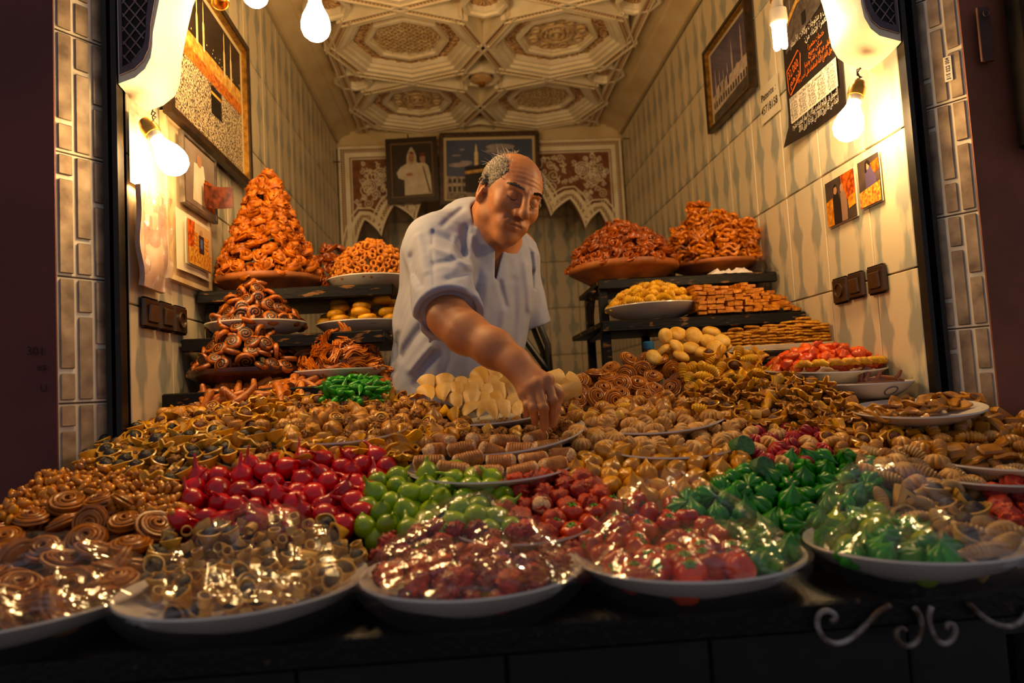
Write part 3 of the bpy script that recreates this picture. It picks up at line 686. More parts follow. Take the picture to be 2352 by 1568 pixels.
# snapshots, right wall
past = mat('print_pastry', 'c85a10', '7a2c08', rough=.4, scale=90, contrast=(.4, .6)); dk = pm('dark_cloth', '1c1414'); 
def snapshot(Q, label, kind, wall_r=None):
    r = thing('snapshot', label, 'photo', loc=Q(.5, 1, 0))
    bend = lambda u, v: .002 + .010 * max(0, u - .6) ** 2 + .006 * max(0, .3 - v)
    ob('paper', local(r, sheet(lambda u, v: Q(u, v, bend(u, v)), 6, 6, .0005)), pm('photo_white', 'd8cdb8'), r)
    h = .0065
    if kind == 'pair':
        g = [Q.rect(.02, .98, .02, .98, h), Q.poly([(.55, .02), (.98, .02), (.98, .6), (.60, .55)], h + .0004), Q.poly([(.02, .45), (.25, .40), (.25, .98), (.02, .98)], h + .0004), Q.poly([(.28, .35), (.44, .32), (.50, .55), (.50, .98), (.26, .98)], h + .0008), Q.poly([(.52, .38), (.66, .36), (.72, .6), (.70, .98), (.52, .98)], h + .0008), join(Q.disc(.36, .26, .065, .10, h + .001), Q.disc(.58, .29, .06, .09, h + .001)), Q.poly([(.30, .34), (.29, .20), (.36, .13), (.43, .20), (.44, .36), (.41, .20), (.32, .21)], h + .0012), Q.poly([(.74, .55), (.98, .50), (.98, .74), (.76, .78)], h + .0008)]
        m_ = [pm('stall_shade', '4a3a30', '2c2420', scale=20), past, pm('pastry_y', 'd8901c', 'a05a10', scale=80), dk, pm('coat', '8a6a54'), skinp, dk, pm('pastry_y', 'd8901c')]
    elif kind == 'one':
        g = [Q.rect(.02, .98, .02, .98, h), Q.poly([(.35, .25), (.62, .22), (.85, .5), (.80, .62), (.35, .66)], h + .0006), Q.disc(.48, .17, .10, .09, h + .0009), Q.poly([(.36, .3), (.38, .10), (.50, .05), (.60, .12), (.58, .2), (.46, .12), (.44, .3)], h + .0012), Q.poly([(.02, .66), (.98, .58), (.98, .98), (.02, .98)], h + .0009), Q.poly([(.62, .16), (.98, .12), (.98, .34), (.7, .4)], h + .0004)]
        m_ = [pm('stall_shade', '4a3a30'), pm('purple_cloth', '4a3c5c'), skinp, dk, pm('sweets_mixed', '9a3a1c', 'c8a030', scale=120), past]
    else:
        g = [Q.rect(.02, .98, .02, .98, h), Q.poly([(.02, .02), (.30, .02), (.26, .7), (.02, .75)], h + .0004), Q.poly([(.02, .62), (.5, .56), (.98, .66), (.98, .98), (.02, .98)], h + .0006), Q.rect(.46, .66, .26, .66, h + .001), Q.disc(.55, .20, .06, .07, h + .0012), join(*[Q.disc(.36 + .42 * (k % 2), .28 + .1 * (k // 2), .10, .04, h + .0008) for k in range(8)]), Q.poly([(.5, .34), (.6, .34), (.6, .55), (.5, .55)], h + .0014)]
        m_ = [pm('stall_cream', 'c8a878', 'a88858', scale=10), past, pm('sweets_mixed', '9a3a1c', 'c8a030', scale=120), dk, skinp, pm('pastry_y', 'd8901c'), pm('blue_cloth', '3a5a8c')]
    printed(r, g, m_)
snapshot(onR(1.738, 1.598, .366, .484, .001), 'snapshot of two women in a pastry stall, taped to the tiles', 'pair')
snapshot(onR(1.585, 1.497, .375, .488, .001), 'narrow snapshot of a woman behind heaps of sweets', 'one')
# left wall: board, snapshots, calendar under plastic
Q = onL(1.578, 1.845, .285, .66, .0)
r = thing('notice_board', 'cream painted wooden board on the left wall holding snapshots', 'board', loc=Q(.5, 1, 0))
ob('panel', local(r, Q.rect(.02, .98, .02, .98, 0, .008)), mat('board_cream', 'd8c49c', 'b8986a', rough=.6, scale=12, bump=.2), r, smooth=0)
for q in (Q.rect(0, 1, 0, .03, 0, .014), Q.rect(0, 1, .97, 1, 0, .014), Q.rect(0, .04, .03, .97, 0, .014), Q.rect(.96, 1, .03, .97, 0, .014)): ob('rail', local(r, q), MATS['board_cream'], r, smooth=0)
Qs = onL(1.615, 1.825, .312, .452, .016)
r = thing('snapshot_sheet', 'white card sheet under the stall snapshot, on the cream board', 'paper', loc=Qs(.5, 1, 0))
ob('sheet', local(r, sheet(lambda u, v: Qs(u, v, .004 * v * math.sin(3 * u)), 4, 4, .0006)), pm('paper', 'd8cdb2'), r)
snapshot(onL(1.645, 1.80, .33, .437, .022), 'colourful snapshot of a man standing in a pastry stall', 'stall')
Qf = onL(1.645, 1.85, .475, .63, .016)
r = thing('framed_snapshot', 'small glass clip frame with a family snapshot under the lit bulb', 'picture', loc=Qf(.5, 1, 0))
ob('backing', local(r, Qf.rect(0, 1, 0, 1, 0, .008)), darkwood, r, smooth=0)
frame_parts(r, Qf, .006, mat('steel_frame', '8a8078', '5a524a', rough=.3, metal=.6, scale=30), .012)
printed(r, [Qf.rect(.02, .98, .02, .98, .009), Qf.poly([(.3, .3), (.6, .25), (.75, .9), (.25, .9)], .0095), Qf.disc(.46, .22, .08, .10, .010), Qf.poly([(.62, .45), (.9, .42), (.95, .9), (.65, .9)], .0096)], [pm('snap_grey', '8a7a6c', '6c5c50', scale=9), robe, skinp, past])
r = thing('snapshot', 'curled snapshot tucked into the small frame', 'photo', loc=Qf(.9, .9, .01))
ob('paper', local(r, sheet(lambda u, v: Qf(.50 + .44 * u, .55 + .36 * v - .10 * u * u, .016 + .040 * u * u), 10, 4, .0006)), [mat('print_curled', '7a3a20', '3a1c14', rough=.3, scale=60)], r)
Qc = onL(1.42, 1.545, .245, .445, .004)
r = thing('wrapped_papers', 'pinkish wad of papers in clear plastic hung on the tiles', 'papers', loc=Qc(.5, 1, 0))
ob('pad', local(r, sheet(lambda u, v: Qc(u, v, .012 + .006 * math.sin(9 * v + 3 * u) * v + .006 * math.sin(4 * u)), 8, 12, .011)), mat('pink_paper', 'c8a890', 'b08c78', rough=.5, scale=20), r)
printed(r, [join(*[Qc.rect(.15, .9 - .3 * (k % 3) * .5, .2 + .11 * k, .204 + .11 * k, .026) for k in range(7)])], [pm('ink_faint', '7a5a4a')], 'ruled_lines')
ob('plastic', local(r, sheet(lambda u, v: Qc(u * 1.06 - .03, v * 1.04 - .02, .028 + .004 * math.sin(17 * v + 5 * u) * math.sin(11 * u)), 14, 24)), film('cloudy_plastic', base=.08, rough=.2, bump=.6), r)
Qx = onL(1.42, 1.56, .45, .60, .004)
r = thing('paper_notice', 'overexposed white paper sheet pinned beside the lit bulb', 'notice', loc=Qx(.5, 1, 0))
ob('sheet', local(r, sheet(lambda u, v: Qx(u, v, .002 + .006 * v * u), 4, 6, .0006)), pm('paper', 'd8cdb2'), r)

# switches and sockets
sw_m = mat('brown_plastic', '2b1d13', '3a281a', rough=.35, scale=10); sw_k = mat('brown_key', '4a3622', '3a2818', rough=.3, scale=10)
def switch(xa, xb, ya, yb, side, kind, label, group):
    X = XL + .003 if side < 0 else XR - .003
    cy_ = (ya + yb) / 2; a = P(xa, cy_, X=X); b = P(xb, cy_, X=X); t = P((xa + xb) / 2, ya, X=X); bt = P((xa + xb) / 2, yb, X=X)
    yc = (a[1] + b[1]) / 2; zc = (t[2] + bt[2]) / 2; w2 = abs(a[1] - b[1]) / 2 * .97; h2 = (t[2] - bt[2]) / 2
    M = T4((X, yc, zc), rotm('Z', PI / 2 if side < 0 else -PI / 2))
    r = link('wall_socket' if kind else 'light_switch', None, None, label, 'socket' if kind else 'switch', group, None, M)
    # local -y points into the room
    r = ob('plate', bbox(-w2, w2, -.012, .0, -h2, h2, .005), sw_m, r)
    if kind:
        ob('recess', tr(lathe([(.018, 0), (.018, .004), (.0155, .004), (.014, -.004), (.001, -.004)], 20), (0, -.0125, 0), rotm('X', PI / 2)), sw_k, r)
        for s in (-1, 1): ob('pin_hole', tr(lathe([(.0025, 0), (.0025, .001)], 8), (s * .0085, -.0092, 0), rotm('X', PI / 2)), MATS['grille_dark'], r)
    else: ob('rocker', tr(bbox(-w2 * .62, w2 * .62, -.018, -.010, -h2 * .6, h2 * .6, .003), M=rotm('X', .08)), sw_k, r)
switch(318, 355, 685, 755, -1, 0, 'brown rocker switch under the plastic-wrapped papers', None)
switch(356, 388, 695, 762, -1, 0, 'brown rocker switch between a switch and a socket, left wall', None)
switch(390, 420, 704, 768, -1, 1, 'brown wall socket nearest the cone of pastries, left wall', None)
switch(1920, 1956, 636, 697, 1, 1, 'brown wall socket on the right wall next to a rocker switch', None)
switch(1955, 1993, 624, 685, 1, 0, 'brown rocker switch touching the socket on the right wall', None)
switch(2000, 2043, 608, 675, 1, 0, 'brown rocker switch standing apart by the shutter channel', None)

# ---- lamps
bulb_m = emit('lit_bulb', BULB_COL, BULB_E)
bulb_lo = emit('lit_bulb_dimmer', BULB_COL, BULB_E * .75)
white_pl = mat('lamp_white_plastic', 'd8d0c0', rough=.4)
def aim(d):
    d = Vector(d).normalized(); return np.array(d.to_track_quat('Z', 'Y').to_matrix())
def bulb(c, d, s, label, cable, brassy=True, lm=None):
    """c: centre of the glass, d: the direction from socket to tip"""
    R3 = aim(d)
    r = link('light_bulb', None, None, label, 'light bulb', None, None, T4(c, R3))
    ob('glass_bulb', tr(lathe([(.013, -.055), (.0135, -.042), (.018, -.030), (.026, -.014), (.0298, .002), (.0295, .014), (.025, .026), (.016, .0345), (.006, .038), (.0005, .0385)], 24), s=s), lm or bulb_m, r)
    ob('collar', tr(lathe([(.0135, -.062), (.0142, -.060), (.0142, -.050), (.0133, -.049)], 20), s=s), white_pl, r)
    sk = ob('lamp_socket', tr(lathe([(.004, -.098), (.012, -.096), (.014, -.088), (.0135, -.084), (.017, -.082), (.0175, -.068), (.0165, -.062), (.012, -.061)], 20), s=s), brass if brassy else white_pl, r)
    Mi = np.linalg.inv(R3); tail = [Mi @ (np.array(q) - np.array(c)) for q in cable]
    for k in (0, 1):
        pts = [np.array((0, (.003 if k else -.003), -.095 * s))] + [q + np.array((.004 * math.sin(2.3 * i + 3 * k), .004 * math.cos(2.1 * i + 3 * k), 0)) for i, q in enumerate(tail)]
        ob('cable', tube(pts, .0014, 5), mat('cable_brown', '3a2418', rough=.5), sk)
c = P(392, 362, Y=1.43); bulb(c, (.55, -.05, -.83), .98, 'bare lit bulb hanging from the bracket by the crowd picture', [P(352 + 2 * math.sin(k), 285 - 8 * k, Y=1.43) for k in range(5)], lm=bulb_lo)
c = P(1950, 283, Y=1.44); bulb(c, (-.34, -.05, -.94), 1.02, 'bare lit bulb on twisted wires below the right-hand bracket', [P(1972 + 5 * math.sin(2 * k), 205 - 7 * k, Y=1.44) for k in range(8)], lm=bulb_lo)
c = P(725, 52, Y=1.44); bulb(c, (0, 0, -1), 1.0, 'bare lit bulb hanging free in front of the carved ceiling', [(c[0], c[1], c[2] + .1 + .05 * k) for k in range(2)] + [(c[0], 1.42, CH + 1.1)], False)
c = P(586, -22, Y=1.60); bulb(c, (0, 0, -1), 1.0, 'bare lit bulb high on the left, mostly cut off by the picture edge', [(c[0], c[1], c[2] + .1 + .05 * k) for k in range(2)] + [(c[0], 1.60, ZT)], False, bulb_lo)
c = P(925, -60, Y=1.75); bulb(c, (0, 0, -1), 1.0, 'bare lit bulb hanging close under the carved ceiling', [(c[0], c[1], c[2] + .1 + .05 * k) for k in range(2)] + [(c[0], 1.75, ZT)], False, bulb_lo)
c = P(1790, 70, Y=1.60)
r = thing('compact_fluorescent_lamp', 'lit compact fluorescent lamp with white base in front of the poster', 'light bulb', loc=c)
ob('lamp_base', lathe([(.013, .075), (.0135, .055), (.020, .050), (.0215, .020), (.019, .016), (.001, .016)], 20), white_pl, r)
cfl = emit('lit_tube', (1.0, .74, .42, 1), 180)
for k in range(3):
    a = 2 * PI * k / 3
    pts = [(.011 * math.cos(a - .5), .011 * math.sin(a - .5), .018)] + [(.011 * math.cos(a - .5 + .5 * (1 - math.cos(t))), .011 * math.sin(a - .5 + .5 * (1 - math.cos(t))), -.035 - .006 * math.sin(t)) for t in np.linspace(0, PI, 5)] + [(.011 * math.cos(a + .5), .011 * math.sin(a + .5), .018)]
    ob('glass_tube', tube(pts, .0055, 8), cfl, r)
ob('lamp_socket', lathe([(.004, .115), (.014, .11), (.016, .085), (.015, .072), (.012, .072)], 16), brass, r)
ob('cable', tube([(0, 0, .112), (.02, -.02, .25), (.12, -.15, .45)], .002, 6), mat('cable_brown', '3a2418', rough=.5), r)
c = P(505, 2, Y=1.50)
r = link('empty_lamp_socket', None, None, 'empty brass lamp socket under the left-hand plaster bracket', 'lamp socket', None, None, T4(c, aim((.25, -.35, -.9))))
ob('shell', lathe([(.013, -.03), (.0165, -.028), (.0175, .0), (.0185, .002), (.0185, .008), (.0165, .010), (.0145, .009), (.014, -.01), (.001, -.012)], 20), brass, r)
# the plaque on the right-hand pier
o_, R_, L_ = PIER['right']
zz = P(2184, 164, Y=1.37)[2]
r = link('number_plate', None, None, 'narrow white number plate reading 515 022 004 on the tiled pier', 'plate', None, None, T4(o_ + R_ @ np.array([L_ * .30, .0045, 0]) + np.array([0, 0, zz]), R_ @ rotm('Z', PI)))
ob('plate', bbox(-.0075, .0075, -.002, .0, -.026, .026, .0005), pm('plate_white', 'd0c6b2'), r)
V_, F_ = text_geo('515 022 004', .01)
k_ = .046 / (V_[:, 0].max() - V_[:, 0].min())
ob('lettering', (np.stack([-V_[:, 1] * k_ * 1.1, np.full(len(V_), -.0026), V_[:, 0] * k_], 1), F_), pm('ink', '2a2018'), r, smooth=0)
# street wall fittings on the right
a = P(2258, 30, Y=1.32)
r = thing('wall_hook_plate', 'brown painted metal plate with a hook on the street wall', 'bracket', loc=a)
ob('plate', bbox(-.013, .013, -.002, .004, -.10, .012, .001), mat('brown_painted_iron', '5a3424', '42261a', rough=.7, scale=20), r); ob('ring', tr(tube([(.006 * math.cos(t), 0, .006 * math.sin(t)) for t in np.linspace(0, 2 * PI, 13)[:-1]], .0015, 5, True), (0, -.008, -.005)), mat('dull_steel', '5a4c44', rough=.4, metal=.7), r)
a = P(2345, 100, Y=1.30)
r = thing('shutter_box', 'dark metal shutter case standing at the edge of the street wall', 'shutter', loc=(a[0] + .03, 1.30, CH + .42))
ob('case', bbox(-.045, .3, -.03, .02, 0, .6, .006), mat('dull_black_steel', '0c0a09', '1a1512', rough=.85, spec=.1, scale=10), r); ob('latch', tr(lathe([(.009, 0), (.01, .006), (.006, .014), (.001, .015)], 12), (-.025, -.03, .03), rotm('X', PI / 2)), mat('dull_steel', '5a4c44', rough=.4, metal=.7), r)
# hand-written figures on the left street wall
Qw = Quad(P(40, 780, Y=1.325), P(120, 780, Y=1.325), P(120, 930, Y=1.325), P(40, 930, Y=1.325), (0, -1, 0))
ws = bpy.data.objects['wall_street_left']
ob('scrawled_figures', join(Qw.text('301', .55, .18, .022, .003), Qw.text('es', .72, .42, .020, .003), Qw.text('U', .78, .75, .018, .003)), mat('charcoal_scrawl', '241210', rough=.9), ws, smooth=0)
# nails by the back corners
for px_, py_, X_, lb in ((765, 372, XL + .004, 'small nail with a wisp of wire in the left wall tiles'), (1446, 318, XR - .004, 'small nail in the right wall tiles by the carved arch')):
    a = P(px_, py_, X=X_); r = link('wall_nail', None, None, lb, 'nail', None, None, T4(a, rotm('Y', PI / 2 if X_ < 0 else -PI / 2)))
    ob('shank', lathe([(.003, 0), (.003, .03), (.006, .031), (.006, .034), (.001, .034)], 8), darkwood, r)

# ------------------------------------------------------------------ counter, display steps, racks, dishes
ZTOP = CH - .262
ctr = thing('market_counter', 'black painted counter with wrought scrolls on its front', 'counter', loc=(0, .95, 0))
al = -.012                                               # the counter stands a little askew
def skew(g): return tr(g, M=rotm('Z', al))
ob('table_top', local(ctr, skew(bbox(-.95, .98, .82, 1.10, ZTOP - .035, ZTOP, .004))), mat('scratched_black_paint', '0b0a09', '4a3826', rough=.45, spec=.3, scale=70, bump=.3, contrast=(.66, .74), detail=8), ctr)
pl_x = [P(160, 1540, Y=.82)[0], -.22, .02, .26, .50, P(2325, 1500, Y=.82)[0]]
for xa, xb in zip(pl_x[:-1], pl_x[1:]): ob('front_panel', local(ctr, skew(bbox(xa + .001, xb - .001, .845, .87, .05, ZTOP - .035, .003))), black_paint, ctr)
for xa in (pl_x[0] + .03, pl_x[-1] - .03):
    for y in (.90, 1.02): ob('leg', local(ctr, skew(bbox(xa - .025, xa + .025, y - .025, y + .025, 0, ZTOP - .036, .003))), black_paint, ctr)
iron = mat('scroll_iron_worn', 'a8a098', '4a3420', rough=.5, scale=40, contrast=(.35, .6), bump=.3)
def scroll(pts):
    w_ = [P(x, y, Y=.806) for x, y in pts]; w_ = [(q[0], .806, q[2]) for q in w_]
    return tube(w_, .0032, 6)
def crv(c, r, a0, a1, n=12, k=0.0): return [(c[0] + (r - k * i / n) * math.cos(a0 + (a1 - a0) * i / n), c[1] + (r - k * i / n) * math.sin(a0 + (a1 - a0) * i / n)) for i in range(n + 1)]
S = [[(2045, 1390), (2020, 1402), (1995, 1430), (1965, 1458), (1940, 1475), (1915, 1478), (1890, 1465), (1877, 1440), (1877, 1415), (1890, 1402), (1908, 1402), (1920, 1412), (1918, 1424), (1908, 1427)],
     [(2100, 1395), (2115, 1415), (2119, 1440), (2110, 1470), (2090, 1485), (2070, 1480), (2057, 1462), (2060, 1445), (2072, 1440), (2080, 1448)],
     [(2140, 1392), (2132, 1415), (2136, 1440), (2150, 1470), (2170, 1480), (2190, 1468), (2196, 1446), (2188, 1430), (2174, 1432), (2172, 1444)],
     [(2225, 1385), (2255, 1415), (2290, 1435), (2325, 1440), (2350, 1425), (2368, 1395)]]
for s in S:
    q = np.array(s, float); t = np.linspace(0, len(q) - 1, len(q) * 3); s2 = np.stack([np.interp(t, range(len(q)), q[:, k]) for k in (0, 1)], 1)
    for _ in range(2): s2[1:-1] = (s2[:-2] + 2 * s2[1:-1] + s2[2:]) / 4
    ob('iron_scroll', local(ctr, scroll(s2.tolist())), iron, ctr)
ob('loose_cable', tube([tuple(P(x, y, Y=1.0)) for x, y in ((-60, 1490), (20, 1498), (70, 1512), (105, 1540), (135, 1580), (150, 1640))], .005, 6), mat('cable_black', '0a0a0a', rough=.5), label='black cable looping down beside the counter', cat='cable')

BY = [.80, .99, 1.06, 1.15, 1.27, 1.45, 1.62, 1.80]
BZ = [-.232, -.226, -.190, -.152, -.115, -.055, -.004, .02]
def bed(x, y):
    """height of the middle of the top layer of sweets"""
    z = float(np.interp(y, BY, BZ))
    if y > 1.12:
        k = min(1, (y - 1.12) / .2)
        z += k * (.034 * math.exp(-((x + .42) / .26) ** 2) + .050 * math.exp(-((x - .62) / .22) ** 2) * min(1, max(0, (y - 1.3) / .2)))
    return CH + z
def ray_bed(px, py, dz=0.0):
    d = RC.T @ np.array([(px - 1176) / FPX, (784 - py) / FPX, 1.0]); last = None
    for t in np.arange(.7, 2.0, .004):
        p = CAM0 + d * t
        if p[2] <= bed(p[0], p[1]) + dz: return p
    return CAM0 + d * 1.7
st = thing('display_steps', 'black stepped stand under the heaps of sweets', 'stand', loc=(0, 1.3, 0))
for ya, yb, z in ((1.04, 1.17, -.245), (1.16, 1.31, -.205), (1.30, 1.47, -.155), (1.46, 1.555, -.100)):
    xa, xb = (-.98, 1.02) if yb < 1.32 else (-.635, .937)
    if ya > 1.2 and yb < 1.5 and yb > 1.32: xa, xb = -.635, .937; ya = max(ya, 1.30)
    ob('step', local(st, bbox(xa, xb, ya, yb, CH + z - .16, CH + z, .003)), black_paint, st)
    for xs in (xa + .1, xb - .1): ob('post', local(st, box(xs - .02, xs + .02, ya + .02, yb - .02, 0, CH + z - .16)), black_paint, st)

# ---- shelf racks
def rack(label, tiers, xa, xb, yb, posts):
    r = thing('shelf_rack', label, 'rack', loc=((xa + xb) / 2, yb - .2, 0))
    for yf, z, x0, x1 in tiers:
        ob('shelf', local(r, bbox(x0, x1, yf + .006, yb, CH + z - .016, CH + z, .002)), black_worn, r)
        ob('shelf_edge', local(r, bbox(x0, x1, yf - .012, yf + .006, CH + z - .030, CH + z + .0005, .003)), black_worn, r)
    for x, y, z in posts: ob('leg', local(r, bbox(x - .013, x + .013, y - .013, y + .013, 0, CH + z - .017, .002)), black_worn, r)
    return r
rack('black stepped rack with flaking paint against the left wall', [(1.765, .280, -.64, -.168), (1.665, .156, -.64, -.185), (1.555, .032, -.64, -.20)], -.64, -.16, 2.18, [(-.62, 2.15, .27), (-.20, 2.15, .27), (-.62, 1.80, .27), (-.62, 1.61, .03)])
rr_ = rack('black stepped rack with flaking paint against the right wall', [(2.06, .310, .402, .94), (1.90, .172, .37, .94), (1.75, .062, .56, .94)], .39, .94, 2.42, [(.418, 2.08, .31), (.432, 2.40, .31), (.388, 1.93, .16), (.92, 2.40, .31), (.92, 1.78, .06), (.62, 2.40, .31)])
for y0, y1, z0, z1 in ((1.90, 2.40, .172, .172), (2.08, 2.40, .30, .225)): ob('side_bar', local(rr_, tube([(.388, y0, CH + z0 - .02), (.432, y1, CH + z1 - .02)], .010, 4)), black_worn, rr_)
ob('lower_shelf', local(rr_, bbox(.40, .94, 1.80, 2.40, CH - .11, CH - .096, .002)), black_worn, rr_)

# ---- dishes
terra = mat('terracotta', 'b56c30', '86491c', rough=.5, scale=16, bump=.12, spec=.4)
woodd = mat('dark_glazed_clay', '5a2a14', '34160a', rough=.25, scale=10, bump=.1)
white_pl2 = mat('white_ceramic', 'd8cfc0', 'cabfae', rough=.22, scale=8, spec=.5)
tray_m = mat('white_tray', 'd5c6ae', 'c0ae92', rough=.35, scale=10)
blue_print = mat('plate_print', '5a4a48', rough=.4)
DISH = {}
def dish(key, name, label, cat, c, r, h, m, group=None, kind='plate', tilt=0.0, tiltx=0.0, oval=1.0, decal=False, base=.62):
    """c is the centre of the rim"""
    if kind == 'plate': pr = [(.0005, 0), (r * base * .9, 0), (r * base, .003), (r * .84, h * .52), (r * .975, h * .93), (r, h), (r * .995, h + .003), (r * .965, h - .001), (r * .82, h * .5 + .006), (r * base, .009), (.0005, .008)]
    elif kind == 'bowl': pr = [(.0005, 0), (r * .60, 0), (r * .64, .004), (r * .93, h * .62), (r * .985, h * .70), (r, h * .84), (r * .99, h), (r * .955, h), (r * .93, h * .8), (r * .6, .016), (.0005, .014)]
    else: pr = [(.0005, 0), (r * .9, 0), (r * .95, .003), (r, h), (r * .985, h), (r * .94, .006), (.0005, .006)]
    R3 = eul(tilt, tiltx, 0)
    org = np.asarray(c, float) - R3 @ np.array([0, 0, h])
    M = T4(org, R3)
    o = link(name, None, None, label, cat, group, None, M)
    pb = ob('plate_body' if kind != 'bowl' else 'bowl_body', tr(lathe(pr, 48, cap=False), M=np.diag([1, oval, 1])), m, o, smooth=.9)
    if decal:
        a0 = -PI / 2 + decal; pts = []
        for t in np.linspace(0, 2 * PI, 20)[:-1]:
            a = a0 + .17 * math.cos(t); k = .55 + .28 * math.sin(t); rr = r * (base + (1 - base) * k * 1.02) + .001
            pts.append((rr * math.cos(a), rr * math.sin(a) * oval, h * k * .96 - .0006))
        ob('printed_motif', tube(pts, .0011, 4, True), blue_print, pb)
    DISH[key] = (np.asarray(c, float), r, R3, oval, h)
    return o
def at(px, py, Y): return P(px, py, Y=Y)
dish('cone', 'clay_dish', 'round terracotta dish under the tall cone of honey pastries', 'dish', (-.506, 1.905, CH + .280 + .048), .137, .046, terra, kind='bowl')
dish('rings', 'white_plate', 'white plate under the heap of little ring biscuits', 'plate', tuple(at(855, 622, 1.96)[:2]) + (CH + .280 + .040,), .124, .0385, white_pl2, decal=.25, base=.42)
dish('swirl2', 'white_plate', 'white plate under the upper heap of poppy-seed swirls', 'plate', (-.500, 1.755, CH + .156 + .036), .118, .0345, white_pl2, base=.42, decal=.1)
dish('buns', 'white_plate', 'white plate under the stacked yellow buns', 'plate', tuple(at(840, 735, 1.87)[:2]) + (CH + .156 + .036,), .126, .0345, white_pl2, decal=.3, base=.42)
dish('swirl3', 'clay_dish', 'dark glazed clay dish under the lower heap of poppy-seed swirls', 'dish', (-.505, 1.685, CH + .032 + .050), .128, .048, woodd, kind='bowl')
dish('nests', 'white_plate', 'white plate under the shredded honey nests', 'plate', (-.295, 1.705, CH + .032 + .035), .115, .0335, white_pl2, decal=.4, base=.42)
dish('cheb2', 'clay_dish', 'wide terracotta dish overhanging the end of the right rack', 'dish', tuple(at(1430, 595, 2.18)[:2]) + (CH + .310 + .056,), .172, .0545, terra, kind='bowl')
dish('fritter', 'clay_dish', 'shallow terracotta dish under the stacked fritters', 'dish', (.812, 2.20, CH + .310 + .055), .138, .035, terra, kind='bowl')
dish('shells', 'white_plate', 'white plate of yellow ridged shell cakes on the right rack', 'plate', tuple(at(1497, 690, 2.03)[:2]) + (CH + .172 + .046,), .138, .0445, white_pl2, decal=.1, base=.42)
dish('back1', 'clay_dish', 'small terracotta dish hidden behind the tall cone', 'dish', (-.372, 2.095, CH + .280 + .040), .075, .038, terra, kind='bowl')
dish('back2', 'clay_dish', 'small terracotta dish between the dark rosettes and the fritters', 'dish', (.640, 2.345, CH + .310 + .040), .070, .038, terra, kind='bowl')
def tray(key, name, label, x0, x1, y0, y1, z, m, lip=.012, rot=0):
    r = thing(name, label, 'tray', loc=((x0 + x1) / 2, (y0 + y1) / 2, z)); cx, cy = (x1 - x0) / 2, (y1 - y0) / 2
    ob('tray_base', bbox(-cx, cx, -cy, cy, 0, .005, .0015), m, r)
    for q in (bbox(-cx, cx, -cy, -cy + .005, .004, lip, .001), bbox(-cx, cx, cy - .005, cy, .004, lip, .001), bbox(-cx, -cx + .005, -cy, cy, .004, lip, .001), bbox(cx - .005, cx, -cy, cy, .004, lip, .001)): ob('tray_rim', q, m, r)
    return r
tray('slices', 'black_tray', 'flat black tray under the stacked almond slices', .635, .935, 1.905, 2.05, CH + .1735, black_worn, .012)
a = P(1640, 785, Y=1.76); b = P(1945, 778, Y=1.76)
tray('cookies', 'white_tray', 'long white tray of stacked round biscuits against the right wall', a[0], min(b[0], .945), 1.76, 1.94, CH + .064, tray_m, .016)
# plates standing on the sloping bed, tilted towards the street
def bplate(key, px, py, Y, wpx, label, tilt=.12, h=.028, decal=False, m=None, tiltx=0.0, lift=0.0, fix=False):
    c = P(px, py, Y=Y) if fix else ray_bed(px, py, -.007); r = wpx / 2 / FPX * c[1]
    return dish(key, 'white_plate', label, 'plate', c + np.array([0, 0, lift]), r, h, m or white_pl2, tilt=tilt, decal=decal, tiltx=tiltx)
bplate('rolls', 1128, 1066, 1.27, 385, 'white plate of sugared ridged rolls', .10, .03)
bplate('crumb', 1180, 998, 1.40, 330, 'white plate under the reaching hand', .16, .03, tiltx=-.10)
bplate('tri', 1130, 940, 1.49, 330, 'white plate of folded cream triangles in front of the man', .16, .03, tiltx=-.05)
bplate('left', 790, 985, 1.36, 300, 'white plate of mixed rolled sweets in the big left heap', .16, .03)
bplate('coils', 1440, 925, 1.55, 270, 'white plate under the brown coiled pastries', .14, .03, tiltx=-.04, fix=True)
bplate('shelly', 1500, 958, 1.47, 330, 'narrow white plate of snail-shaped sweets', .16, .026, tiltx=-.05)
bplate('flut', 1530, 1015, 1.34, 330, 'white plate of fluted sugar-dusted cookies', .14, .03)
bplate('pink', 1885, 845, 1.60, 285, 'white plate of pink and orange puffs', .10, .03, fix=True)
bplate('cat', 1988, 880, 1.475, 206, 'nearly empty white plate with a glazed clay-brown figure cake', .02, .032, decal=.1, fix=True)
bplate('flat', 2105, 938, 1.30, 290, 'white plate of flat folded pastries by the tiled pier', .10, .024, tiltx=-.04, fix=True)
bplate('right', 2290, 1045, 1.13, 360, 'white plate of ridged nut biscuits at the counter end', .10, .028)
bplate('yell', 2290, 1088, 1.05, 330, 'white plate of pale ridged fingers below the ridged nut biscuits', .05, .022)
bplate('berry', 1200, 1205, 1.09, 320, 'white plate of orange-red sugared berries', .08, .024)
# the wrapped plates in the front row
FR = [(20, 1375, .880, 590, 'coils'), (567, 1338, .915, 535, 'cornets'), (1083, 1308, .94, 505, 'crumbs'), (1578, 1270, .955, 525, 'tomatoes'), (2092, 1240, .975, 480, 'peppers')]
lbl = ['wrapped front plate of brown coils', 'wrapped front plate of beige cornets', 'wrapped front plate of red sugared crumbs', 'wrapped front plate of red tomatoes and green sweets', 'wrapped front plate of green peppers and striped fingers']
FC = {}
for (px_, py_, Y_, w_, k_), l_ in zip(FR, lbl):
    h_ = .040
    c = P(px_, py_, Z=ZTOP + h_ + .002); r_ = w_ / 2 / FPX * c[1] * .985
    dish('front_' + k_, 'white_plate', 'white plate at the street edge, ' + l_, 'plate', c, r_, h_, white_pl2, base=.5)
    FC[k_] = (c, r_)
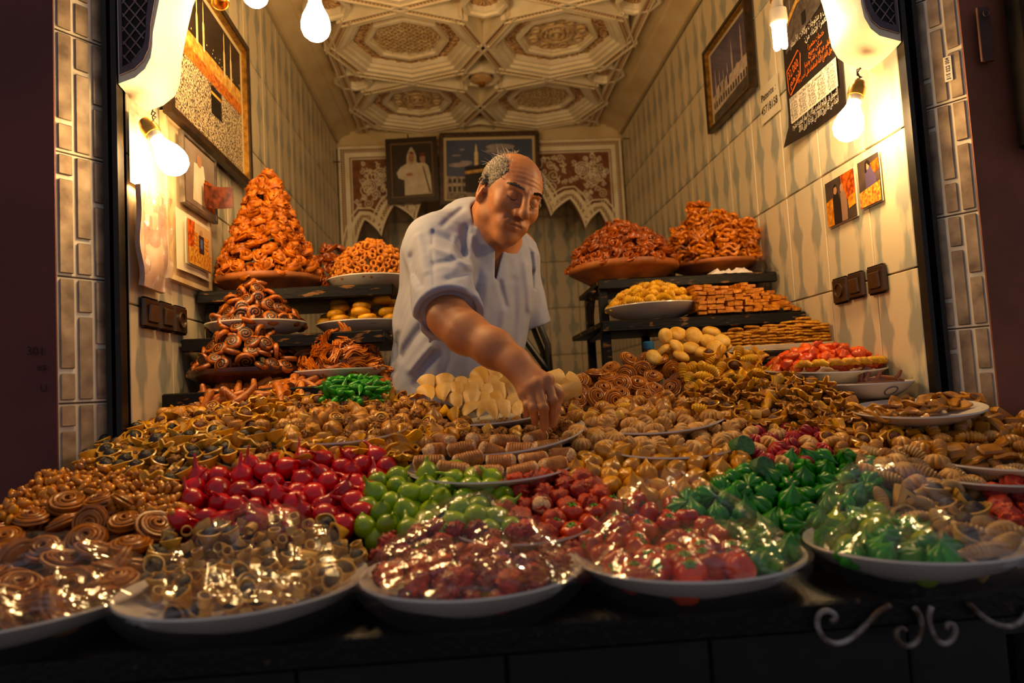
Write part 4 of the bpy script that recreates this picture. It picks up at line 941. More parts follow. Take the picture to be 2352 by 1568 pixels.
# water bottle, chair, paper
a = P(1491, 815, Y=1.90)
r = thing('water_bottle', 'clear plastic water bottle with a blue cap behind the round biscuits', 'bottle', loc=(a[0], 1.90, CH - .096))
ob('bottle_body', lathe([(.0005, .001), (.030, .001), (.032, .006), (.031, .05), (.032, .1), (.030, .135), (.018, .165), (.0125, .175), (.0125, .19), (.0005, .19)], 24, cap=False), film('bottle_plastic', base=.10, tint=(.85, .92, .95), rough=.1, bump=0), r)
ob('cap', lathe([(.014, .188), (.0145, .19), (.0145, .206), (.012, .208), (.0005, .208)], 20), mat('blue_cap', '2a6a9a', rough=.4), r)
r = thing('folding_chair', 'black tube-framed chair standing behind the man', 'chair', loc=(.28, 2.35, 0))
blk = mat('black_tube', '0c0b0b', rough=.4)
for dy in (0, .34):
    pa = [P(1225, 735, Y=2.3), P(1233, 756, Y=2.3), P(1250, 797, Y=2.3), P(1257, 880, Y=2.3)]; pts = [np.array([q[0] + .02 * (dy > 0), 2.2 + dy, q[2]]) for q in pa] + [np.array([pa[-1][0] + .02, 2.2 + dy, 0.0])]
    ob('back_post', local(r, tube(pts, .010, 8)), blk, r)
    q0, q1 = P(1200, 785, Y=2.3), P(1248, 850, Y=2.3); ob('arm_brace', local(r, tube([(q0[0], 2.2 + dy, q0[2]), (q1[0], 2.2 + dy, q1[2])], .010, 8)), blk, r)
    ob('front_leg', local(r, tube([(pa[0][0] - .30, 2.2 + dy, .62), (pa[0][0] - .34, 2.2 + dy, 0)], .010, 8)), blk, r)
pz = P(1257, 880, Y=2.3)
ob('seat', local(r, bbox(pz[0] - .36, pz[0], 2.19, 2.55, .60, .63, .01)), blk, r)
ob('top_rail', local(r, tube([(P(1225, 735, Y=2.3)[0], 2.2, P(1225, 735, Y=2.3)[2]), (P(1225, 735, Y=2.3)[0] + .02, 2.54, P(1225, 735, Y=2.3)[2])], .010, 8)), blk, r)
rs = np.random.RandomState(5)
def crump(x0, x1, y0, y1, z, hgt, seed, n=(14, 8)):
    q = np.random.RandomState(seed).rand(n[0] + 1, n[1] + 1)
    def f(u, v):
        e = min(1, 6 * min(u, v, 1 - u, 1 - v) + .12)
        return (x0 + (x1 - x0) * u + .004 * math.sin(40 * v), y0 + (y1 - y0) * v + .004 * math.sin(31 * u), z + hgt * e * q[int(round(u * n[0])), int(round(v * n[1]))])
    return sheet(f, *n)
ob('crumpled_paper', crump(.735, .875, 2.052, 2.085, CH + .3105, .02, 3), mat('tissue', 'e0d6cc', 'd0c4b8', rough=.6, scale=40), label='crumpled white tissue on the front edge of the right rack', cat='paper', smooth=1.2)
ob('plastic_bag', crump(.885, .945, 2.05, 2.16, CH + .3105, .06, 8), film('bag_plastic', base=.10, rough=.15, bump=.5), label='crumpled clear plastic bag beside the fritter dish', cat='bag', smooth=1.2)

# ------------------------------------------------------------------ sweets: one mesh (or body and part) for each kind, then copies
honey = mat('honey_glaze', 'bd6a14', '8a4208', rough=.42, spec=.28, scale=60, bump=0.44, var=.2, coat=0.09)
honey_d = mat('honey_dark', 'a4500f', '72320a', rough=.3, scale=60, bump=0.44, var=.25, coat=0.15)
amber = mat('amber_fritter', 'd27c0e', '9c4c08', rough=.28, scale=90, bump=0.66, var=.2, coat=0.24)
ringm = mat('ring_crust', 'd4861c', 'a4560c', rough=.5, scale=120, bump=0.66, var=.2)
bunm = mat('bun_crust', 'e0b050', 'c07a1c', rough=.45, scale=40, bump=0.33, var=.12)
swirlm = mat('swirl_dough', 'b4641c', '7e3a0c', rough=.3, scale=60, bump=0.44, var=.22, coat=0.18)
poppy = mat('poppy_filling', '2a130a', '150a06', rough=.35, scale=120, bump=.4, var=.2)
nestm = mat('shredded_nest', 'd0781c', 'ac5810', rough=.35, scale=60, var=.2, coat=0.12)
cigarm = mat('cigar_crust', 'c4741e', '9a4c10', rough=.4, scale=60, bump=0.44, var=.2)
grn = mat('green_marzipan', '2f9a1c', '1c7a12', rough=.3, scale=40, bump=.1, var=.2, coat=0.12)
dgrn = mat('dark_green_marzipan', '2c8a1e', '186a12', rough=.3, scale=30, bump=0.33, var=.22, coat=0.12)
lime = mat('lime_marzipan', '8aa81c', '5e861a', rough=.25, scale=35, bump=0.33, var=.18, coat=0.18, contrast=(.4, .75))
red = mat('red_marzipan', 'c8202a', 'a0121c', rough=.25, scale=30, bump=0.26, var=.2, coat=0.21)
yel = mat('yellow_marzipan', 'd69408', 'a87006', rough=.28, scale=30, bump=0.33, var=.18, coat=0.18)
tomm = mat('tomato_marzipan', 'c84014', '9a240c', rough=.25, scale=25, bump=0.26, var=.2, coat=0.21)
orch = mat('orange_sugared', 'c83c14', '9a2208', rough=.45, scale=140, bump=.6, var=.2)
crum = mat('red_sugar_crumbs', 'a82814', '6e120a', rough=.4, scale=120, bump=.4, var=.25)
beige = mat('beige_dough', 'dcb468', 'ba8840', rough=.35, scale=30, bump=0.33, var=.2, coat=0.15)
yelb = mat('golden_dough', 'e0ae48', 'bc8028', rough=.32, scale=30, bump=0.33, var=.2, coat=0.18)
brn = mat('nut_dough', 'c8965a', '9c6830', rough=.35, scale=40, bump=0.44, var=.22, coat=0.15)
nutm = mat('nut_crumb', 'ac7a44', '6a4220', rough=.5, scale=160, bump=.7, var=.2)
flutm = mat('sugar_fluted', 'd4ac78', 'ad7c44', rough=.5, scale=50, bump=0.44, var=.15)
sugar = mat('sugar_crust', 'ecd0a8', 'c89c6c', rough=.6, scale=260, bump=.6, var=.08)
rollm = mat('ridged_roll', 'b88458', '94603a', rough=.5, scale=80, bump=.2, var=.12)
coilm = mat('coil_dough', 'b47026', '8e5016', rough=.32, scale=40, bump=0.33, var=.18, coat=0.15)
creamd = mat('cream_dough', 'e8c88c', 'd4a862', rough=.45, scale=20, bump=.08, var=.08)
domem = mat('dome_biscuit', 'e8c274', 'c68e40', rough=.55, scale=25, bump=.4, bscale=70, var=.12)
cookm = mat('sesame_biscuit', 'cf9c46', 'a0641c', rough=.5, scale=120, bump=0.70, var=.12)
slicem = mat('almond_slice', 'cf8a2e', 'a45c16', rough=.45, scale=70, bump=0.66, var=.14)
shellm = mat('yellow_shell', 'e2b444', 'c48c26', rough=.45, scale=40, bump=0.33, var=.12)
pinkm = mat('pink_puff', 'e0784c', 'cf4a34', rough=.35, scale=30, bump=0.26, var=.25, coat=0.12)
goldn = mat('golden_raisin', 'cf8a20', 'a05c10', rough=.28, scale=60, bump=.2, var=.2, coat=0.21)
flatm = mat('flat_pastry', 'b88448', '8a5824', rough=.4, scale=30, bump=0.44, var=.18, coat=0.12)
leafm = mat('marzipan_leaf', '4a8a1c', '2f6a14', rough=.35, scale=50)
stripem = mat('striped_dough', 'c0a070', '8c6a44', rough=.45, scale=30, bump=0.22, var=.14)
darkf = mat('dark_filling', '24140c', '120a08', rough=.4, scale=160, bump=.6)
brownf = mat('walnut_filling', '6a3c18', '4a260e', rough=.45, scale=160, bump=.6, var=.2)
KIND = {}
def kind(name, variants): KIND[name] = [[(pn, mesh(pn, g, m, sm)) for pn, g, m, sm in v] for v in variants]
LT = np.linspace(0, 2 * PI, 31)[:-1]
def g_rosette(s, R=.023):
    q = np.random.RandomState(s); gs = []; LQ = np.linspace(0, 2 * PI, 25)[:-1]
    for k in range(4):
        f, p1, p2 = 2 + k % 2, q.rand() * 6, q.rand() * 6; a0 = q.rand() * 6; sc = (1.0, .80, .58, .34)[k]
        pts = [(R * sc * (.80 + .20 * math.cos(f * t + p1)) * math.cos(t + a0 + .30 * math.sin(2 * t + p2)), R * sc * (.80 + .20 * math.cos(f * t + p1)) * math.sin(t + a0 + .30 * math.sin(2 * t + p2)), .0045 * math.sin(2 * t + p2) + .0026 * k) for t in LQ]
        gs.append(tube(pts, .0056, 5, True, (.62, 1.0), .05))
    gs.append(lathe([(.0005, -.006), (R * .7, -.005), (R * .8, 0), (R * .5, .004), (.0005, .006)], 10, cap=False))
    return bumpy(join(*gs), .0009, 220, s)
kind('rosette', [[('honey_rosette', g_rosette(s), honey, 1.2)] for s in range(5)])
kind('rosette_dark', [[('dark_honey_rosette', g_rosette(s + 9, .024), honey_d, 1.2)] for s in range(4)])
kind('ring', [[('ring_biscuit', bumpy(tube([(.0078 * math.cos(t), .0078 * math.sin(t) * .9, 0) for t in LT[::2]], .0040, 7, True, (1, 1.45)), .0010, 420, s), ringm, 1.2)] for s in range(3)])
kind('bun', [[('yellow_bun', bumpy(lathe([(.0005, -.009), (.018, -.009), (.023, -.004), (.024, .001), (.021, .007), (.013, .0105), (.006, .010), (.0005, .008)], 18, cap=False), .001, 120, s), bunm, 1.2)] for s in range(3)])
def spi(R, turns, z, rad, n=5, fl=(1, 1), k=13, ph=0):
    t = np.linspace(.06, 1, int(k * turns)); return tube([(R * q * math.cos(ph + 2 * PI * turns * q), R * q * math.sin(ph + 2 * PI * turns * q), z) for q in t], rad, n, False, fl)
def g_swirl(s):
    b = bumpy(lathe([(.0005, -.0065), (.019, -.0065), (.0225, -.003), (.0225, .003), (.019, .0065), (.0005, .0065)], 18, lambda a, k: 1 + .10 * math.cos(a + s) + .05 * math.cos(2 * a + 2 * s), False), .0008, 150, s)
    f = join(spi(.0180, 2.3, .0062, .0030, 5, (1, .5), k=11), spi(.0180, 2.3, -.0062, .0030, 5, (1, .5), k=11))
    return [('poppy_swirl', b, swirlm, 1.0), ('poppy_filling', f, poppy, 1.2)]
kind('swirl', [g_swirl(s) for s in range(3)])
def g_nest(s, L=.040, W=.022, n=34):
    q = np.random.RandomState(s); gs = []
    for k in range(n):
        a = q.rand() * 6.28; r = W * .5 * math.sqrt(q.rand()); y0, z0 = r * math.cos(a), .7 * r * math.sin(a); p = q.rand(4) - .5
        gs.append(tube([(L * (t - .5) * (1 + .15 * p[0]), y0 * (.45 + 2.2 * abs(t - .5)) + .010 * p[1] * math.sin(3 * t) + .012 * (t - .5) ** 2 * 4 * (s % 2), z0 * (.5 + 2 * abs(t - .5)) + .008 * p[2] * t - .008 * (2 * t - 1) ** 2) for t in np.linspace(0, 1, 6)], .0016, 3))
    return join(*gs)
kind('nest', [[('shredded_honey_nest', g_nest(s), nestm, 1.5)] for s in range(3)])
def g_cigar(s):
    t = np.linspace(0, 1, 9); g = tube([(.062 * (a - .5), .003 * math.sin(4 * a + s), 0) for a in t], [.0055, .0066, .0072, .008, .0086, .009, .0092, .0094, .009], 9); sp = tube([(.062 * (a - .5), .0088 * (.6 + .45 * a) * math.cos(9 * a), .0088 * (.6 + .45 * a) * math.sin(9 * a)) for a in np.linspace(0, 1, 18)], .0013, 4)
    return join(bumpy(g, .0008, 200, s), sp)
kind('cigar', [[('rolled_cigar_pastry', g_cigar(s), cigarm, 1.0)] for s in range(3)])
def g_pod(s, L=.05, r=.010, lob=5):
    t = np.linspace(0, 1, 10); pr = [.35, .8, 1, .95, .85, .72, .55, .38, .22, .06]
    g = tube([(L * (a - .45), .010 * math.sin(2.4 * a + s), .010 * a * a) for a in t], [r * q for q in pr], 10); v = np.array(g[0])
    for i in range(100): v[i] += 0
    return bumpy(g, .0012, 180, s)
kind('pod', [[('green_pod_sweet', g_pod(s), grn, 1.2)] for s in range(3)])
def g_cornet(s, R=.0145, L=.032, fm=darkf, body=beige):
    def f(u, v):
        a = 2 * PI * 1.12 * u; r = (.0018 + R * v ** .8) * (1 + .12 * u); tip = 1 + .30 * max(0, math.cos(a - .6)) ** 3 * v + .2 * max(0, math.cos(a - .6 - PI)) ** 3 * v
        return (r * tip * math.cos(a), r * .86 * math.sin(a), L * (v - .62) * (1 + .12 * math.cos(a - .6) * v))
    b = sheet(f, 20, 5, .0026); fl = tr(bumpy(tr(ico(10, 6), s=R * .86), .001, 400, s), (0, 0, L * .24))
    return [('cornet_pastry', b, body, .9), ('filling', fl, fm, 1.2)]
kind('cornet_dark', [g_cornet(s) for s in range(2)])
kind('cornet', [g_cornet(s + 4, .013, .030, brownf, yelb) for s in range(2)])
kind('cornet_pale', [g_cornet(s + 7, .0155, .034, darkf, mat('pale_dough', 'cdaa6e', 'b08446', rough=.4, scale=30, bump=.15, var=.14)) for s in range(2)])
def g_starfold(s, n=5, R=.020, body=yelb, fm=brownf):
    def f(u, v):
        a = 2 * PI * u; pk = abs(math.cos(n * a / 2)) ** 1.5; r = R * v * (.60 + .62 * pk); z = .015 * v ** 1.5 * (.45 + .55 * (1 - pk)) - .004 + .004 * pk * v
        return (r * math.cos(a), r * math.sin(a), z)
    return [('star_folded_pastry', sheet(f, 40, 4, .0030), body, 1.0), ('filling', tr(bumpy(tr(ico(8, 6), s=.0062), .001, 500, s), (0, 0, .002)), fm, 1.2)]
kind('starfold', [g_starfold(s, 5) for s in range(2)] + [g_starfold(3, 4, .019)])
kind('starfold_brown', [g_starfold(s + 2, 5, .0195, mat('brown_star_dough', 'bc8a48', '946024', rough=.36, scale=30, bump=.33, var=.2), brownf) for s in range(2)])
kind('starfold_dark', [g_starfold(5, 4, .021, beige, darkf), g_starfold(6, 5, .020, beige, darkf)])
def g_flute(n, R, H_, tip=0.0, dep=.16, s=0):
    pr = [(.0005, -H_ * .5), (R * .75, -H_ * .5), (R, -H_ * .28), (R * .98, 0), (R * .82, H_ * .28), (R * .5, H_ * .44), (R * .2, H_ * .5 + tip * .4), (.0006, H_ * .5 + tip)]
    return lathe(pr, n * 4, lambda a, k: 1 - dep * (1 - abs(math.cos(n * a / 2)) ** .6) * min(1, 4 * k * (1.15 - k)), False)
kind('fluted', [[('fluted_cookie', bumpy(g_flute(n, .0195, .021, 0, .24), .0006, 150, n), flutm, 1.0)] for n in (10, 12)])
kind('fluted_red', [[('red_fluted_sweet', g_flute(11, .018, .021, .001, .26), mat('crimson_marzipan', 'b01418', '7a0a10', rough=.35, scale=40, bump=.2, var=.25), 1.0)]])
kind('fluted_nut', [[('fluted_nut_cookie', bumpy(g_flute(9, .0180, .022, .002, .22), .0008, 150, n), brn, 1.0)] for n in (1, 2)])
kind('garlic', [[('garlic_bulb_sweet', g_flute(8, .0175, .024, .012, .15), brn, 1.0)]])
kind('yellow_bulb', [[('yellow_bulb_sweet', bumpy(g_flute(7, .0180, .027, .010, .17), .0012, 90, s), yel, 1.0)] for s in range(3)])
def bend(g, kx, ky): v = np.array(g[0]); z = np.maximum(v[:, 2], 0); v[:, 0] += kx * z * z; v[:, 1] += ky * z * z; return v, g[1]
kind('star_pepper', [[('green_star_pepper', bend(g_flute(7, .0185, .025, .010, .24), 16 * k, 8), dgrn, 1.0)] for k in (-1, .4, 1.6)])
def g_coil(R, rad, s=0, turns=3.4):
    gs = [lathe([(.0005, -R * .30), (R * .75, -R * .30), (R * .93, -R * .05), (R * .80, R * .16), (.0005, R * .22)], 16, cap=False)]
    T_ = 5.2; pts = []
    for t in np.linspace(.0, 1, 92):
        r_ = R * (.14 + .86 * min(1, t * 1.22)); z_ = R * .34 * math.sqrt(max(0, 1 - (r_ / R) ** 2 * .93)) - R * .30 * max(0, t - .82) / .18
        a_ = s * 2 + 2 * PI * T_ * t; pts.append((r_ * math.cos(a_) * (1 + .05 * math.sin(a_ * .37 + s)), r_ * .95 * math.sin(a_), z_ + .0008 * math.sin(7 * t + s)))
    gs.append(tube(pts, R * .105, 5)); return bumpy(join(*gs), .0009, 110, s)
kind('coil', [[('coiled_pastry', g_coil(.0225, .0034, s, 3.3 + .3 * s), coilm, 1.2)] for s in range(3)])
kind('coil_big', [[('large_coiled_pastry', g_coil(.0260, .0036, s, 3.6), mat('coil_big_dough', 'ac6a2e', '84501e', rough=.34, scale=40, bump=.15, var=.14, coat=0.15), 1.2)] for s in range(3)])
def g_roll(s):
    pr = []
    for k in range(23): pr.append((.0115 * (1 - .35 * max(0, abs(k - 11) - 9) / 2) * (1 + .10 * (k % 2)), -.023 + .046 * k / 22))
    b = tr(bumpy(lathe(pr, 14), .0006, 150, s), M=rotm('Y', PI / 2)); e = join(*[tr(bumpy(tr(ico(10, 6), s=.0112), .0018, 500, s + k), (k * .020, 0, 0), np.diag([.5, 1, 1])) for k in (-1, 1)])
    return [('sugared_roll', b, rollm, .9), ('sugar_crust', e, sugar, 1.2)]
kind('roll', [g_roll(s) for s in range(2)])
def g_tri(s, L=.058):
    def f(u, v):
        t = 2 * u - 1; w_ = 1 - v
        return (.0245 * w_ * math.sin(t * 1.35) / .976, -.021 * w_ * math.cos(t * 1.35) + .016 * w_ * w_ + .002 * math.sin(4 * u + s), -.029 + L * w_ * (1 - .16 * t * t))
    return sheet(f, 14, 7, .0032)
kind('triangle', [[('folded_cream_triangle', g_tri(s), creamd, .9)] for s in range(3)])
kind('slice', [[('almond_slice', tr(bumpy(bbox(-.030, .030, -.0115, .0115, -.0042, .0042, .0009), .0006, 120, s), M=rotm('Z', .03 * s)), slicem, .6)] for s in range(3)])
def g_shell(s, L=.042, R=.0105, n=9, m=shellm, nm='yellow_shell_cake'):
    t = np.linspace(0, 1, 4 * n + 1); rad = [R * (math.sin(PI * (.08 + .84 * a))) ** .55 * (1 + .13 * math.cos(2 * PI * n * a)) for a in t]
    return [(nm, tube([(L * (a - .5), .004 * math.sin(PI * a) * (s - 1), .006 * math.sin(PI * a)) for a in t], rad, 10), m, 1.0)]
kind('shell', [g_shell(s) for s in range(3)])
kind('ridged', [g_shell(s, .040, .0100, 8, brn, 'ridged_nut_biscuit') for s in range(2)] + [[('ridged_nut_biscuit', bumpy(bbox(-.020, .020, -.013, .013, -.007, .007, .003), .0015, 260, 4), flatm, .6)]])
kind('finger', [g_shell(s, .050, .0088, 11, stripem, 'striped_finger_biscuit') for s in range(2)])
def g_fritter(s):
    q = np.random.RandomState(s); a = q.rand(6) * 6; gs = []
    for k in range(3):
        pts = [((.027 - .009 * k + .006 * math.sin(5 * t + a[k])) * math.cos(t + .25 * math.sin(4 * t + a[k + 1])), (.027 - .009 * k + .006 * math.sin(5 * t + a[k])) * math.sin(t + .25 * math.sin(4 * t + a[k + 1])), .0055 * math.sin(7 * t + a[k + 2])) for t in np.linspace(0, 2 * PI, 41)[:-1]]
        gs.append(bumpy(tube(pts, .0050, 5, True), .0010, 400, s + k))
    return join(*gs)
kind('fritter', [[('funnel_fritter', g_fritter(s), amber, 1.2)] for s in range(4)])
kind('puff', [[('pink_puff', bumpy(tr(ico(14, 9), s=.0145, M=np.diag([1.15, .9, .72])), .0040, 170, s), pinkm, 1.2)] for s in range(3)])
kind('puff_gold', [g_shell(s, .044, .009, 3, bunm, 'golden_twist') for s in range(2)])
def g_fig(s, m, nm, R=.0180, stem=.012):
    pr = [(.0005, -R), (R * .45, -R * .93), (R * .85, -R * .55), (R, 0), (R * .90, R * .46), (R * .62, R * .82), (R * .34, R * 1.02), (R * .20, R * 1.16), (R * .15, R * 1.16 + stem * .5), (R * .10, R * 1.16 + stem), (.0003, R * 1.16 + stem)]
    return [(nm, bumpy(bend(lathe(pr, 16, None, False), 14 * math.sin(s * 2.1), 14 * math.cos(s * 1.7)), .0007, 90, s), m, 1.2)]
kind('red_fig', [g_fig(s, red, 'red_fig_sweet', .0180, .013 + .004 * (s % 2)) for s in range(4)])
kind('lime_fig', [g_fig(s, lime, 'lime_fig_sweet', .0180, .006 + .006 * (s % 2)) for s in range(4)])
def g_tomato(s):
    b = lathe([(.0005, -.012), (.009, -.013), (.016, -.009), (.0195, -.001), (.018, .007), (.012, .0115), (.005, .0115), (.0005, .0095)], 30, lambda a, k: 1 - .26 * (1 - abs(math.cos(3 * a)) ** .5) * min(1, 5 * k * (1 - k)), False)
    cp = join(*[tr(sheet(lambda u, v: (.010 * u, .0032 * (v - .5) * (1 - u ** 2) * 2, .0125 + .001 * math.sin(3 * u) - .002 * u * u), 4, 2, .0008), M=rotm('Z', PI / 2.5 * k + s)) for k in range(5)] + [lathe([(.0015, .011), (.0012, .016), (.0003, .0162)], 6)])
    return [('marzipan_tomato', b, tomm, 1.2), ('leaf_cap', cp, leafm, 1.0)]
kind('tomato', [g_tomato(s) for s in range(3)])
kind('chunk', [[('orange_sugared_berry', bumpy(tr(ico(18, 12), s=.0175, M=np.diag([1, .9, .85])), .0042, 330, s), orch, 1.3)] for s in range(4)])
def g_cluster(s, n, R, r, m_, nm, dark=None):
    q = np.random.RandomState(s); gs = []
    for k in range(n):
        z = 1 - 2 * (k + .5) / n; a = 2.4 * k; rr = math.sqrt(max(0, 1 - z * z)); M = eul(*(q.rand(3) * 6)) @ np.diag([1.5, .8, .75])
        gs.append(tr(tr(ico(6, 4), s=r * (.7 + .5 * q.rand()), M=M), R * np.array([rr * math.cos(a), rr * math.sin(a), z * .8]) * (.8 + .35 * q.rand())))
    return [(nm, join(*gs), m_, 1.5)]
kind('crumbball', [[('red_crumbed_sweet', join(bumpy(tr(ico(16, 10), s=.0135), .0030, 420, s), g_cluster(s, 70, .0145, .0022, crum, 'x')[0][1]), crum, 1.4)] for s in range(3)])
kind('raisin_nest', [g_cluster(s, 22, .019, .0072, goldn, 'golden_raisin_cluster') for s in range(3)])
kind('nutball', [[('walnut_crumbed_sweet', join(bumpy(tr(ico(14, 9), s=.0120), .0026, 420, s), g_cluster(s, 44, .0125, .0022, nutm, 'x')[0][1]), nutm, 1.4)] for s in range(2)])
def g_snail(s, m_=brn):
    return [('rolled_snail_sweet', bumpy(lathe([(.0005, -.009), (.0125, -.009), (.0140, -.006), (.0140, .006), (.0125, .0085), (.0005, .0085)], 16, cap=False), .0006, 150, s), m_, 1.0), ('nut_swirl', spi(.0118, 2.2, .0084, .0018, 4, k=11), nutm, 1.2)]
kind('snail', [g_snail(0), g_snail(1, beige)])
kind('amberfold', [[('amber_folded_pastry', sheet(lambda u, v, s=s: (.038 * (u - .5) * (1 - .35 * v), .022 * (v - .5) + .006 * math.sin(6 * u + s), .010 * math.sin(PI * u) * (1 - v) + .008 * math.sin(5 * v + s)), 8, 6, .0035), yelb, 1.0)] for s in range(3)])
kind('flatfold', [[('flat_folded_pastry', sheet(lambda u, v, s=s: (.056 * (u - .5) + .006 * math.sin(4 * v + s), .030 * (v - .5) * (1 - .4 * abs(u - .5)), .006 * math.sin(4 * u + 3 * v + s)), 10, 6, .005), flatm, 1.0)] for s in range(3)])
kind('cookie', [[('sesame_biscuit', bumpy(lathe([(.0005, -.0032), (.0185, -.0032), (.0205, -.001), (.020, .0016), (.017, .0034), (.0005, .0036)], 20, lambda a, k: 1 + .03 * math.cos(9 * a), False), .0007, 300, s), cookm, 1.0)] for s in range(3)])
kind('dome', [[('domed_biscuit', bumpy(lathe([(.0005, -.007), (.024, -.007), (.0275, -.003), (.026, .003), (.019, .0085), (.010, .0105), (.0005, .011)], 22, cap=False), .0009, 120, s), domem, 1.2)] for s in range(3)])
kind('curl', [[('rolled_dough_curl', sheet(lambda u, v, s=s: ((.0088 + .0016 * u) * math.cos(7.4 * u) * (1 + .12 * s * v), (.0088 + .0016 * u) * math.sin(7.4 * u), .016 * (v - .5) + .003 * math.sin(5 * u + s)), 20, 3, .0022), MATS['pale_dough'], 1.0)] for s in range(3)])
kind('gcyl', [[('green_sugared_cylinder', bumpy(lathe([(.0005, -.012), (.016, -.012), (.0172, -.010), (.0172, .010), (.016, .012), (.0005, .012)], 22, lambda a, k: 1 + .03 * math.cos(14 * a), False), .0006, 200, 1), mat('green_sugar', '2a6a2c', '1a4a20', rough=.5, scale=120, bump=.4), .8)]])
kind('berrycake', [[('crumbed_cream_cake', bumpy(tr(ico(14, 10), s=.0155, M=np.diag([1, 1, .95])), .001, 300, 1), sugar, 1.2)]])

NPL = 0
REC = []                                                    # every sweet: object, place, heap, kind
HEAPID = 0
CORE = {}
def put(k, pos, R3, s, label, cat, group):
    global NPL
    v = KIND[k][rnd.randrange(len(KIND[k]))]; o = None
    for i, (pn, me_) in enumerate(v):
        if i == 0: o = link(pn, me_, None, label, cat, group, None, T4(pos, R3, s))
        else: link(pn, me_, o)
    NPL += 1; REC.append([o, np.array(pos, float), HEAPID, k, ''])
    return o
def orient(n, tilt, flip=True):
    """z along n, any turn, and a random lean"""
    R3 = aim(n) @ rotm('Z', rnd.random() * 6.283); ax = rnd.random() * 6.283; t = rnd.gauss(0, tilt)
    return np.array(Matrix.Rotation(t, 3, Vector((math.cos(ax), math.sin(ax), 0)))) @ R3
def darts(cand, sp, tries):
    """dart throwing in 3-D; cand() gives (point, data) or None"""
    pts = []; A = np.zeros((0, 3))
    for _ in range(tries):
        c = cand()
        if c is None: continue
        if len(A) and (((A - c[0]) ** 2).sum(1) < sp * sp).any(): continue
        pts.append(c); A = np.vstack([A, c[0]])
    return pts
def heap(poly, kinds, sp, labels, cat, group, layers=((0, 1.0),), tilt=.6, lift=0.0, yf=None, scale=(.9, 1.12), up=(0, -.25, .97), lie=False, inside=None):
    """sweets strewn over the bed inside an outline; each lower layer lies deeper and a bit wider spaced"""
    global HEAPID
    HEAPID += 1
    W = [ray_bed(x, y, lift) if yf is None else P(x, y, Y=np.interp(y, yf[0], yf[1])) for x, y in poly]
    xs = [q[0] for q in W]; ys = [q[1] for q in W]; names = [k for k, w_ in kinds]; wts = [w_ for k, w_ in kinds]
    bx = [p[0] for p in poly]; by = [p[1] for p in poly]
    for dz, f in layers:
        def cand():
            if yf is None:
                x, y = rnd.uniform(min(xs), max(xs)), rnd.uniform(min(ys), max(ys)); z = bed(x, y) + lift
                if not inpoly(*proj((x, y, z)), poly): return None
                if inside is not None and y < inside[0][1] + .06 and math.hypot(x - inside[0][0], y - inside[0][1]) > inside[1] * (.86 if dz == 0 else .62): return None
                return (np.array([x, y, z]), 0)
            px_, py_ = rnd.uniform(min(bx), max(bx)), rnd.uniform(min(by), max(by))
            if not inpoly(px_, py_, poly): return None
            return (P(px_, py_, Y=np.interp(py_, yf[0], yf[1]) + (0 if dz == 0 else .02)), 0)
        area = max(1e-4, (max(xs) - min(xs)) * max(.06, max(ys) - min(ys)))
        for p, _ in darts(cand, sp * f, int(min(2600, 40 * area / sp ** 2 + 200))):
            k = rnd.choices(names, wts)[0]; nrm = np.array(up) + np.array([rnd.gauss(0, .15), rnd.gauss(0, .15), 0])
            R3 = orient(nrm, tilt)
            put(k, p + np.array([0, 0, dz + rnd.uniform(-.003, .004)]), R3, rnd.uniform(*scale), labels[k] if isinstance(labels, dict) else labels, cat, group if not isinstance(group, dict) else group[k])
            if dz < 0: REC[-1][4] = 'low'
def mound(key, Hm, kindn, sp, label, cat, group, rf=.92, power=1.0, tilt=.35, flat=0.0, layers=2, core=None, scale=(.9, 1.1), top=None, z0=0.0, drop=.9):
    global HEAPID
    HEAPID += 1
    c, r, R3, ov, h = DISH[key]; c = c + np.array([0, 0, z0]); r = r * rf
    def surf(t):                                             # t: 0 at the rim .. 1 at the top
        return r * (1 - t) ** power if top is None else r * float(np.interp(t, *top))
    for L in range(layers):
        k = 1 - .16 * L
        def cand():
            t = rnd.random(); a = rnd.random() * 6.283; rr = surf(t)
            if rnd.random() > max(.12, rr / r): return None
            dr = (surf(min(1, t + .04)) - surf(max(0, t - .04))) / ((min(1, t + .04) - max(0, t - .04)) * Hm); n = np.array([math.cos(a), math.sin(a), -dr]); n /= np.linalg.norm(n)
            p = c + np.array([rr * k * math.cos(a), rr * k * math.sin(a), Hm * t * k])
            if n @ (p - CAM0) / np.linalg.norm(p - CAM0) > .45: return None
            return p, n
        pts = darts(cand, sp * (1 if L == 0 else 1.15), int(60 * r * (r + Hm) * 3.2 / sp ** 2) + 200)
        if L == 1 and core:                                  # the buried sweets nobody can count
            gs = []
            for p, n in pts[:230]:
                vm = KIND[kindn][0][0][1]; V = np.array([q.co[:] for q in vm.vertices]); F = [tuple(q.vertices) for q in vm.polygons]
                gs.append(tr((V, F), p, orient(n * (1 - flat) + np.array([0, 0, flat]), tilt)))
            if gs: ob(core[0], join(*gs), KIND[kindn][0][0][1].materials[0], label=core[1], cat=cat, kind='stuff', smooth=1.3)
            continue
        for p, n in pts:
            t_ = (p[2] - c[2]) / Hm
            put(kindn, p, orient(n * (1 - flat) + np.array([0, 0, flat]), tilt), rnd.uniform(*scale), label, cat, group)
            REC[-1][4] = 'near the foot of the heap' if t_ < .25 else 'halfway up the heap' if t_ < .6 else 'near the top of the heap'

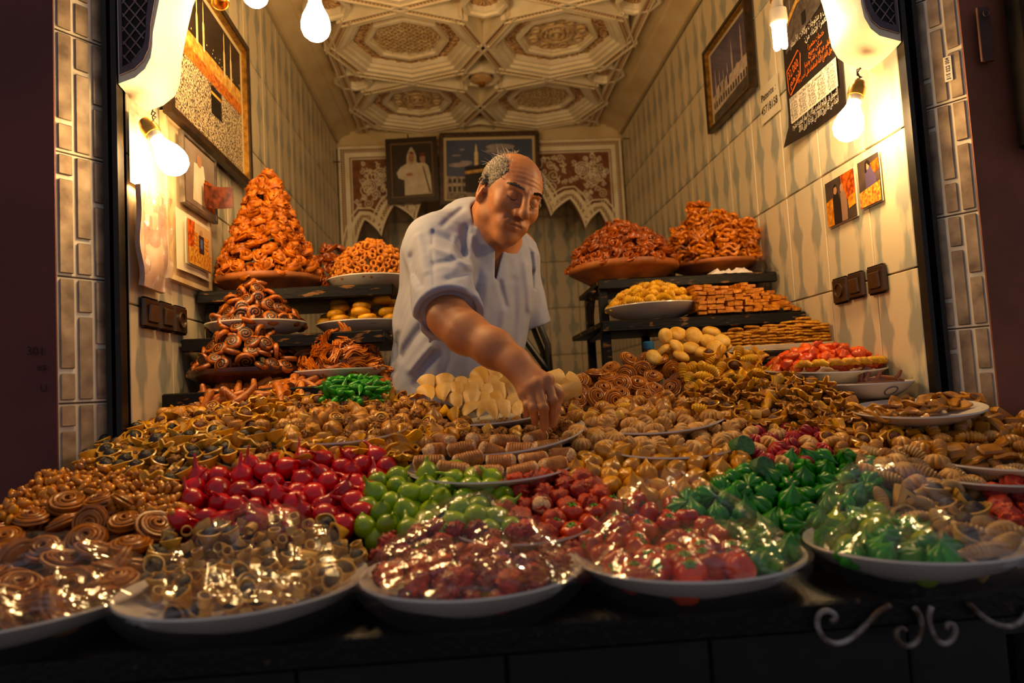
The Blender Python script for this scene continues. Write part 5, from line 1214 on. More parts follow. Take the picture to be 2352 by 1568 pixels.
# ---- left rack
mound('cone', .285, 'rosette', .0255, 'folded honey-glazed rosette pastry in the tall cone', 'pastry', 'rosettes in the tall cone', rf=.86, tilt=.35, flat=.45, top=([0, .06, .35, .7, .92, 1], [1.0, 1.02, .74, .40, .22, .04]), core=('buried_rosettes', 'honey rosettes packed inside the tall cone'))
mound('rings', .112, 'ring', .0162, 'little golden ring biscuit on the white plate', 'biscuit', 'ring biscuits heaped on the left rack', rf=.90, tilt=.9, top=([0, .3, .7, 1], [1, .92, .62, .08]), core=('buried_rings', 'ring biscuits packed inside the heap'), scale=(.85, 1.1))
mound('swirl2', .110, 'swirl', .0265, 'poppy-seed swirl pastry in the upper heap on the left rack', 'pastry', 'poppy swirls in the upper heap', rf=.88, tilt=1.0, top=([0, .4, 1], [1, .68, .08]), scale=(.72, .9))
mound('swirl3', .135, 'swirl', .0275, 'poppy-seed swirl pastry heaped on the dark clay dish', 'pastry', 'poppy swirls on the dark clay dish', rf=.92, tilt=1.0, top=([0, .4, 1], [1, .66, .10]), scale=(.74, .95))
mound('nests', .090, 'nest', .0270, 'shredded honey-soaked nest pastry', 'pastry', 'shredded nests on the left rack', rf=.86, tilt=.5, flat=.4, top=([0, .5, 1], [1, .85, .3]), scale=(.9, 1.1))
c, r_, _, _, _ = DISH['buns']
for lv, (n, rad) in enumerate(((9, .100), (5, .052), (8, .092), (4, .042), (8, .080), (3, .03), (6, .066), (1, .0))):
    for k in range(n):
        a = 2 * PI * k / n + lv * .4; z = .006 + .0165 * (lv // 2)
        if lv >= 4 and k % 3 == 2: continue
        put('bun', (c[0] + rad * math.cos(a), c[1] + rad * math.sin(a), c[2] + z), orient((0, 0, 1), .14), rnd.uniform(.95, 1.1), 'stacked round yellow bun with a dimpled top', 'bun', 'yellow buns on the left rack')
mound('back1', .135, 'rosette_dark', .028, 'dark rosette pastry heaped behind the tall cone', 'pastry', 'dark rosettes behind the cone', rf=.95, tilt=.5, flat=.35, layers=1, top=([0, .4, 1], [1, .8, .2]))
mound('back2', .110, 'rosette_dark', .028, 'dark rosette pastry heaped between rosette dome and fritters', 'pastry', 'dark rosettes behind the right dishes', rf=.95, tilt=.5, flat=.35, layers=1, top=([0, .4, 1], [1, .8, .2]))
# ---- right rack
mound('cheb2', .135, 'rosette_dark', .0285, 'dark glazed rosette pastry in the low dome on the wide terracotta dish', 'pastry', 'dark rosettes on the wide dish', rf=.92, tilt=.5, flat=.35, top=([0, .3, .7, 1], [1, .88, .55, .06]), core=('buried_dark_rosettes', 'dark rosettes packed inside the low dome'))
c, r_, _, _, _ = DISH['fritter']
for n, rad, hs, a0 in ((9, .108, (7, 6, 7, 8, 7, 9, 9, 11, 9), 3.3), (4, .05, (10, 10, 12, 14), 3.9)):
    for k in range(n):
        a = a0 + 2 * PI * k / n
        for lv in range(hs[k]):
            put('fritter', (c[0] + rad * math.cos(a) + rnd.uniform(-.004, .004), c[1] + rad * math.sin(a) + rnd.uniform(-.004, .004), c[2] + .008 + .0148 * lv), orient((0, 0, 1), .16), rnd.uniform(1.0, 1.12), 'crisp amber funnel fritter in the stacks by the right wall', 'fritter', 'stacked fritters')
            REC[-1][4] = 'at the bottom' if lv == 0 else 'topmost of its stack' if lv == hs[k] - 1 else 'low in its stack' if lv < hs[k] / 2 else 'high in its stack'
mound('shells', .062, 'shell', .024, 'yellow ridged shell cake', 'cake', 'shell cakes on the right rack', rf=.86, tilt=.4, flat=.5, top=([0, .5, 1], [1, .78, .15]))
for row in range(4):
    for k in range(11):
        x = .655 + .0255 * k + rnd.uniform(-.002, .002); y = 1.925 + .030 * row; hgt = [10, 10, 9, 10, 9, 10, 9, 8, 7, 6, 3][k] - (2 if row == 0 else 0) + rnd.choice([-1, 0, 0])
        for lv in range(max(1, hgt)):
            if row > 1 and lv < 3: continue
            put('slice', (x, y + rnd.uniform(-.002, .002), CH + .1830 + .0086 * lv), eul(rnd.gauss(0, .04), rnd.gauss(0, .05), PI / 2 + rnd.gauss(0, .10) + (.6 if k > 8 else 0)), 1.0, 'thin golden almond slice stacked on the black tray', 'biscuit', 'almond slices on the right rack')
            REC[-1][4] = ('topmost of its stack' if lv == max(1, hgt) - 1 else 'low in its stack' if lv < hgt / 2 else 'high in its stack') + (', front row' if row == 0 else '')
for row in range(3):
    for k in range(11):
        x0_, x1_ = P(1690, 785, Y=1.78)[0], .925; x = x0_ + (x1_ - x0_) * k / 10.0; hs = 5 + (k > 2) + (k > 5) + (k > 7) + (row > 0) * 2 + k % 2
        if row == 2 and k % 2: continue
        for lv in range(hs):
            if row > 1 and lv < 2: continue
            put('cookie', (x + rnd.uniform(-.003, .003), 1.785 + .045 * row + rnd.uniform(-.004, .004), CH + .0735 + .0073 * lv), orient((0, 0, 1), .09), rnd.uniform(.9, 1.02), 'round sesame biscuit stacked on the long white tray', 'biscuit', 'sesame biscuits on the long tray')
            REC[-1][4] = 'topmost of its stack' if lv == hs - 1 else 'low in its stack' if lv < hs / 2 else 'high in its stack'

# ---- the sloping bed of sweets, heap by heap
TWO = ((0, 1.0), (-.020, 1.2))
heap([(455, 905), (600, 880), (700, 862), (890, 850), (890, 884), (760, 890), (600, 908), (470, 925)], [('cigar', 1)], .021, 'rolled crisp cigar pastry at the foot of the left rack', 'pastry', 'cigar pastries', TWO, .25, lift=.018, up=(0, -.6, .8))
heap([(735, 892), (770, 872), (840, 866), (885, 880), (880, 900), (760, 905)], [('pod', 1)], .015, 'bright green marzipan pod on the left heap', 'sweet', 'green pods', TWO, .6, lift=.034, scale=(.6, .8))
L1 = {'cornet': 'golden cornet with walnut filling in the big left heap', 'snail': 'rolled snail sweet with nut swirl in the big left heap', 'fluted_nut': 'fluted brown nut cookie in the big left heap', 'starfold': 'star-folded golden pastry in the big left heap', 'nutball': 'walnut-crumbed ball in the big left heap', 'garlic': 'garlic-shaped nut sweet in the big left heap', 'cornet_dark': 'cornet with black filling on the lower left slope', 'starfold_dark': 'star-folded pastry with black filling on the lower left slope', 'amberfold': 'glossy amber folded pastry behind the red figs'}
G1 = {k: 'left heap: ' + k.replace('_', ' ') for k in L1}
heap([(325, 985), (400, 935), (470, 915), (600, 897), (740, 892), (900, 892), (960, 905), (975, 930), (820, 938), (700, 945), (640, 985), (560, 1000), (420, 1005)], [('cornet', 4), ('starfold', 3), ('snail', 2), ('fluted_nut', 2), ('nutball', 1)], .0235, L1, 'pastry', G1, TWO, .6, lift=.004)
heap([(640, 990), (690, 950), (760, 935), (900, 930), (990, 925), (1060, 950), (1085, 985), (1030, 1005), (960, 985), (860, 1000), (760, 1008), (660, 1008)], [('garlic', 3), ('snail', 4), ('fluted_nut', 2), ('nutball', 4), ('cornet', 1)], .0235, L1, 'pastry', G1, TWO, .6, lift=.006)
heap([(195, 1060), (250, 1015), (330, 975), (430, 1000), (560, 1000), (640, 1012), (600, 1050), (520, 1075), (420, 1110), (370, 1120), (280, 1090), (200, 1085)], [('cornet_dark', 5), ('starfold_dark', 4), ('nutball', 2)], .0235, L1, 'pastry', G1, TWO, .6, lift=.002)
heap([(520, 1075), (600, 1045), (660, 1018), (790, 1018), (870, 995), (1000, 995), (1000, 1020), (930, 1035), (940, 1060), (880, 1052), (740, 1062), (620, 1078)], [('amberfold', 6), ('fluted_nut', 2), ('starfold', 2), ('snail', 1)], .0225, L1, 'pastry', G1, TWO, .6)
heap([(15, 1195), (50, 1140), (90, 1105), (200, 1083), (330, 1098), (405, 1140), (420, 1185), (330, 1190), (250, 1150), (160, 1150), (60, 1195)], [('raisin_nest', 1)], .027, 'lumpy golden raisin cluster at the counter end', 'sweet', 'golden raisin clusters', TWO, .6)
heap([(-40, 1235), (0, 1205), (90, 1165), (250, 1140), (370, 1175), (400, 1200), (330, 1235), (300, 1290), (260, 1320), (180, 1270), (0, 1265), (-40, 1270)], [('coil_big', 1)], .040, 'large brown coiled pastry beside the wrapped plates', 'pastry', 'large coils in the open', TWO, .45, lift=.006)
heap([(405, 1190), (430, 1120), (470, 1088), (560, 1068), (700, 1058), (830, 1048), (905, 1058), (870, 1110), (835, 1180), (790, 1205), (680, 1205), (560, 1205), (420, 1200)], [('red_fig', 1)], .0290, 'shiny red marzipan fig with a pointed stem', 'sweet', 'red marzipan figs', TWO, 1.7)
heap([(828, 1195), (850, 1115), (880, 1095), (960, 1085), (1080, 1075), (1150, 1105), (1165, 1170), (1180, 1215), (1000, 1228), (840, 1222)], [('lime_fig', 1)], .0285, 'lime green marzipan fig with a short stem', 'sweet', 'lime marzipan figs', TWO, 1.8)
heap([(1150, 1120), (1250, 1090), (1360, 1105), (1390, 1140), (1320, 1180), (1262, 1235), (1190, 1228), (1160, 1170)], [('chunk', 1)], .0265, 'rough orange-red sugared berry sweet', 'sweet', 'orange sugared berries', TWO, .9)
p = ray_bed(1243, 1160, .008); put('berrycake', p, np.eye(3), .95, 'single pale crumbed cake among the orange berries', 'sweet', None)
heap([(1265, 1200), (1380, 1135), (1450, 1140), (1560, 1150), (1560, 1185), (1470, 1215), (1390, 1250), (1320, 1285), (1290, 1240)], [('tomato', 1)], .0295, 'glossy red marzipan tomato with a green cap, unwrapped', 'sweet', 'marzipan tomatoes in the open', TWO, .7)
heap([(1320, 1065), (1400, 1035), (1560, 1030), (1700, 1038), (1725, 1080), (1640, 1105), (1560, 1145), (1460, 1150), (1400, 1145), (1350, 1128), (1320, 1095)], [('yellow_bulb', 1)], .0285, 'yellow bulb-shaped marzipan sweet with a pointed tip', 'sweet', 'yellow bulb sweets', TWO, 1.2)
heap([(1530, 1160), (1600, 1120), (1690, 1090), (1760, 1065), (1900, 1050), (1990, 1055), (2035, 1110), (2000, 1140), (1950, 1210), (1840, 1205), (1760, 1145), (1640, 1155), (1560, 1170)], [('star_pepper', 1)], .0285, 'dark green marzipan pepper with a curled tip, in the open heap', 'sweet', 'green star peppers', TWO, 1.0)
heap([(1725, 1035), (1740, 985), (1850, 980), (1925, 1018), (1885, 1058), (1785, 1075)], [('fluted_red', 5), ('fluted', 1)], .0265, {'fluted_red': 'crimson fluted sweet on the right slope', 'fluted': 'sugar-dusted fluted cookie among the crimson sweets'}, 'sweet', {'fluted_red': 'crimson fluted sweets', 'fluted': 'fluted cookies among crimson'}, TWO, .6)
for (x, y), l_ in (((1703, 1028), 'green sugared cylinder leaning on the fluted cookies'), ((1748, 1078), 'green sugared cylinder among the dark green peppers')):
    put('gcyl', ray_bed(x, y, .014), eul(1.15, .2, .3), 1.12, l_, 'sweet', None)
heap([(1310, 1015), (1325, 975), (1400, 955), (1480, 950), (1680, 955), (1725, 1000), (1690, 1028), (1500, 1035), (1380, 1035)], [('fluted', 1)], .0270, 'sugar-dusted fluted cookie on its white plate', 'cookie', 'fluted cookies on the plate', TWO, .8, lift=.006)
heap([(1315, 955), (1400, 925), (1560, 912), (1640, 925), (1640, 945), (1500, 960), (1350, 968)], [('snail', 2), ('garlic', 2), ('fluted_nut', 2), ('shell', 1)], .0255, {'snail': 'rolled snail sweet in front of the brown coils', 'garlic': 'garlic-shaped sweet in front of the brown coils', 'fluted_nut': 'brown fluted cookie in front of the brown coils', 'shell': 'ridged shell cake in front of the brown coils'}, 'sweet', {k: 'row before the coils: ' + k.replace('_', ' ') for k in ('snail', 'garlic', 'fluted_nut', 'shell')}, TWO, .6, lift=.006)
YC = ([815, 935], [1.70, 1.52])
heap([(1305, 912), (1330, 868), (1420, 830), (1510, 815), (1565, 840), (1565, 890), (1545, 918), (1420, 928), (1330, 925)], [('coil', 1)], .0345, 'brown coiled pastry heaped below the right rack', 'pastry', 'brown coils', TWO, .55, yf=YC, up=(0, -.75, .65))
heap([(1485, 818), (1520, 775), (1570, 752), (1640, 758), (1662, 785), (1645, 808), (1570, 825)], [('dome', 1)], .029, 'pale domed biscuit piled at the end of the long tray', 'biscuit', 'domed biscuits', TWO, .5, yf=([750, 830], [1.74, 1.66]), up=(0, -.6, .8), scale=(.75, .92))
heap([(1560, 850), (1640, 812), (1740, 795), (1765, 830), (1810, 862), (1700, 890), (1580, 885)], [('shell', 3), ('cornet', 1), ('amberfold', 2)], .0265, {'shell': 'ridged shell cake between coils and pink puffs', 'cornet': 'walnut cornet between coils and pink puffs', 'amberfold': 'amber folded pastry between coils and pink puffs'}, 'pastry', {k: 'slope by the puffs: ' + k for k in ('shell', 'cornet', 'amberfold')}, TWO, .6, yf=([790, 895], [1.68, 1.55]), up=(0, -.6, .8))
heap([(1560, 905), (1600, 880), (1700, 872), (1800, 862), (1890, 885), (1960, 920), (1985, 955), (1905, 990), (1800, 990), (1690, 985), (1640, 950), (1600, 930)], [('starfold_brown', 5), ('amberfold', 1), ('snail', 1), ('cornet', 1)], .0215, {'starfold_brown': 'star-folded brown pastry on the right slope', 'amberfold': 'amber folded pastry on the right slope', 'snail': 'rolled snail sweet on the right slope', 'cornet': 'walnut cornet on the right slope'}, 'pastry', {k: 'right slope: ' + k.replace('_', ' ') for k in ('starfold_brown', 'amberfold', 'snail', 'cornet')}, TWO, .6, lift=.006, scale=(.78, .98))
mound('pink', .050, 'puff', .026, 'pink-orange puff on the white plate', 'sweet', 'pink puffs', rf=.82, tilt=.5, top=([0, .5, 1], [1, .85, .2]), flat=.3)
c, r_, _, _, _ = DISH['pink']
for k in range(13):
    a = -2.3 + .24 * k; put('puff_gold', (c[0] + r_ * .90 * math.cos(a), c[1] + r_ * .90 * math.sin(a), c[2] + .006 - .010 * math.sin(a) * -1 * .1), eul(0, 0, a + 1.2), .95, 'plump golden twist along the rim of the pink puff plate', 'biscuit', 'golden twists')
heap([(1995, 945), (2060, 920), (2150, 903), (2240, 905), (2235, 922), (2130, 943), (2010, 955)], [('flatfold', 1)], .021, 'flat folded brown pastry on the plate by the pier', 'pastry', 'flat folded pastries', TWO, .35, yf=([900, 960], [1.34, 1.24]), up=(0, -.3, .95), scale=(.6, .8))
heap([(2120, 1030), (2140, 975), (2250, 950), (2380, 950), (2380, 1045), (2150, 1045)], [('ridged', 4), ('flatfold', 1)], .0265, {'ridged': 'ridged nut biscuit on the plate at the counter end', 'flatfold': 'flat folded pastry among the ridged nut biscuits'}, 'biscuit', {'ridged': 'ridged biscuits at the end', 'flatfold': 'flat pastries at the end'}, TWO, .5, lift=.006)
heap([(1880, 1005), (1910, 985), (1985, 955), (2110, 955), (2125, 1010), (2125, 1040), (2010, 1055), (1920, 1040)], [('ridged', 3), ('fluted_nut', 2), ('cornet', 1), ('starfold', 1)], .0250, {'ridged': 'ridged nut biscuit on the right slope', 'fluted_nut': 'brown fluted cookie on the right slope', 'cornet': 'walnut cornet low on the right slope', 'starfold': 'star-folded pastry low on the right slope'}, 'biscuit', {k: 'low right slope: ' + k.replace('_', ' ') for k in ('ridged', 'fluted_nut', 'cornet', 'starfold')}, TWO, .6)
heap([(1960, 1065), (2000, 1045), (2120, 1050), (2200, 1080), (2260, 1105), (2240, 1140), (2120, 1130), (2040, 1120)], [('finger', 3), ('fluted', 3)], .0255, {'finger': 'striped finger biscuit outside the wrapped plate', 'fluted': 'sugar-dusted fluted cookie behind the last wrapped plate'}, 'biscuit', {'finger': 'striped fingers in the open', 'fluted': 'fluted cookies behind the wrap'}, TWO, .5)
heap([(2265, 1120), (2380, 1095), (2380, 1205), (2310, 1205)], [('chunk', 1)], .0265, 'rough red sugared berry at the far counter end', 'sweet', 'red berries at the end', TWO, .9)
heap([(2285, 1082), (2380, 1070), (2380, 1090), (2290, 1092)], [('finger', 1)], .02, 'pale ridged finger on the lowest end plate', 'biscuit', 'pale fingers', ((0, 1),), .2)
heap([(1060, 1000), (1120, 975), (1200, 962), (1290, 955), (1325, 965), (1290, 985), (1200, 1010), (1100, 1018)], [('nutball', 3), ('snail', 1)], .0245, {'nutball': 'walnut-crumbed ball on the plate under the hand', 'snail': 'rolled snail sweet on the plate under the hand'}, 'sweet', {'nutball': 'walnut balls under the hand', 'snail': 'snails under the hand'}, TWO, .5)
heap([(1290, 935), (1320, 930), (1330, 960), (1300, 975), (1275, 960)], [('nutball', 1), ('snail', 1)], .024, {'nutball': 'walnut-crumbed ball beside the fingertips', 'snail': 'rolled snail sweet beside the fingertips'}, 'sweet', {'nutball': 'walnut balls by the fingertips', 'snail': 'snails by the fingertips'}, TWO, .5, lift=.006)
# sugared rolls lie along their plate
for px_, py_, a in ((985, 1062, .1), (1040, 1078, -.05), (1120, 1085, .05), (1200, 1082, -.1), (1270, 1068, .5), (1000, 1035, .9), (1075, 1055, .2), (1150, 1060, -.15), (1225, 1055, .15), (1290, 1045, -.8), (1060, 1030, -.3), (1130, 1035, .3), (1195, 1032, -.2), (1255, 1028, .4), (1090, 1012, 1.2), (1160, 1014, .2), (1230, 1006, 1.0), (1020, 1012, -1.1)):
    p = ray_bed(px_, py_, .008); put('roll', p, eul(rnd.random() * 6, rnd.gauss(0, .12), a + rnd.gauss(0, .1)), rnd.uniform(1.0, 1.15), 'ridged sugared roll with crusted ends', 'sweet', 'sugared rolls')
# folded cream triangles overlap like shingles
rows = [(945, 1075, 1245, 7), (925, 1050, 1270, 8), (905, 985, 1280, 10), (888, 985, 1250, 8), (868, 1110, 1200, 4)]
for i, (py_, xa, xb, n) in enumerate(rows):
    for k in range(n):
        p = P(xa + (xb - xa) * k / (n - 1), py_, Y=1.435 + .022 * i)
        put('triangle', p + np.array([0, .004, .002]), eul(-.78 + rnd.gauss(0, .10), rnd.gauss(0, .15), rnd.gauss(0, .25)), rnd.uniform(.8, .95), 'thin folded cream-coloured dough triangle', 'pastry', 'folded cream triangles')
        REC[-1][4] = ['in the bottom row', 'in the second row up', 'in the middle row', 'in the fourth row up', 'in the top row'][i]
for k, (x, y) in enumerate(((1290, 905), (1300, 890), (1262, 872))): put('triangle', P(x, y, Y=1.50), eul(.2, .8 + .5 * k, .4), 1.1, 'curled cream dough sheet behind the hand', 'pastry', 'curled dough sheets')
# figure cake
c, r_, _, _, _ = DISH['cat']
glz = mat('brown_glaze', '7a3e1c', '5c2a10', rough=.2, scale=30, coat=.4)
r = thing('figure_cake', 'glazed brown animal-shaped cake lying on the nearly empty plate', 'cake', loc=c + np.array([.025, 0, -.006]))
ob('body', tube([(-.045, 0, .006), (-.02, 0, .010), (.01, 0, .011), (.04, 0, .009), (.06, 0, .006)], [.004, .011, .012, .010, .004], 10), glz, r)
for x in (-.03, -.005, .04): ob('leg', tube([(x, -.006, .012), (x + .006, -.010, .022), (x + .010, -.010, .030)], [.005, .004, .003], 8), glz, r)
ob('head', tube([(-.035, 0, .012), (-.030, 0, .030), (-.022, -.002, .038), (-.012, -.004, .036)], [.006, .006, .0065, .003], 8), glz, r)

# ---- wrapped plates of the front row
FL = {'coils': ([(-40, 1330), (0, 1280), (120, 1262), (250, 1300), (290, 1345), (200, 1378), (80, 1400), (-40, 1400)], [('coil_big', 1)], .040, {'coil_big': 'large brown coil under plastic wrap'}),
      'cornets': ([(315, 1340), (340, 1270), (400, 1225), (500, 1200), (640, 1192), (760, 1205), (825, 1240), (825, 1320), (700, 1362), (480, 1378), (360, 1365)], [('cornet_pale', 3), ('cornet_dark', 1), ('curl', 5)], .0205, {'curl': 'rolled dough curl on the beige wrapped plate', 'cornet_pale': 'pale dough cornet on the beige wrapped plate', 'cornet_dark': 'browner dough cornet on the beige wrapped plate'}),
      'crumbs': ([(840, 1290), (870, 1240), (960, 1212), (1150, 1215), (1310, 1250), (1325, 1290), (1240, 1338), (1000, 1348), (880, 1330)], [('crumbball', 5), ('chunk', 1)], .0270, {'crumbball': 'red sugar-crumbed sweet under plastic wrap', 'chunk': 'orange berry sweet under plastic wrap'}),
      'tomatoes': ([(1325, 1280), (1360, 1235), (1450, 1200), (1560, 1185), (1640, 1215), (1720, 1270), (1720, 1310), (1500, 1325), (1380, 1312)], [('tomato', 1)], .031, {'tomato': 'marzipan tomato with green cap under plastic wrap'}),
      'peppers': ([(1865, 1250), (1920, 1200), (2000, 1180), (2070, 1190), (2190, 1262), (2190, 1278), (2050, 1285), (1890, 1272)], [('star_pepper', 1), ('lime_fig', 1)], .029, {'star_pepper': 'dark green pepper sweet under the last plastic wrap', 'lime_fig': 'lime fig sweet under the last plastic wrap'})}
for k, (pl, kd, sp, lb) in FL.items(): heap(pl, kd, sp, lb, 'sweet', {q: 'wrapped plate: ' + q.replace('_', ' ') for q in lb}, TWO, .9, lift=.010, scale=(.7, .85) if k == 'cornets' else (.9, 1.1), inside=FC[k])
heap([(1590, 1180), (1740, 1160), (1825, 1215), (1832, 1255), (1745, 1300), (1680, 1240)], [('star_pepper', 1)], .029, 'dark green pepper sweet beside wrapped tomatoes', 'sweet', 'wrapped plate: green sweets', TWO, .7, lift=.012, inside=FC['tomatoes'])
heap([(2000, 1150), (2070, 1128), (2200, 1150), (2300, 1200), (2320, 1250), (2250, 1275), (2130, 1215)], [('finger', 3), ('cornet_pale', 1)], .0275, {'finger': 'striped finger biscuit under plastic wrap', 'cornet_pale': 'pale dough cornet under the last plastic wrap'}, 'biscuit', {'finger': 'wrapped plate: striped fingers', 'cornet_pale': 'wrapped plate: cornets'}, TWO, .5, lift=.012, inside=FC['peppers'])
wrapm = film('cling_film', base=.010, rough=.05, ior=1.4, bscale=26, bump=.24, dist=.006, fres=.12, haze=.022, stretch=(.35, 3.0, 1))
def wrap(c, R, Hc, seed, back=.03):
    q = np.random.RandomState(seed); fo = [(q.randint(3, 15), q.rand() * 6.28, q.rand()) for _ in range(7)]; cr = [(q.rand() * 6.28, q.rand() * 6.28, 20 + 60 * q.rand()) for _ in range(6)]
    def f(u, v):
        a = 2 * PI * u; x, y = math.cos(a), math.sin(a)
        cz = 0
        for n, ph, w_ in fo: cz += w_ * abs(math.sin(n * a / 2 + ph)) ** .5 / 7
        k = v / .80
        if k <= 1:
            rr = R * k * (1.0 + .0); z = Hc * (1 - k ** 3) + back * max(0, y) * k * (1 - k) * 4
            ridge = 0
            for d_, ph, fr in cr: ridge += abs(math.sin(fr * .5 * (rr * (x * math.cos(d_) + y * math.sin(d_))) / R * .25 + ph)) - .6
            z += .0045 * ridge * (1 - k ** 6) + .012 * (cz - .5) * k * (1 - k ** 4) + .004
            return (rr * x, rr * y, z)
        m = (v - .80) / .20                                   # the skirt that clings under the rim
        rr = R * (1.012 + .02 * math.sin(PI * m) + .05 * m * (cz - .45) - .30 * m * m); z = .004 - .046 * m + .016 * (cz - .5) * m
        return (rr * x, rr * y, max(z, -.046) if y > -.3 else z - .012 * m * cz)
    return sheet(f, 120, 36)
for i, (k, h_, bk) in enumerate((('coils', .034, .03), ('cornets', .036, .05), ('crumbs', .036, .05), ('tomatoes', .038, .06), ('peppers', .040, .06))):
    c, r_ = FC[k]
    ob('plastic_wrap', wrap(c, r_ + .004, h_, 11 + i, bk), wrapm, label=['clear wrinkled cling film over the plate of brown coils', 'clear wrinkled cling film over the plate of beige cornets', 'clear wrinkled cling film over the plate of red crumbed sweets', 'clear cling film peaked over the plate of tomatoes', 'clear cling film peaked over the plate of green peppers'][i], cat='plastic wrap', M=T4(c), smooth=.9)
# ---- say which one: buried, near the top, or beside which neighbours
NOUN = {'red_fig': 'red figs', 'lime_fig': 'lime figs', 'tomato': 'tomatoes', 'chunk': 'sugared berries', 'yellow_bulb': 'yellow bulbs', 'star_pepper': 'green peppers', 'fluted': 'fluted cookies', 'fluted_red': 'crimson sweets', 'coil': 'brown coils', 'coil_big': 'large coils', 'raisin_nest': 'raisin clusters', 'cornet_dark': 'black-filled cornets', 'starfold_dark': 'black-filled stars', 'amberfold': 'amber pastries', 'finger': 'striped fingers', 'crumbball': 'red crumbed sweets', 'cornet_pale': 'pale cornets', 'curl': 'dough curls', 'roll': 'sugared rolls', 'pod': 'green pods', 'cigar': 'cigar pastries', 'dome': 'domed biscuits', 'ridged': 'ridged biscuits', 'triangle': 'cream triangles', 'swirl': 'poppy swirls', 'nest': 'honey nests', 'shell': 'shell cakes'}
AP = np.array([e[1] for e in REC])
for e in REC:
    o, p, h_, k, note = e; lab = o['label']; d2 = ((AP - p) ** 2).sum(1); nb = None; best = .046 ** 2
    for j in np.argsort(d2)[:14]:
        f = REC[j]
        if f[2] != h_ and f[3] != k and f[3] in NOUN and d2[j] < best and NOUN[f[3]].split()[-1] not in lab: nb = NOUN[f[3]]; break
    if note == 'low': lab = 'half-buried ' + lab; note = ''
    ext = (', ' + note) if note else (', beside the ' + nb) if nb else ''
    if len((lab + ext).replace(',', ' ').split()) <= 16: lab = lab + ext
    o['label'] = lab
print('SWEETS', NPL, 'objects', len(bpy.data.objects))

# ------------------------------------------------------------------ the man behind the counter
def smin(a, b, k): h = np.clip(.5 + .5 * (b - a) / k, 0, 1); return b + (a - b) * h - k * h * (1 - h)
def smax(a, b, k): return -smin(-a, -b, k)
def sph(p, c, r): return np.linalg.norm(p - np.asarray(c), axis=1) - r
def ell(p, c, r, M=None):
    q = p - np.asarray(c)
    if M is not None: q = q @ np.asarray(M)
    k = np.linalg.norm(q / np.asarray(r), axis=1); return (k - 1) * min(r) if False else k * (k - 1) / (np.linalg.norm(q / np.asarray(r) ** 2, axis=1) + 1e-9)
def cap_(p, a, b, ra, rb):
    a, b = np.asarray(a, float), np.asarray(b, float); d = b - a; t = np.clip((p - a) @ d / (d @ d), 0, 1)
    return np.linalg.norm(p - a - t[:, None] * d, axis=1) - (ra + (rb - ra) * t)
def chain(p, pts, rad, k):
    d = None
    for i in range(len(pts) - 1):
        e = cap_(p, pts[i], pts[i + 1], rad[i], rad[i + 1]); d = e if d is None else smin(d, e, k)
    return d
def surfnet(f, lo, hi, h):
    """the zero surface of f as a quad mesh (surface nets), sampled finely only near it"""
    B = 4; lo = np.asarray(lo, float); nb = np.ceil((np.asarray(hi) - lo) / (h * B)).astype(int); n = nb * B + 1
    gi = np.stack(np.meshgrid(*[np.arange(k) for k in nb], indexing='ij'), -1).reshape(-1, 3)
    ctr_ = lo + (gi * B + B / 2) * h
    fc = np.concatenate([f(c) for c in np.array_split(ctr_, max(1, len(ctr_) // 200000 + 1))]).astype(np.float32)
    flag = (np.abs(fc) < h * B * 2.2).reshape(nb)
    D = flag.copy()
    for ax in range(3):
        s = np.roll(D, 1, ax); s2 = [slice(None)] * 3; s2[ax] = 0; s[tuple(s2)] = False; D = D | s
    fc = fc.reshape(nb)
    full_ = np.repeat(np.repeat(np.repeat(fc, B, 0), B, 1), B, 2); A = np.pad(full_, ((0, 1),) * 3, mode='edge'); del full_
    mk = np.pad(np.repeat(np.repeat(np.repeat(D, B, 0), B, 1), B, 2), ((0, 1),) * 3, mode='edge')
    ii = np.argwhere(mk); vals = np.concatenate([f(lo + c * h) for c in np.array_split(ii, max(1, len(ii) // 200000 + 1))])
    A[mk] = vals
    S = A < 0
    c8 = sum(S[a:n[0] - 1 + a, b:n[1] - 1 + b, c:n[2] - 1 + c].astype(np.int8) for a in (0, 1) for b in (0, 1) for c in (0, 1))
    cells = np.argwhere((c8 > 0) & (c8 < 8)); vid = np.full(c8.shape, -1, np.int32); vid[tuple(cells.T)] = np.arange(len(cells))
    acc = np.zeros((len(cells), 3)); cnt = np.zeros(len(cells))
    cor = [(a, b, c) for a in (0, 1) for b in (0, 1) for c in (0, 1)]
    for a in cor:
        for ax in range(3):
            if a[ax]: continue
            b = list(a); b[ax] = 1
            va = A[tuple((cells + a).T)]; vb = A[tuple((cells + b).T)]; m = (va < 0) != (vb < 0); t = np.where(m, va / np.where(m, va - vb, 1), 0)
            pt = np.array(a, float) + t[:, None] * (np.array(b) - np.array(a)); acc[m] += pt[m]; cnt[m] += 1
    V = lo + (cells + acc / cnt[:, None]) * h
    Q = []
    for ax in range(3):
        u, v = (ax + 1) % 3, (ax + 2) % 3
        sl0 = [slice(1, -1)] * 3; sl0[ax] = slice(0, -1); sl1 = [slice(1, -1)] * 3; sl1[ax] = slice(1, None)
        a0, a1 = S[tuple(sl0)], S[tuple(sl1)]; e = np.argwhere(a0 != a1); off = np.ones(3, int); off[ax] = 0; e = e + off
        fl = a0[tuple((e - off).T)]
        eu = np.zeros(3, int); eu[u] = 1; ev = np.zeros(3, int); ev[v] = 1
        q = np.stack([vid[tuple((e - eu - ev).T)], vid[tuple((e - ev).T)], vid[tuple(e.T)], vid[tuple((e - eu).T)]], 1)
        q[~fl] = q[~fl][:, ::-1]; Q.append(q)
    Q = np.concatenate(Q); return V, Q[(Q >= 0).all(1)]
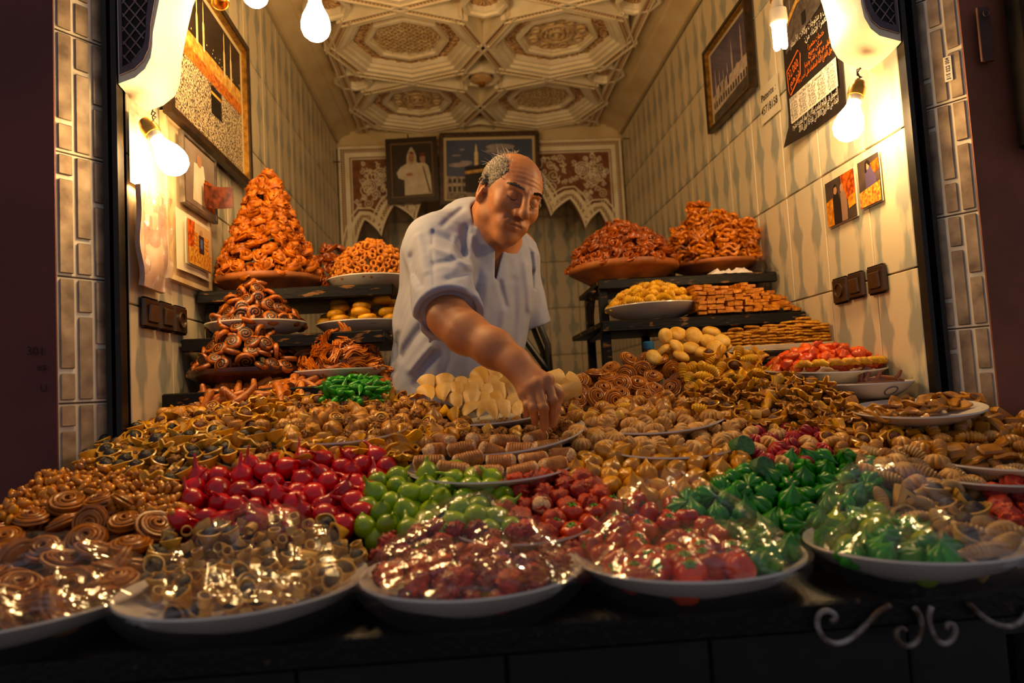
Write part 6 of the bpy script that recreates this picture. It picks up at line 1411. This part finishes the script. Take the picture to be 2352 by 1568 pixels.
def np_mesh(name, V, Q, m):
    me_ = bpy.data.meshes.new(name); me_.vertices.add(len(V)); me_.vertices.foreach_set('co', V.astype(np.float32).ravel())
    me_.loops.add(Q.size); me_.loops.foreach_set('vertex_index', Q.astype(np.int32).ravel()); me_.polygons.add(len(Q))
    me_.polygons.foreach_set('loop_start', np.arange(0, Q.size, 4, dtype=np.int32))
    me_.polygons.foreach_set('use_smooth', np.ones(len(Q), bool)); me_.update(calc_edges=True); me_.validate(); me_.materials.append(m); return me_

RH = rotm('Z', .40) @ rotm('X', .42) @ rotm('Y', .27)       # head-local to world: turned to his left, bowed, tilted; the face looks along local -y
HS = .845                                                    # head scale
HC = P(1200, 461, Y=1.53) - RH @ (np.array([0, -.080, .004]) * HS)
def sd(p, a, b):
    a, b = np.asarray(a, float), np.asarray(b, float); d = b - a; t = np.clip((p - a) @ d / (d @ d), 0, 1); return np.linalg.norm(p - a - t[:, None] * d, axis=1)
def groove(q, pts, w_, amp):
    m = None
    for a, b in zip(pts[:-1], pts[1:]): e = sd(q, a, b); m = e if m is None else np.minimum(m, e)
    return amp * np.exp(-(m / w_) ** 2)
def hl(p): return (p - HC) @ RH / HS                        # world to head-local
def hw(q): return HC + RH @ (np.asarray(q, float) * HS)
def wob(q, f, s):
    r_ = np.random.RandomState(s); a = 0
    for k in range(4): a = a + np.sin(q @ (r_.normal(size=3) * f) + r_.rand() * 6.28)
    return a / 4
def head_sdf(q):
    d = ell(q, (0, .016, .034), (.075, .095, .083))
    d = smin(d, ell(q, (0, -.020, .012), (.067, .068, .085)), .03)
    d = smin(d, ell(q, (0, -.036, -.042), (.054, .050, .062)), .03)
    for s in (-1, 1):
        d = smin(d, sph(q, (s * .047, -.004, -.060), .024), .03)        # jaw corner
        d = smin(d, sph(q, (s * .043, -.062, -.022), .020), .03)        # cheek
        d = smin(d, sph(q, (s * .024, -.070, -.070), .020), .02)        # jowl
    d = smin(d, ell(q, (0, -.076, -.094), (.024, .020, .018)), .022)
    d = smin(d, cap_(q, (-.026, -.0835, -.060), (.026, -.0835, -.060), .013, .013), .018)    # muzzle
    d = smin(d, cap_(q, (0, -.060, -.098), (0, -.02, -.105), .026, .034), .03)              # under the chin
    for s in (-1, 1):
        d = smin(d, cap_(q, (s * .012, -.089, .027), (s * .044, -.074, .031), .0095, .0075), .012)   # brow ridge
        d = smax(d, -ell(q, (s * .031, -.097, .006), (.019, .016, .013)), .012)                     # socket
        d = smin(d, sph(q, (s * .031, -.0735, .008), .0158), .004)                                 # lidded eye
        d = smin(d, cap_(q, (s * .018, -.0865, -.004), (s * .044, -.078, -.003), .0035, .0035), .007)   # bag under the eye
    n = cap_(q, (0, -.091, .024), (0, -.112, -.022), .0080, .0125)
    n = smin(n, sph(q, (0, -.1150, -.0265), .0125), .010)
    for s in (-1, 1): n = smin(n, sph(q, (s * .0150, -.1005, -.029), .0098), .009)
    d = smin(d, n, .012)
    for s in (-1, 1): d = smax(d, -sph(q, (s * .0075, -.112, -.040), .0042), .003)
    up = chain(q, [(-.025, -.088, -.0605), (-.010, -.0965, -.056), (0, -.0965, -.0575), (.010, -.0965, -.056), (.025, -.088, -.0605)], [.003, .0055, .0055, .0055, .003], .004)
    lo_ = chain(q, [(-.023, -.087, -.0640), (0, -.0955, -.0690), (.023, -.087, -.0640)], [.003, .0068, .003], .004)
    d = smin(d, up, .006); d = smin(d, lo_, .006)
    d = d + groove(q, [(-.028, -.089, -.0640), (-.010, -.101, -.0622), (0, -.102, -.0632), (.010, -.101, -.0622), (.028, -.089, -.0640)], .0022, .0030)
    for s in (-1, 1):
        d = d + groove(q, [(s * .020, -.100, -.032), (s * .032, -.092, -.048), (s * .036, -.084, -.068)], .0048, .0032)
        d = d + groove(q, [(s * .018, -.092, .004), (s * .031, -.090, -.0035), (s * .045, -.080, .001)], .0016, .0026)
        d = d + groove(q, [(s * .016, -.092, .016), (s * .031, -.088, .0235), (s * .046, -.078, .015)], .0022, .0020)
        d = d + groove(q, [(s * .020, -.092, -.012), (s * .034, -.086, -.014), (s * .046, -.076, -.008)], .003, .0016)
        d = d + groove(q, [(s * .006, -.100, .030), (s * .007, -.100, .044)], .0018, .0014)
    fz = q[:, 2]; wr_ = np.exp(-((q[:, 0]) / .045) ** 2) * np.exp(-((fz - .060) / .020) ** 2) * (q[:, 1] < -.02)
    d = d + .0012 * wr_ * np.sin(fz * 560 + 1400 * q[:, 0] ** 2 + 1)
    for s in (-1, 1):
        M = rotm('Z', s * .50) @ rotm('X', -.12)
        e = ell(q, (s * .0810, .008, -.002), (.0100, .0225, .0385), M)
        e = smax(e, -ell(q, (s * .0920, .000, .003), (.0105, .0135, .0255), M), .004)
        e = smin(e, ell(q, (s * .0775, -.001, -.032), (.007, .009, .010)), .006)
        e = smin(e, ell(q, (s * .0770, -.010, -.004), (.006, .005, .008)), .005)
        d = smin(d, e, .006)
    return d + .0004 * wob(q, 120, 3)
# joints
NB = P(1128, 545, Y=1.665); SR, SL = P(1003, 558, Y=1.60), P(1184, 578, Y=1.79)
ER, WR = P(1030, 728, Y=1.43), P(1184, 834, Y=1.315)
EL, WL = P(1212, 708, Y=1.86), P(1090, 760, Y=1.93)
KN = [P(1205, 905, Y=1.280), P(1218, 891, Y=1.272), P(1234, 884, Y=1.266), P(1257, 874, Y=1.272)]
PI_ = [P(1211, 931, Y=1.266), P(1225, 937, Y=1.254), P(1249, 937, Y=1.248), P(1270, 919, Y=1.256)]
TP = [P(1210, 952, Y=1.285), P(1229, 969, Y=1.278), P(1250, 983, Y=1.272), P(1268, 969, Y=1.278)]
FR_ = [.0068, .0076, .0080, .0078]
TW = .62                                                     # turn of the chest towards his left
CT = rotm('Z', TW)
TZ = [CH - .40, CH - .05, CH + .10, CH + .24, CH + .33, CH + .40]
TC = np.array([P(1048, 1000, Y=1.70)[:2], P(1048, 900, Y=1.70)[:2], P(1062, 800, Y=1.70)[:2], P(1092, 680, Y=1.69)[:2], P(1106, 590, Y=1.69)[:2], P(1115, 530, Y=1.68)[:2]])
TA = np.array([.170, .168, .160, .160, .150, .085]); TB = np.array([.135, .130, .120, .112, .098, .06])
def torso(p, off=0.0):
    z = p[:, 2]; cx = np.interp(z, TZ, TC[:, 0]); cy = np.interp(z, TZ, TC[:, 1]); a = np.interp(z, TZ, TA) + off; b = np.interp(z, TZ, TB) + off
    dx, dy = p[:, 0] - cx, p[:, 1] - cy; u = (dx * math.cos(TW) + dy * math.sin(TW)); v = (-dx * math.sin(TW) + dy * math.cos(TW))
    k = np.sqrt((u / a) ** 2 + (v / b) ** 2); d = (k - 1) * np.minimum(a, b) * .95
    return smax(d, z - (TZ[-1] + off), .03)
def arm_r(p):
    d = chain(p, [SR, SR * .45 + ER * .55, ER], [.050, .044, .039], .03)
    M1 = ER + (WR - ER) * .30 + np.array([-.004, 0, -.004])
    f = chain(p, [ER, M1, ER + (WR - ER) * .70, WR], [.036, .0378, .0325, .0270], .03); d = smin(d, f, .03)
    return d
def hand_r(p):
    d = cap_(p, WR, WR + (np.mean(KN, 0) - WR) * .25, .0275, .026)
    for k, q in enumerate(KN): d = smin(d, cap_(p, WR + (q - WR) * .18, q, .015, .0125), .016)
    fg = None
    for k in range(4):
        fgr = chain(p, [KN[k], PI_[k], PI_[k] * .45 + TP[k] * .55, TP[k]], [FR_[k] * 1.22, FR_[k] * 1.10, FR_[k] * .96, FR_[k] * .84], .003)
        fgr = smin(fgr, sph(p, PI_[k] + np.array([0, -.002, .001]), FR_[k] * 1.05), .003)
        fg = fgr if fg is None else smin(fg, fgr, .0012)
        d = smin(d, sph(p, KN[k] + np.array([0, -.003, .003]), FR_[k] * 1.3), .006)
    d = smin(d, fg, .006)
    t0, t1, t2 = WR + (KN[3] - WR) * .42 + np.array([.008, .018, -.004]), P(1280, 905, Y=1.315), P(1268, 972, Y=1.305)
    th = chain(p, [t0, t1, t1 * .5 + t2 * .5, t2], [.017, .0125, .0105, .009], .006)
    d = smin(d, th, .012)
    for k, (a, b) in enumerate(zip(KN[:3], KN[1:])):                       # tendons and veins on the back of the hand
        d = smin(d, cap_(p, WR + (a - WR) * .35 + np.array([0, -.013, .005]), a + np.array([0, -.010, .004]), .0028, .003), .005)
    return d
def arm_l(p):
    d = chain(p, [SL, EL, WL], [.046, .034, .026], .03); h_ = WL + (WL - EL) / np.linalg.norm(WL - EL) * .06
    d = smin(d, cap_(p, WL, h_, .026, .030), .02)
    u = (WL - EL) / np.linalg.norm(WL - EL); s = np.array([0, 0, 1.0])
    for k in range(4): d = smin(d, cap_(p, h_ + s * (.026 - .017 * k), h_ + s * (.026 - .017 * k) + u * (.05 + .008 * (k in (1, 2))) + np.array([0, -.015, 0]), .009, .0075), .005)
    return smin(d, cap_(p, WL + s * .02, WL + s * .045 + u * .05, .012, .009), .008)
def skin_sdf(p):
    d = head_sdf(hl(p)) * HS
    nk = chain(p, [hw((0, .030, -.030)), hw((0, .036, -.075)) * .5 + NB * .5, NB + np.array([0, .01, -.05])], [.056, .058, .064], .03)
    d = smin(d, nk, .022)
    d = smin(d, torso(p, -.020), .04)
    d = smin(d, arm_r(p), .03); d = smin(d, hand_r(p), .014); d = smin(d, arm_l(p), .03)
    d = smin(d, chain(p, [SR, NB + np.array([0, .02, -.04]), SL], [.05, .06, .05], .03), .03)
    return d
def sleeve(p, a, b, ra, rb):
    n = (b - a) / np.linalg.norm(b - a); d = cap_(p, a, b + n * .1, ra, rb); return smax(d, (p - b) @ n, .006)
HEM = SR + (ER - SR) * .97; HEML = P(1231, 748, Y=1.82)
FOLD = [((998, 545), (998, 595), (1006, 686), .0022, .0030), ((1072, 530), (1066, 570), (1062, 600), .0100, .010), ((1084, 530), (1082, 575), (1086, 625), -.0060, .010),
        ((1000, 551), (1030, 566), (1056, 588), .0065, .008), ((1003, 595), (1040, 612), (1081, 641), -.0080, .009), ((1006, 633), (1036, 628), (1062, 614), .0060, .008), ((1034, 672), (1058, 660), (1080, 644), .0065, .007),
        ((950, 600), (958, 640), (978, 680), .0075, .009), ((965, 560), (975, 600), (985, 650), -.0050, .010), ((1147, 650), (1152, 670), (1162, 700), .0055, .007), ((1097, 630), (1088, 680), (1076, 740), .0048, .009), ((1120, 640), (1116, 700), (1110, 780), -.0035, .010),
        ((1225, 560), (1232, 600), (1236, 640), .0080, .007), ((1210, 600), (1216, 650), (1222, 700), -.005, .009), ((993, 733), (960, 765), (922, 815), .0095, .012), ((992, 799), (975, 815), (945, 850), -.0085, .010), ((1000, 815), (975, 845), (960, 880), .0065, .010), ((909, 764), (904, 800), (900, 850), .0065, .008),
        ((1040, 790), (1030, 830), (1010, 880), .0045, .012), ((1180, 640), (1184, 720), (1180, 800), .0045, .010), ((1100, 480), (1090, 510), (1085, 540), .0045, .006), ((1060, 478), (1040, 500), (1020, 530), .0055, .007), ((1050, 560), (1040, 600), (1052, 640), -.0040, .010), ((1160, 720), (1150, 780), (1140, 830), -.0040, .012)]
FOLD3 = [([np.array([P(x, y, Y=1.60)[0], P(x, y, Y=1.60)[2]]) for x, y in f[:3]], f[3], f[4]) for f in FOLD]
def fold(p):
    q = p[:, [0, 2]]; f = .0016 * wob(p, 45, 8) + .0011 * wob(p * np.array([1, 1, .45]), 150, 21) + .0022 * np.sin(70 * (p[:, 0] + .3 * p[:, 2]) + 4 * np.sin(9 * p[:, 2])) * np.clip((CH + .15 - p[:, 2]) / .2, 0, 1)
    fr_ = np.clip((1.78 - p[:, 1]) / .06, 0, 1)
    for pts, amp, w_ in FOLD3:
        m = np.minimum(sd(q, pts[0], pts[1]), sd(q, pts[1], pts[2])); f = f + amp * np.exp(-(m / w_) ** 2) * fr_
    return f
def shirt_sdf(p):
    d = torso(p, .004)
    d = smin(d, chain(p, [SR + np.array([0, .0, -.004]), P(1082, 528, Y=1.69), SL + np.array([0, 0, -.002])], [.062, .066, .048], .05), .04)
    d = smin(d, sleeve(p, SR + np.array([-.004, .01, -.005]), HEM, .066, .074), .035)
    d = smin(d, sleeve(p, SL, HEML, .048, .036), .03)
    # the back of the shirt hangs loose behind the reaching arm
    d = smin(d, chain(p, [P(975, 585, Y=1.68), P(966, 730, Y=1.72), P(948, 880, Y=1.74), P(940, 1010, Y=1.74)], [.055, .055, .055, .06], .04), .05)
    d = d + fold(p)
    d = smax(d, -chain(p, [hw((0, .03, -.04)), hw((0, .038, -.085)) * .5 + NB * .5, NB + np.array([.004, -.004, -.024])], [.060, .064, .064], .02), .006)
    q = p[:, [0, 2]]; s0, s1 = P(1151, 540, Y=1.56), P(1139, 634, Y=1.56); a, b = s0[[0, 2]], s1[[0, 2]]; t = np.clip((q - a) @ (b - a) / ((b - a) @ (b - a)), 0, 1)
    d = smax(d, -np.maximum(sd(q, a, b) - (.0115 - .0095 * t), p[:, 1] - 1.66), .004)
    nh = (HEM - SR) / np.linalg.norm(HEM - SR)
    d = smax(d, -smax(cap_(p, HEM - nh * .03, HEM + nh * .1, .056, .062), -(p - (HEM - nh * .010)) @ nh, .003), .004)
    return smax(d, TZ[0] + .02 - p[:, 2], .01)
def hair_sdf(p):
    q = hl(p); base = head_sdf(q)
    fr_ = wob(q, 420, 5) * .0022 + wob(q, 190, 6) * .0022
    d = base - .0036 - fr_
    top = np.minimum(np.minimum(q[:, 2] - .056, .053 - np.abs(q[:, 0]) - .10 * np.maximum(0, q[:, 2] - .07)), .062 - q[:, 1])      # bald crown
    face = -(q[:, 1] - (-.060 + .70 * np.clip(.056 - q[:, 2], 0, .08)))                     # no hair in front of the temples
    low = -(q[:, 2] + .002 + .9 * np.clip(q[:, 1] - .028, 0, .05))
    ear = -ell(q, (.079, .008, -.008), (.014, .026, .034)); ear2 = -ell(q, (-.079, .008, -.008), (.014, .026, .034))
    d = smax(d, top * .9, .010); d = smax(d, face * .8, .010); d = smax(d, low * .8, .010)
    return np.maximum(np.maximum(d, ear), ear2) * HS
skin = mat('skin_tan', 'b87848', '965c36', rough=.48, scale=22, bump=.10, bscale=700, sss=.10, contrast=(.3, .75))
shirtm = mat('pale_blue_cotton', 'a3a7b6', '9498aa', rough=.85, scale=7, bump=.06, bscale=1600, spec=.2)
man = thing('person', 'balding man in a loose pale blue shirt bending to reach for sweets', 'person', loc=(float(TC[0][0]), float(TC[0][1]), 0))
off_ = -np.array(man.location)
lo_, hi_ = np.array([-.30, 1.20, CH - .14]), np.array([.36, 1.98, CH + .62])
V1, Q1 = surfnet(skin_sdf, lo_, hi_, .0022)
# legs and feet (behind the counter), same mesh
HIPZ = CH - .16
hipc = np.array([TC[0][0], TC[0][1]])
du = np.array([math.cos(TW), math.sin(TW)])
LG = [[np.array([*(hipc + s * du * .085), HIPZ]), np.array([*(hipc + s * du * .095 + np.array([.0, -.02])), .50]), np.array([*(hipc + s * du * .10 + np.array([0, .02])), .09])] for s in (-1, 1)]
FT = [np.array([l[2][0] + .09, l[2][1] - .16, .045]) for l in LG]
def leg_sdf(p, o=0.0):
    d = np.full(len(p), 9.0)
    for l in LG: d = np.minimum(d, chain(p, l, [.088 + o, .060 + o, .042 + o * 1.6], .03))
    return smin(d, torso(np.stack([p[:, 0], p[:, 1], np.maximum(p[:, 2], TZ[0])], 1), -.02 + o) + np.maximum(0, HIPZ - .02 - p[:, 2]), .05)
def legs(p):
    d = smax(leg_sdf(p), p[:, 2] - (CH - .12), .005)
    for l, f in zip(LG, FT): d = smin(d, cap_(p, np.array([l[2][0], l[2][1], .05]), f, .038, .030), .02)
    return d
V2, Q2 = surfnet(legs, (-.35, 1.30, .0), (.35, 1.98, CH - .10), .010)
body = link('body', np_mesh('body', np.vstack([V1, V2]) + off_, np.vstack([Q1, Q2 + len(V1)]), skin), man)
V, Q = surfnet(shirt_sdf, (-.36, 1.29, CH - .42), (.36, 1.98, CH + .47), .0030)
link('shirt', np_mesh('shirt', V + off_, Q, shirtm), man)
V, Q = surfnet(lambda p: smax(leg_sdf(p, .012), .05 - p[:, 2], .01), (-.35, 1.30, .0), (.35, 1.98, CH - .10), .010)
link('trousers', np_mesh('trousers', V + off_, Q, mat('grey_trousers', '4a4640', '3c3834', rough=.85, scale=20)), man)
for l, f in zip(LG, FT):
    V, Q = surfnet(lambda p: smax(cap_(p, np.array([l[2][0] - .03, l[2][1] + .05, .045]), f + np.array([.02, -.03, -.005]), .048, .042), -p[:, 2] + .002, .004), (-.4, 1.2, -.02), (.45, 1.95, .12), .008)
    link('shoe', np_mesh('shoe', V + off_, Q, mat('brown_leather', '2c1c12', rough=.5)), man)
hairm = mat('grey_hair', '8c8272', '4c443a', rough=.6, scale=300, bump=.5, bscale=500, contrast=(.35, .6))
V, Q = surfnet(hair_sdf, HC - .16, HC + .16, .0020)
link('hair', np_mesh('hair', V + off_, Q, hairm), man)
rr = np.random.RandomState(4); ws_ = []
for k in range(170):                                         # stray hairs over the crown and round the back
    a, e = rr.uniform(-.3, PI + .3), rr.uniform(.35, 1.35); d_ = np.array([math.cos(a) * math.cos(e), max(-.25, math.sin(a) * math.cos(e)), math.sin(e)])
    d_ /= np.linalg.norm(d_); ts = np.linspace(.05, .13, 60); pts_ = np.outer(ts, d_) + np.array([0, .016, .034]); s_ = head_sdf(pts_); j = np.argmax(s_ > 0); r0 = pts_[j]
    tv = np.array([rr.normal() * .5, rr.normal() * .5 + .3, rr.normal() * .3]); L_ = rr.uniform(.012, .030) * (1.2 if e < .8 else .8)
    ws_.append(tube([hw(r0 + d_ * (.0 + .32 * L_ * t) + tv * L_ * t * t) for t in (0, .33, .66, 1)], [.0005, .0005, .0004, .0002], 3))
for k in range(420):                                         # short hairs that thin out over the temples
    s = rr.choice([-1, 1]); d_ = np.array([s * rr.uniform(.55, 1.0), rr.uniform(-1.0, .25), rr.uniform(.05, .95)]); d_ /= np.linalg.norm(d_)
    ts = np.linspace(.05, .13, 80); pts_ = np.outer(ts, d_) + np.array([0, .016, .034]); s_ = head_sdf(pts_); j = np.argmax(s_ > 0); r0 = pts_[j]
    if abs(r0[0]) < .042 + .02 * rr.rand() or r0[1] < -.066 + .02 * rr.rand() or (r0[2] < .035 and r0[1] < -.02): continue
    tv = np.array([0, .75, .25]) + rr.normal(size=3) * .25; tv -= d_ * (tv @ d_); L_ = rr.uniform(.008, .016)
    ws_.append(tube([hw(r0 + d_ * (.0012 + .0035 * math.sin(2.6 * t)) + tv * L_ * t) for t in (0, .33, .66, 1)], [.0006, .0007, .0006, .0003], 3))
ob('stray_hair', tr(join(*ws_), off_), mat('pale_grey_hair', '9a8e7e', rough=.5), man)
def onface(x, z, out=0.0):
    ys = np.linspace(-.135, -.02, 231); f_ = head_sdf(np.stack([np.full(231, x), ys, np.full(231, z)], 1)); return np.array([x, ys[np.argmax(f_ < 0)] - out, z])
for s in (-1, 1):
    brow = []
    for k in range(130):
        t = rr.rand() ** .9; x = s * (.011 + .037 * t); z = .0300 + .0085 * math.sin(PI * (.15 + .62 * t)) - .004 + rr.normal() * .0016
        brow.append(tube([hw(onface(x, z, -.001)), hw(onface(x + s * .004, z + .0010, .0016)), hw(onface(x + s * .008, z - .0006, .0010))], [.0006, .0007, .0003], 3))
    ob('eyebrow', tr(join(*brow), off_), mat('dark_brow', '2a221c', rough=.6), man)
for s in (-1, 1):
    pts = [hw(onface(s * (.0190 + .0255 * t), .0030 - .0055 * math.sin(PI * t) - .002 * t, .0002)) for t in np.linspace(0, 1, 8)]
    ob('eyelash', tr(tube(pts, [.0005, .0009, .0012, .0012, .0012, .001, .0008, .0004], 5), off_), MATS['dark_brow'], man)
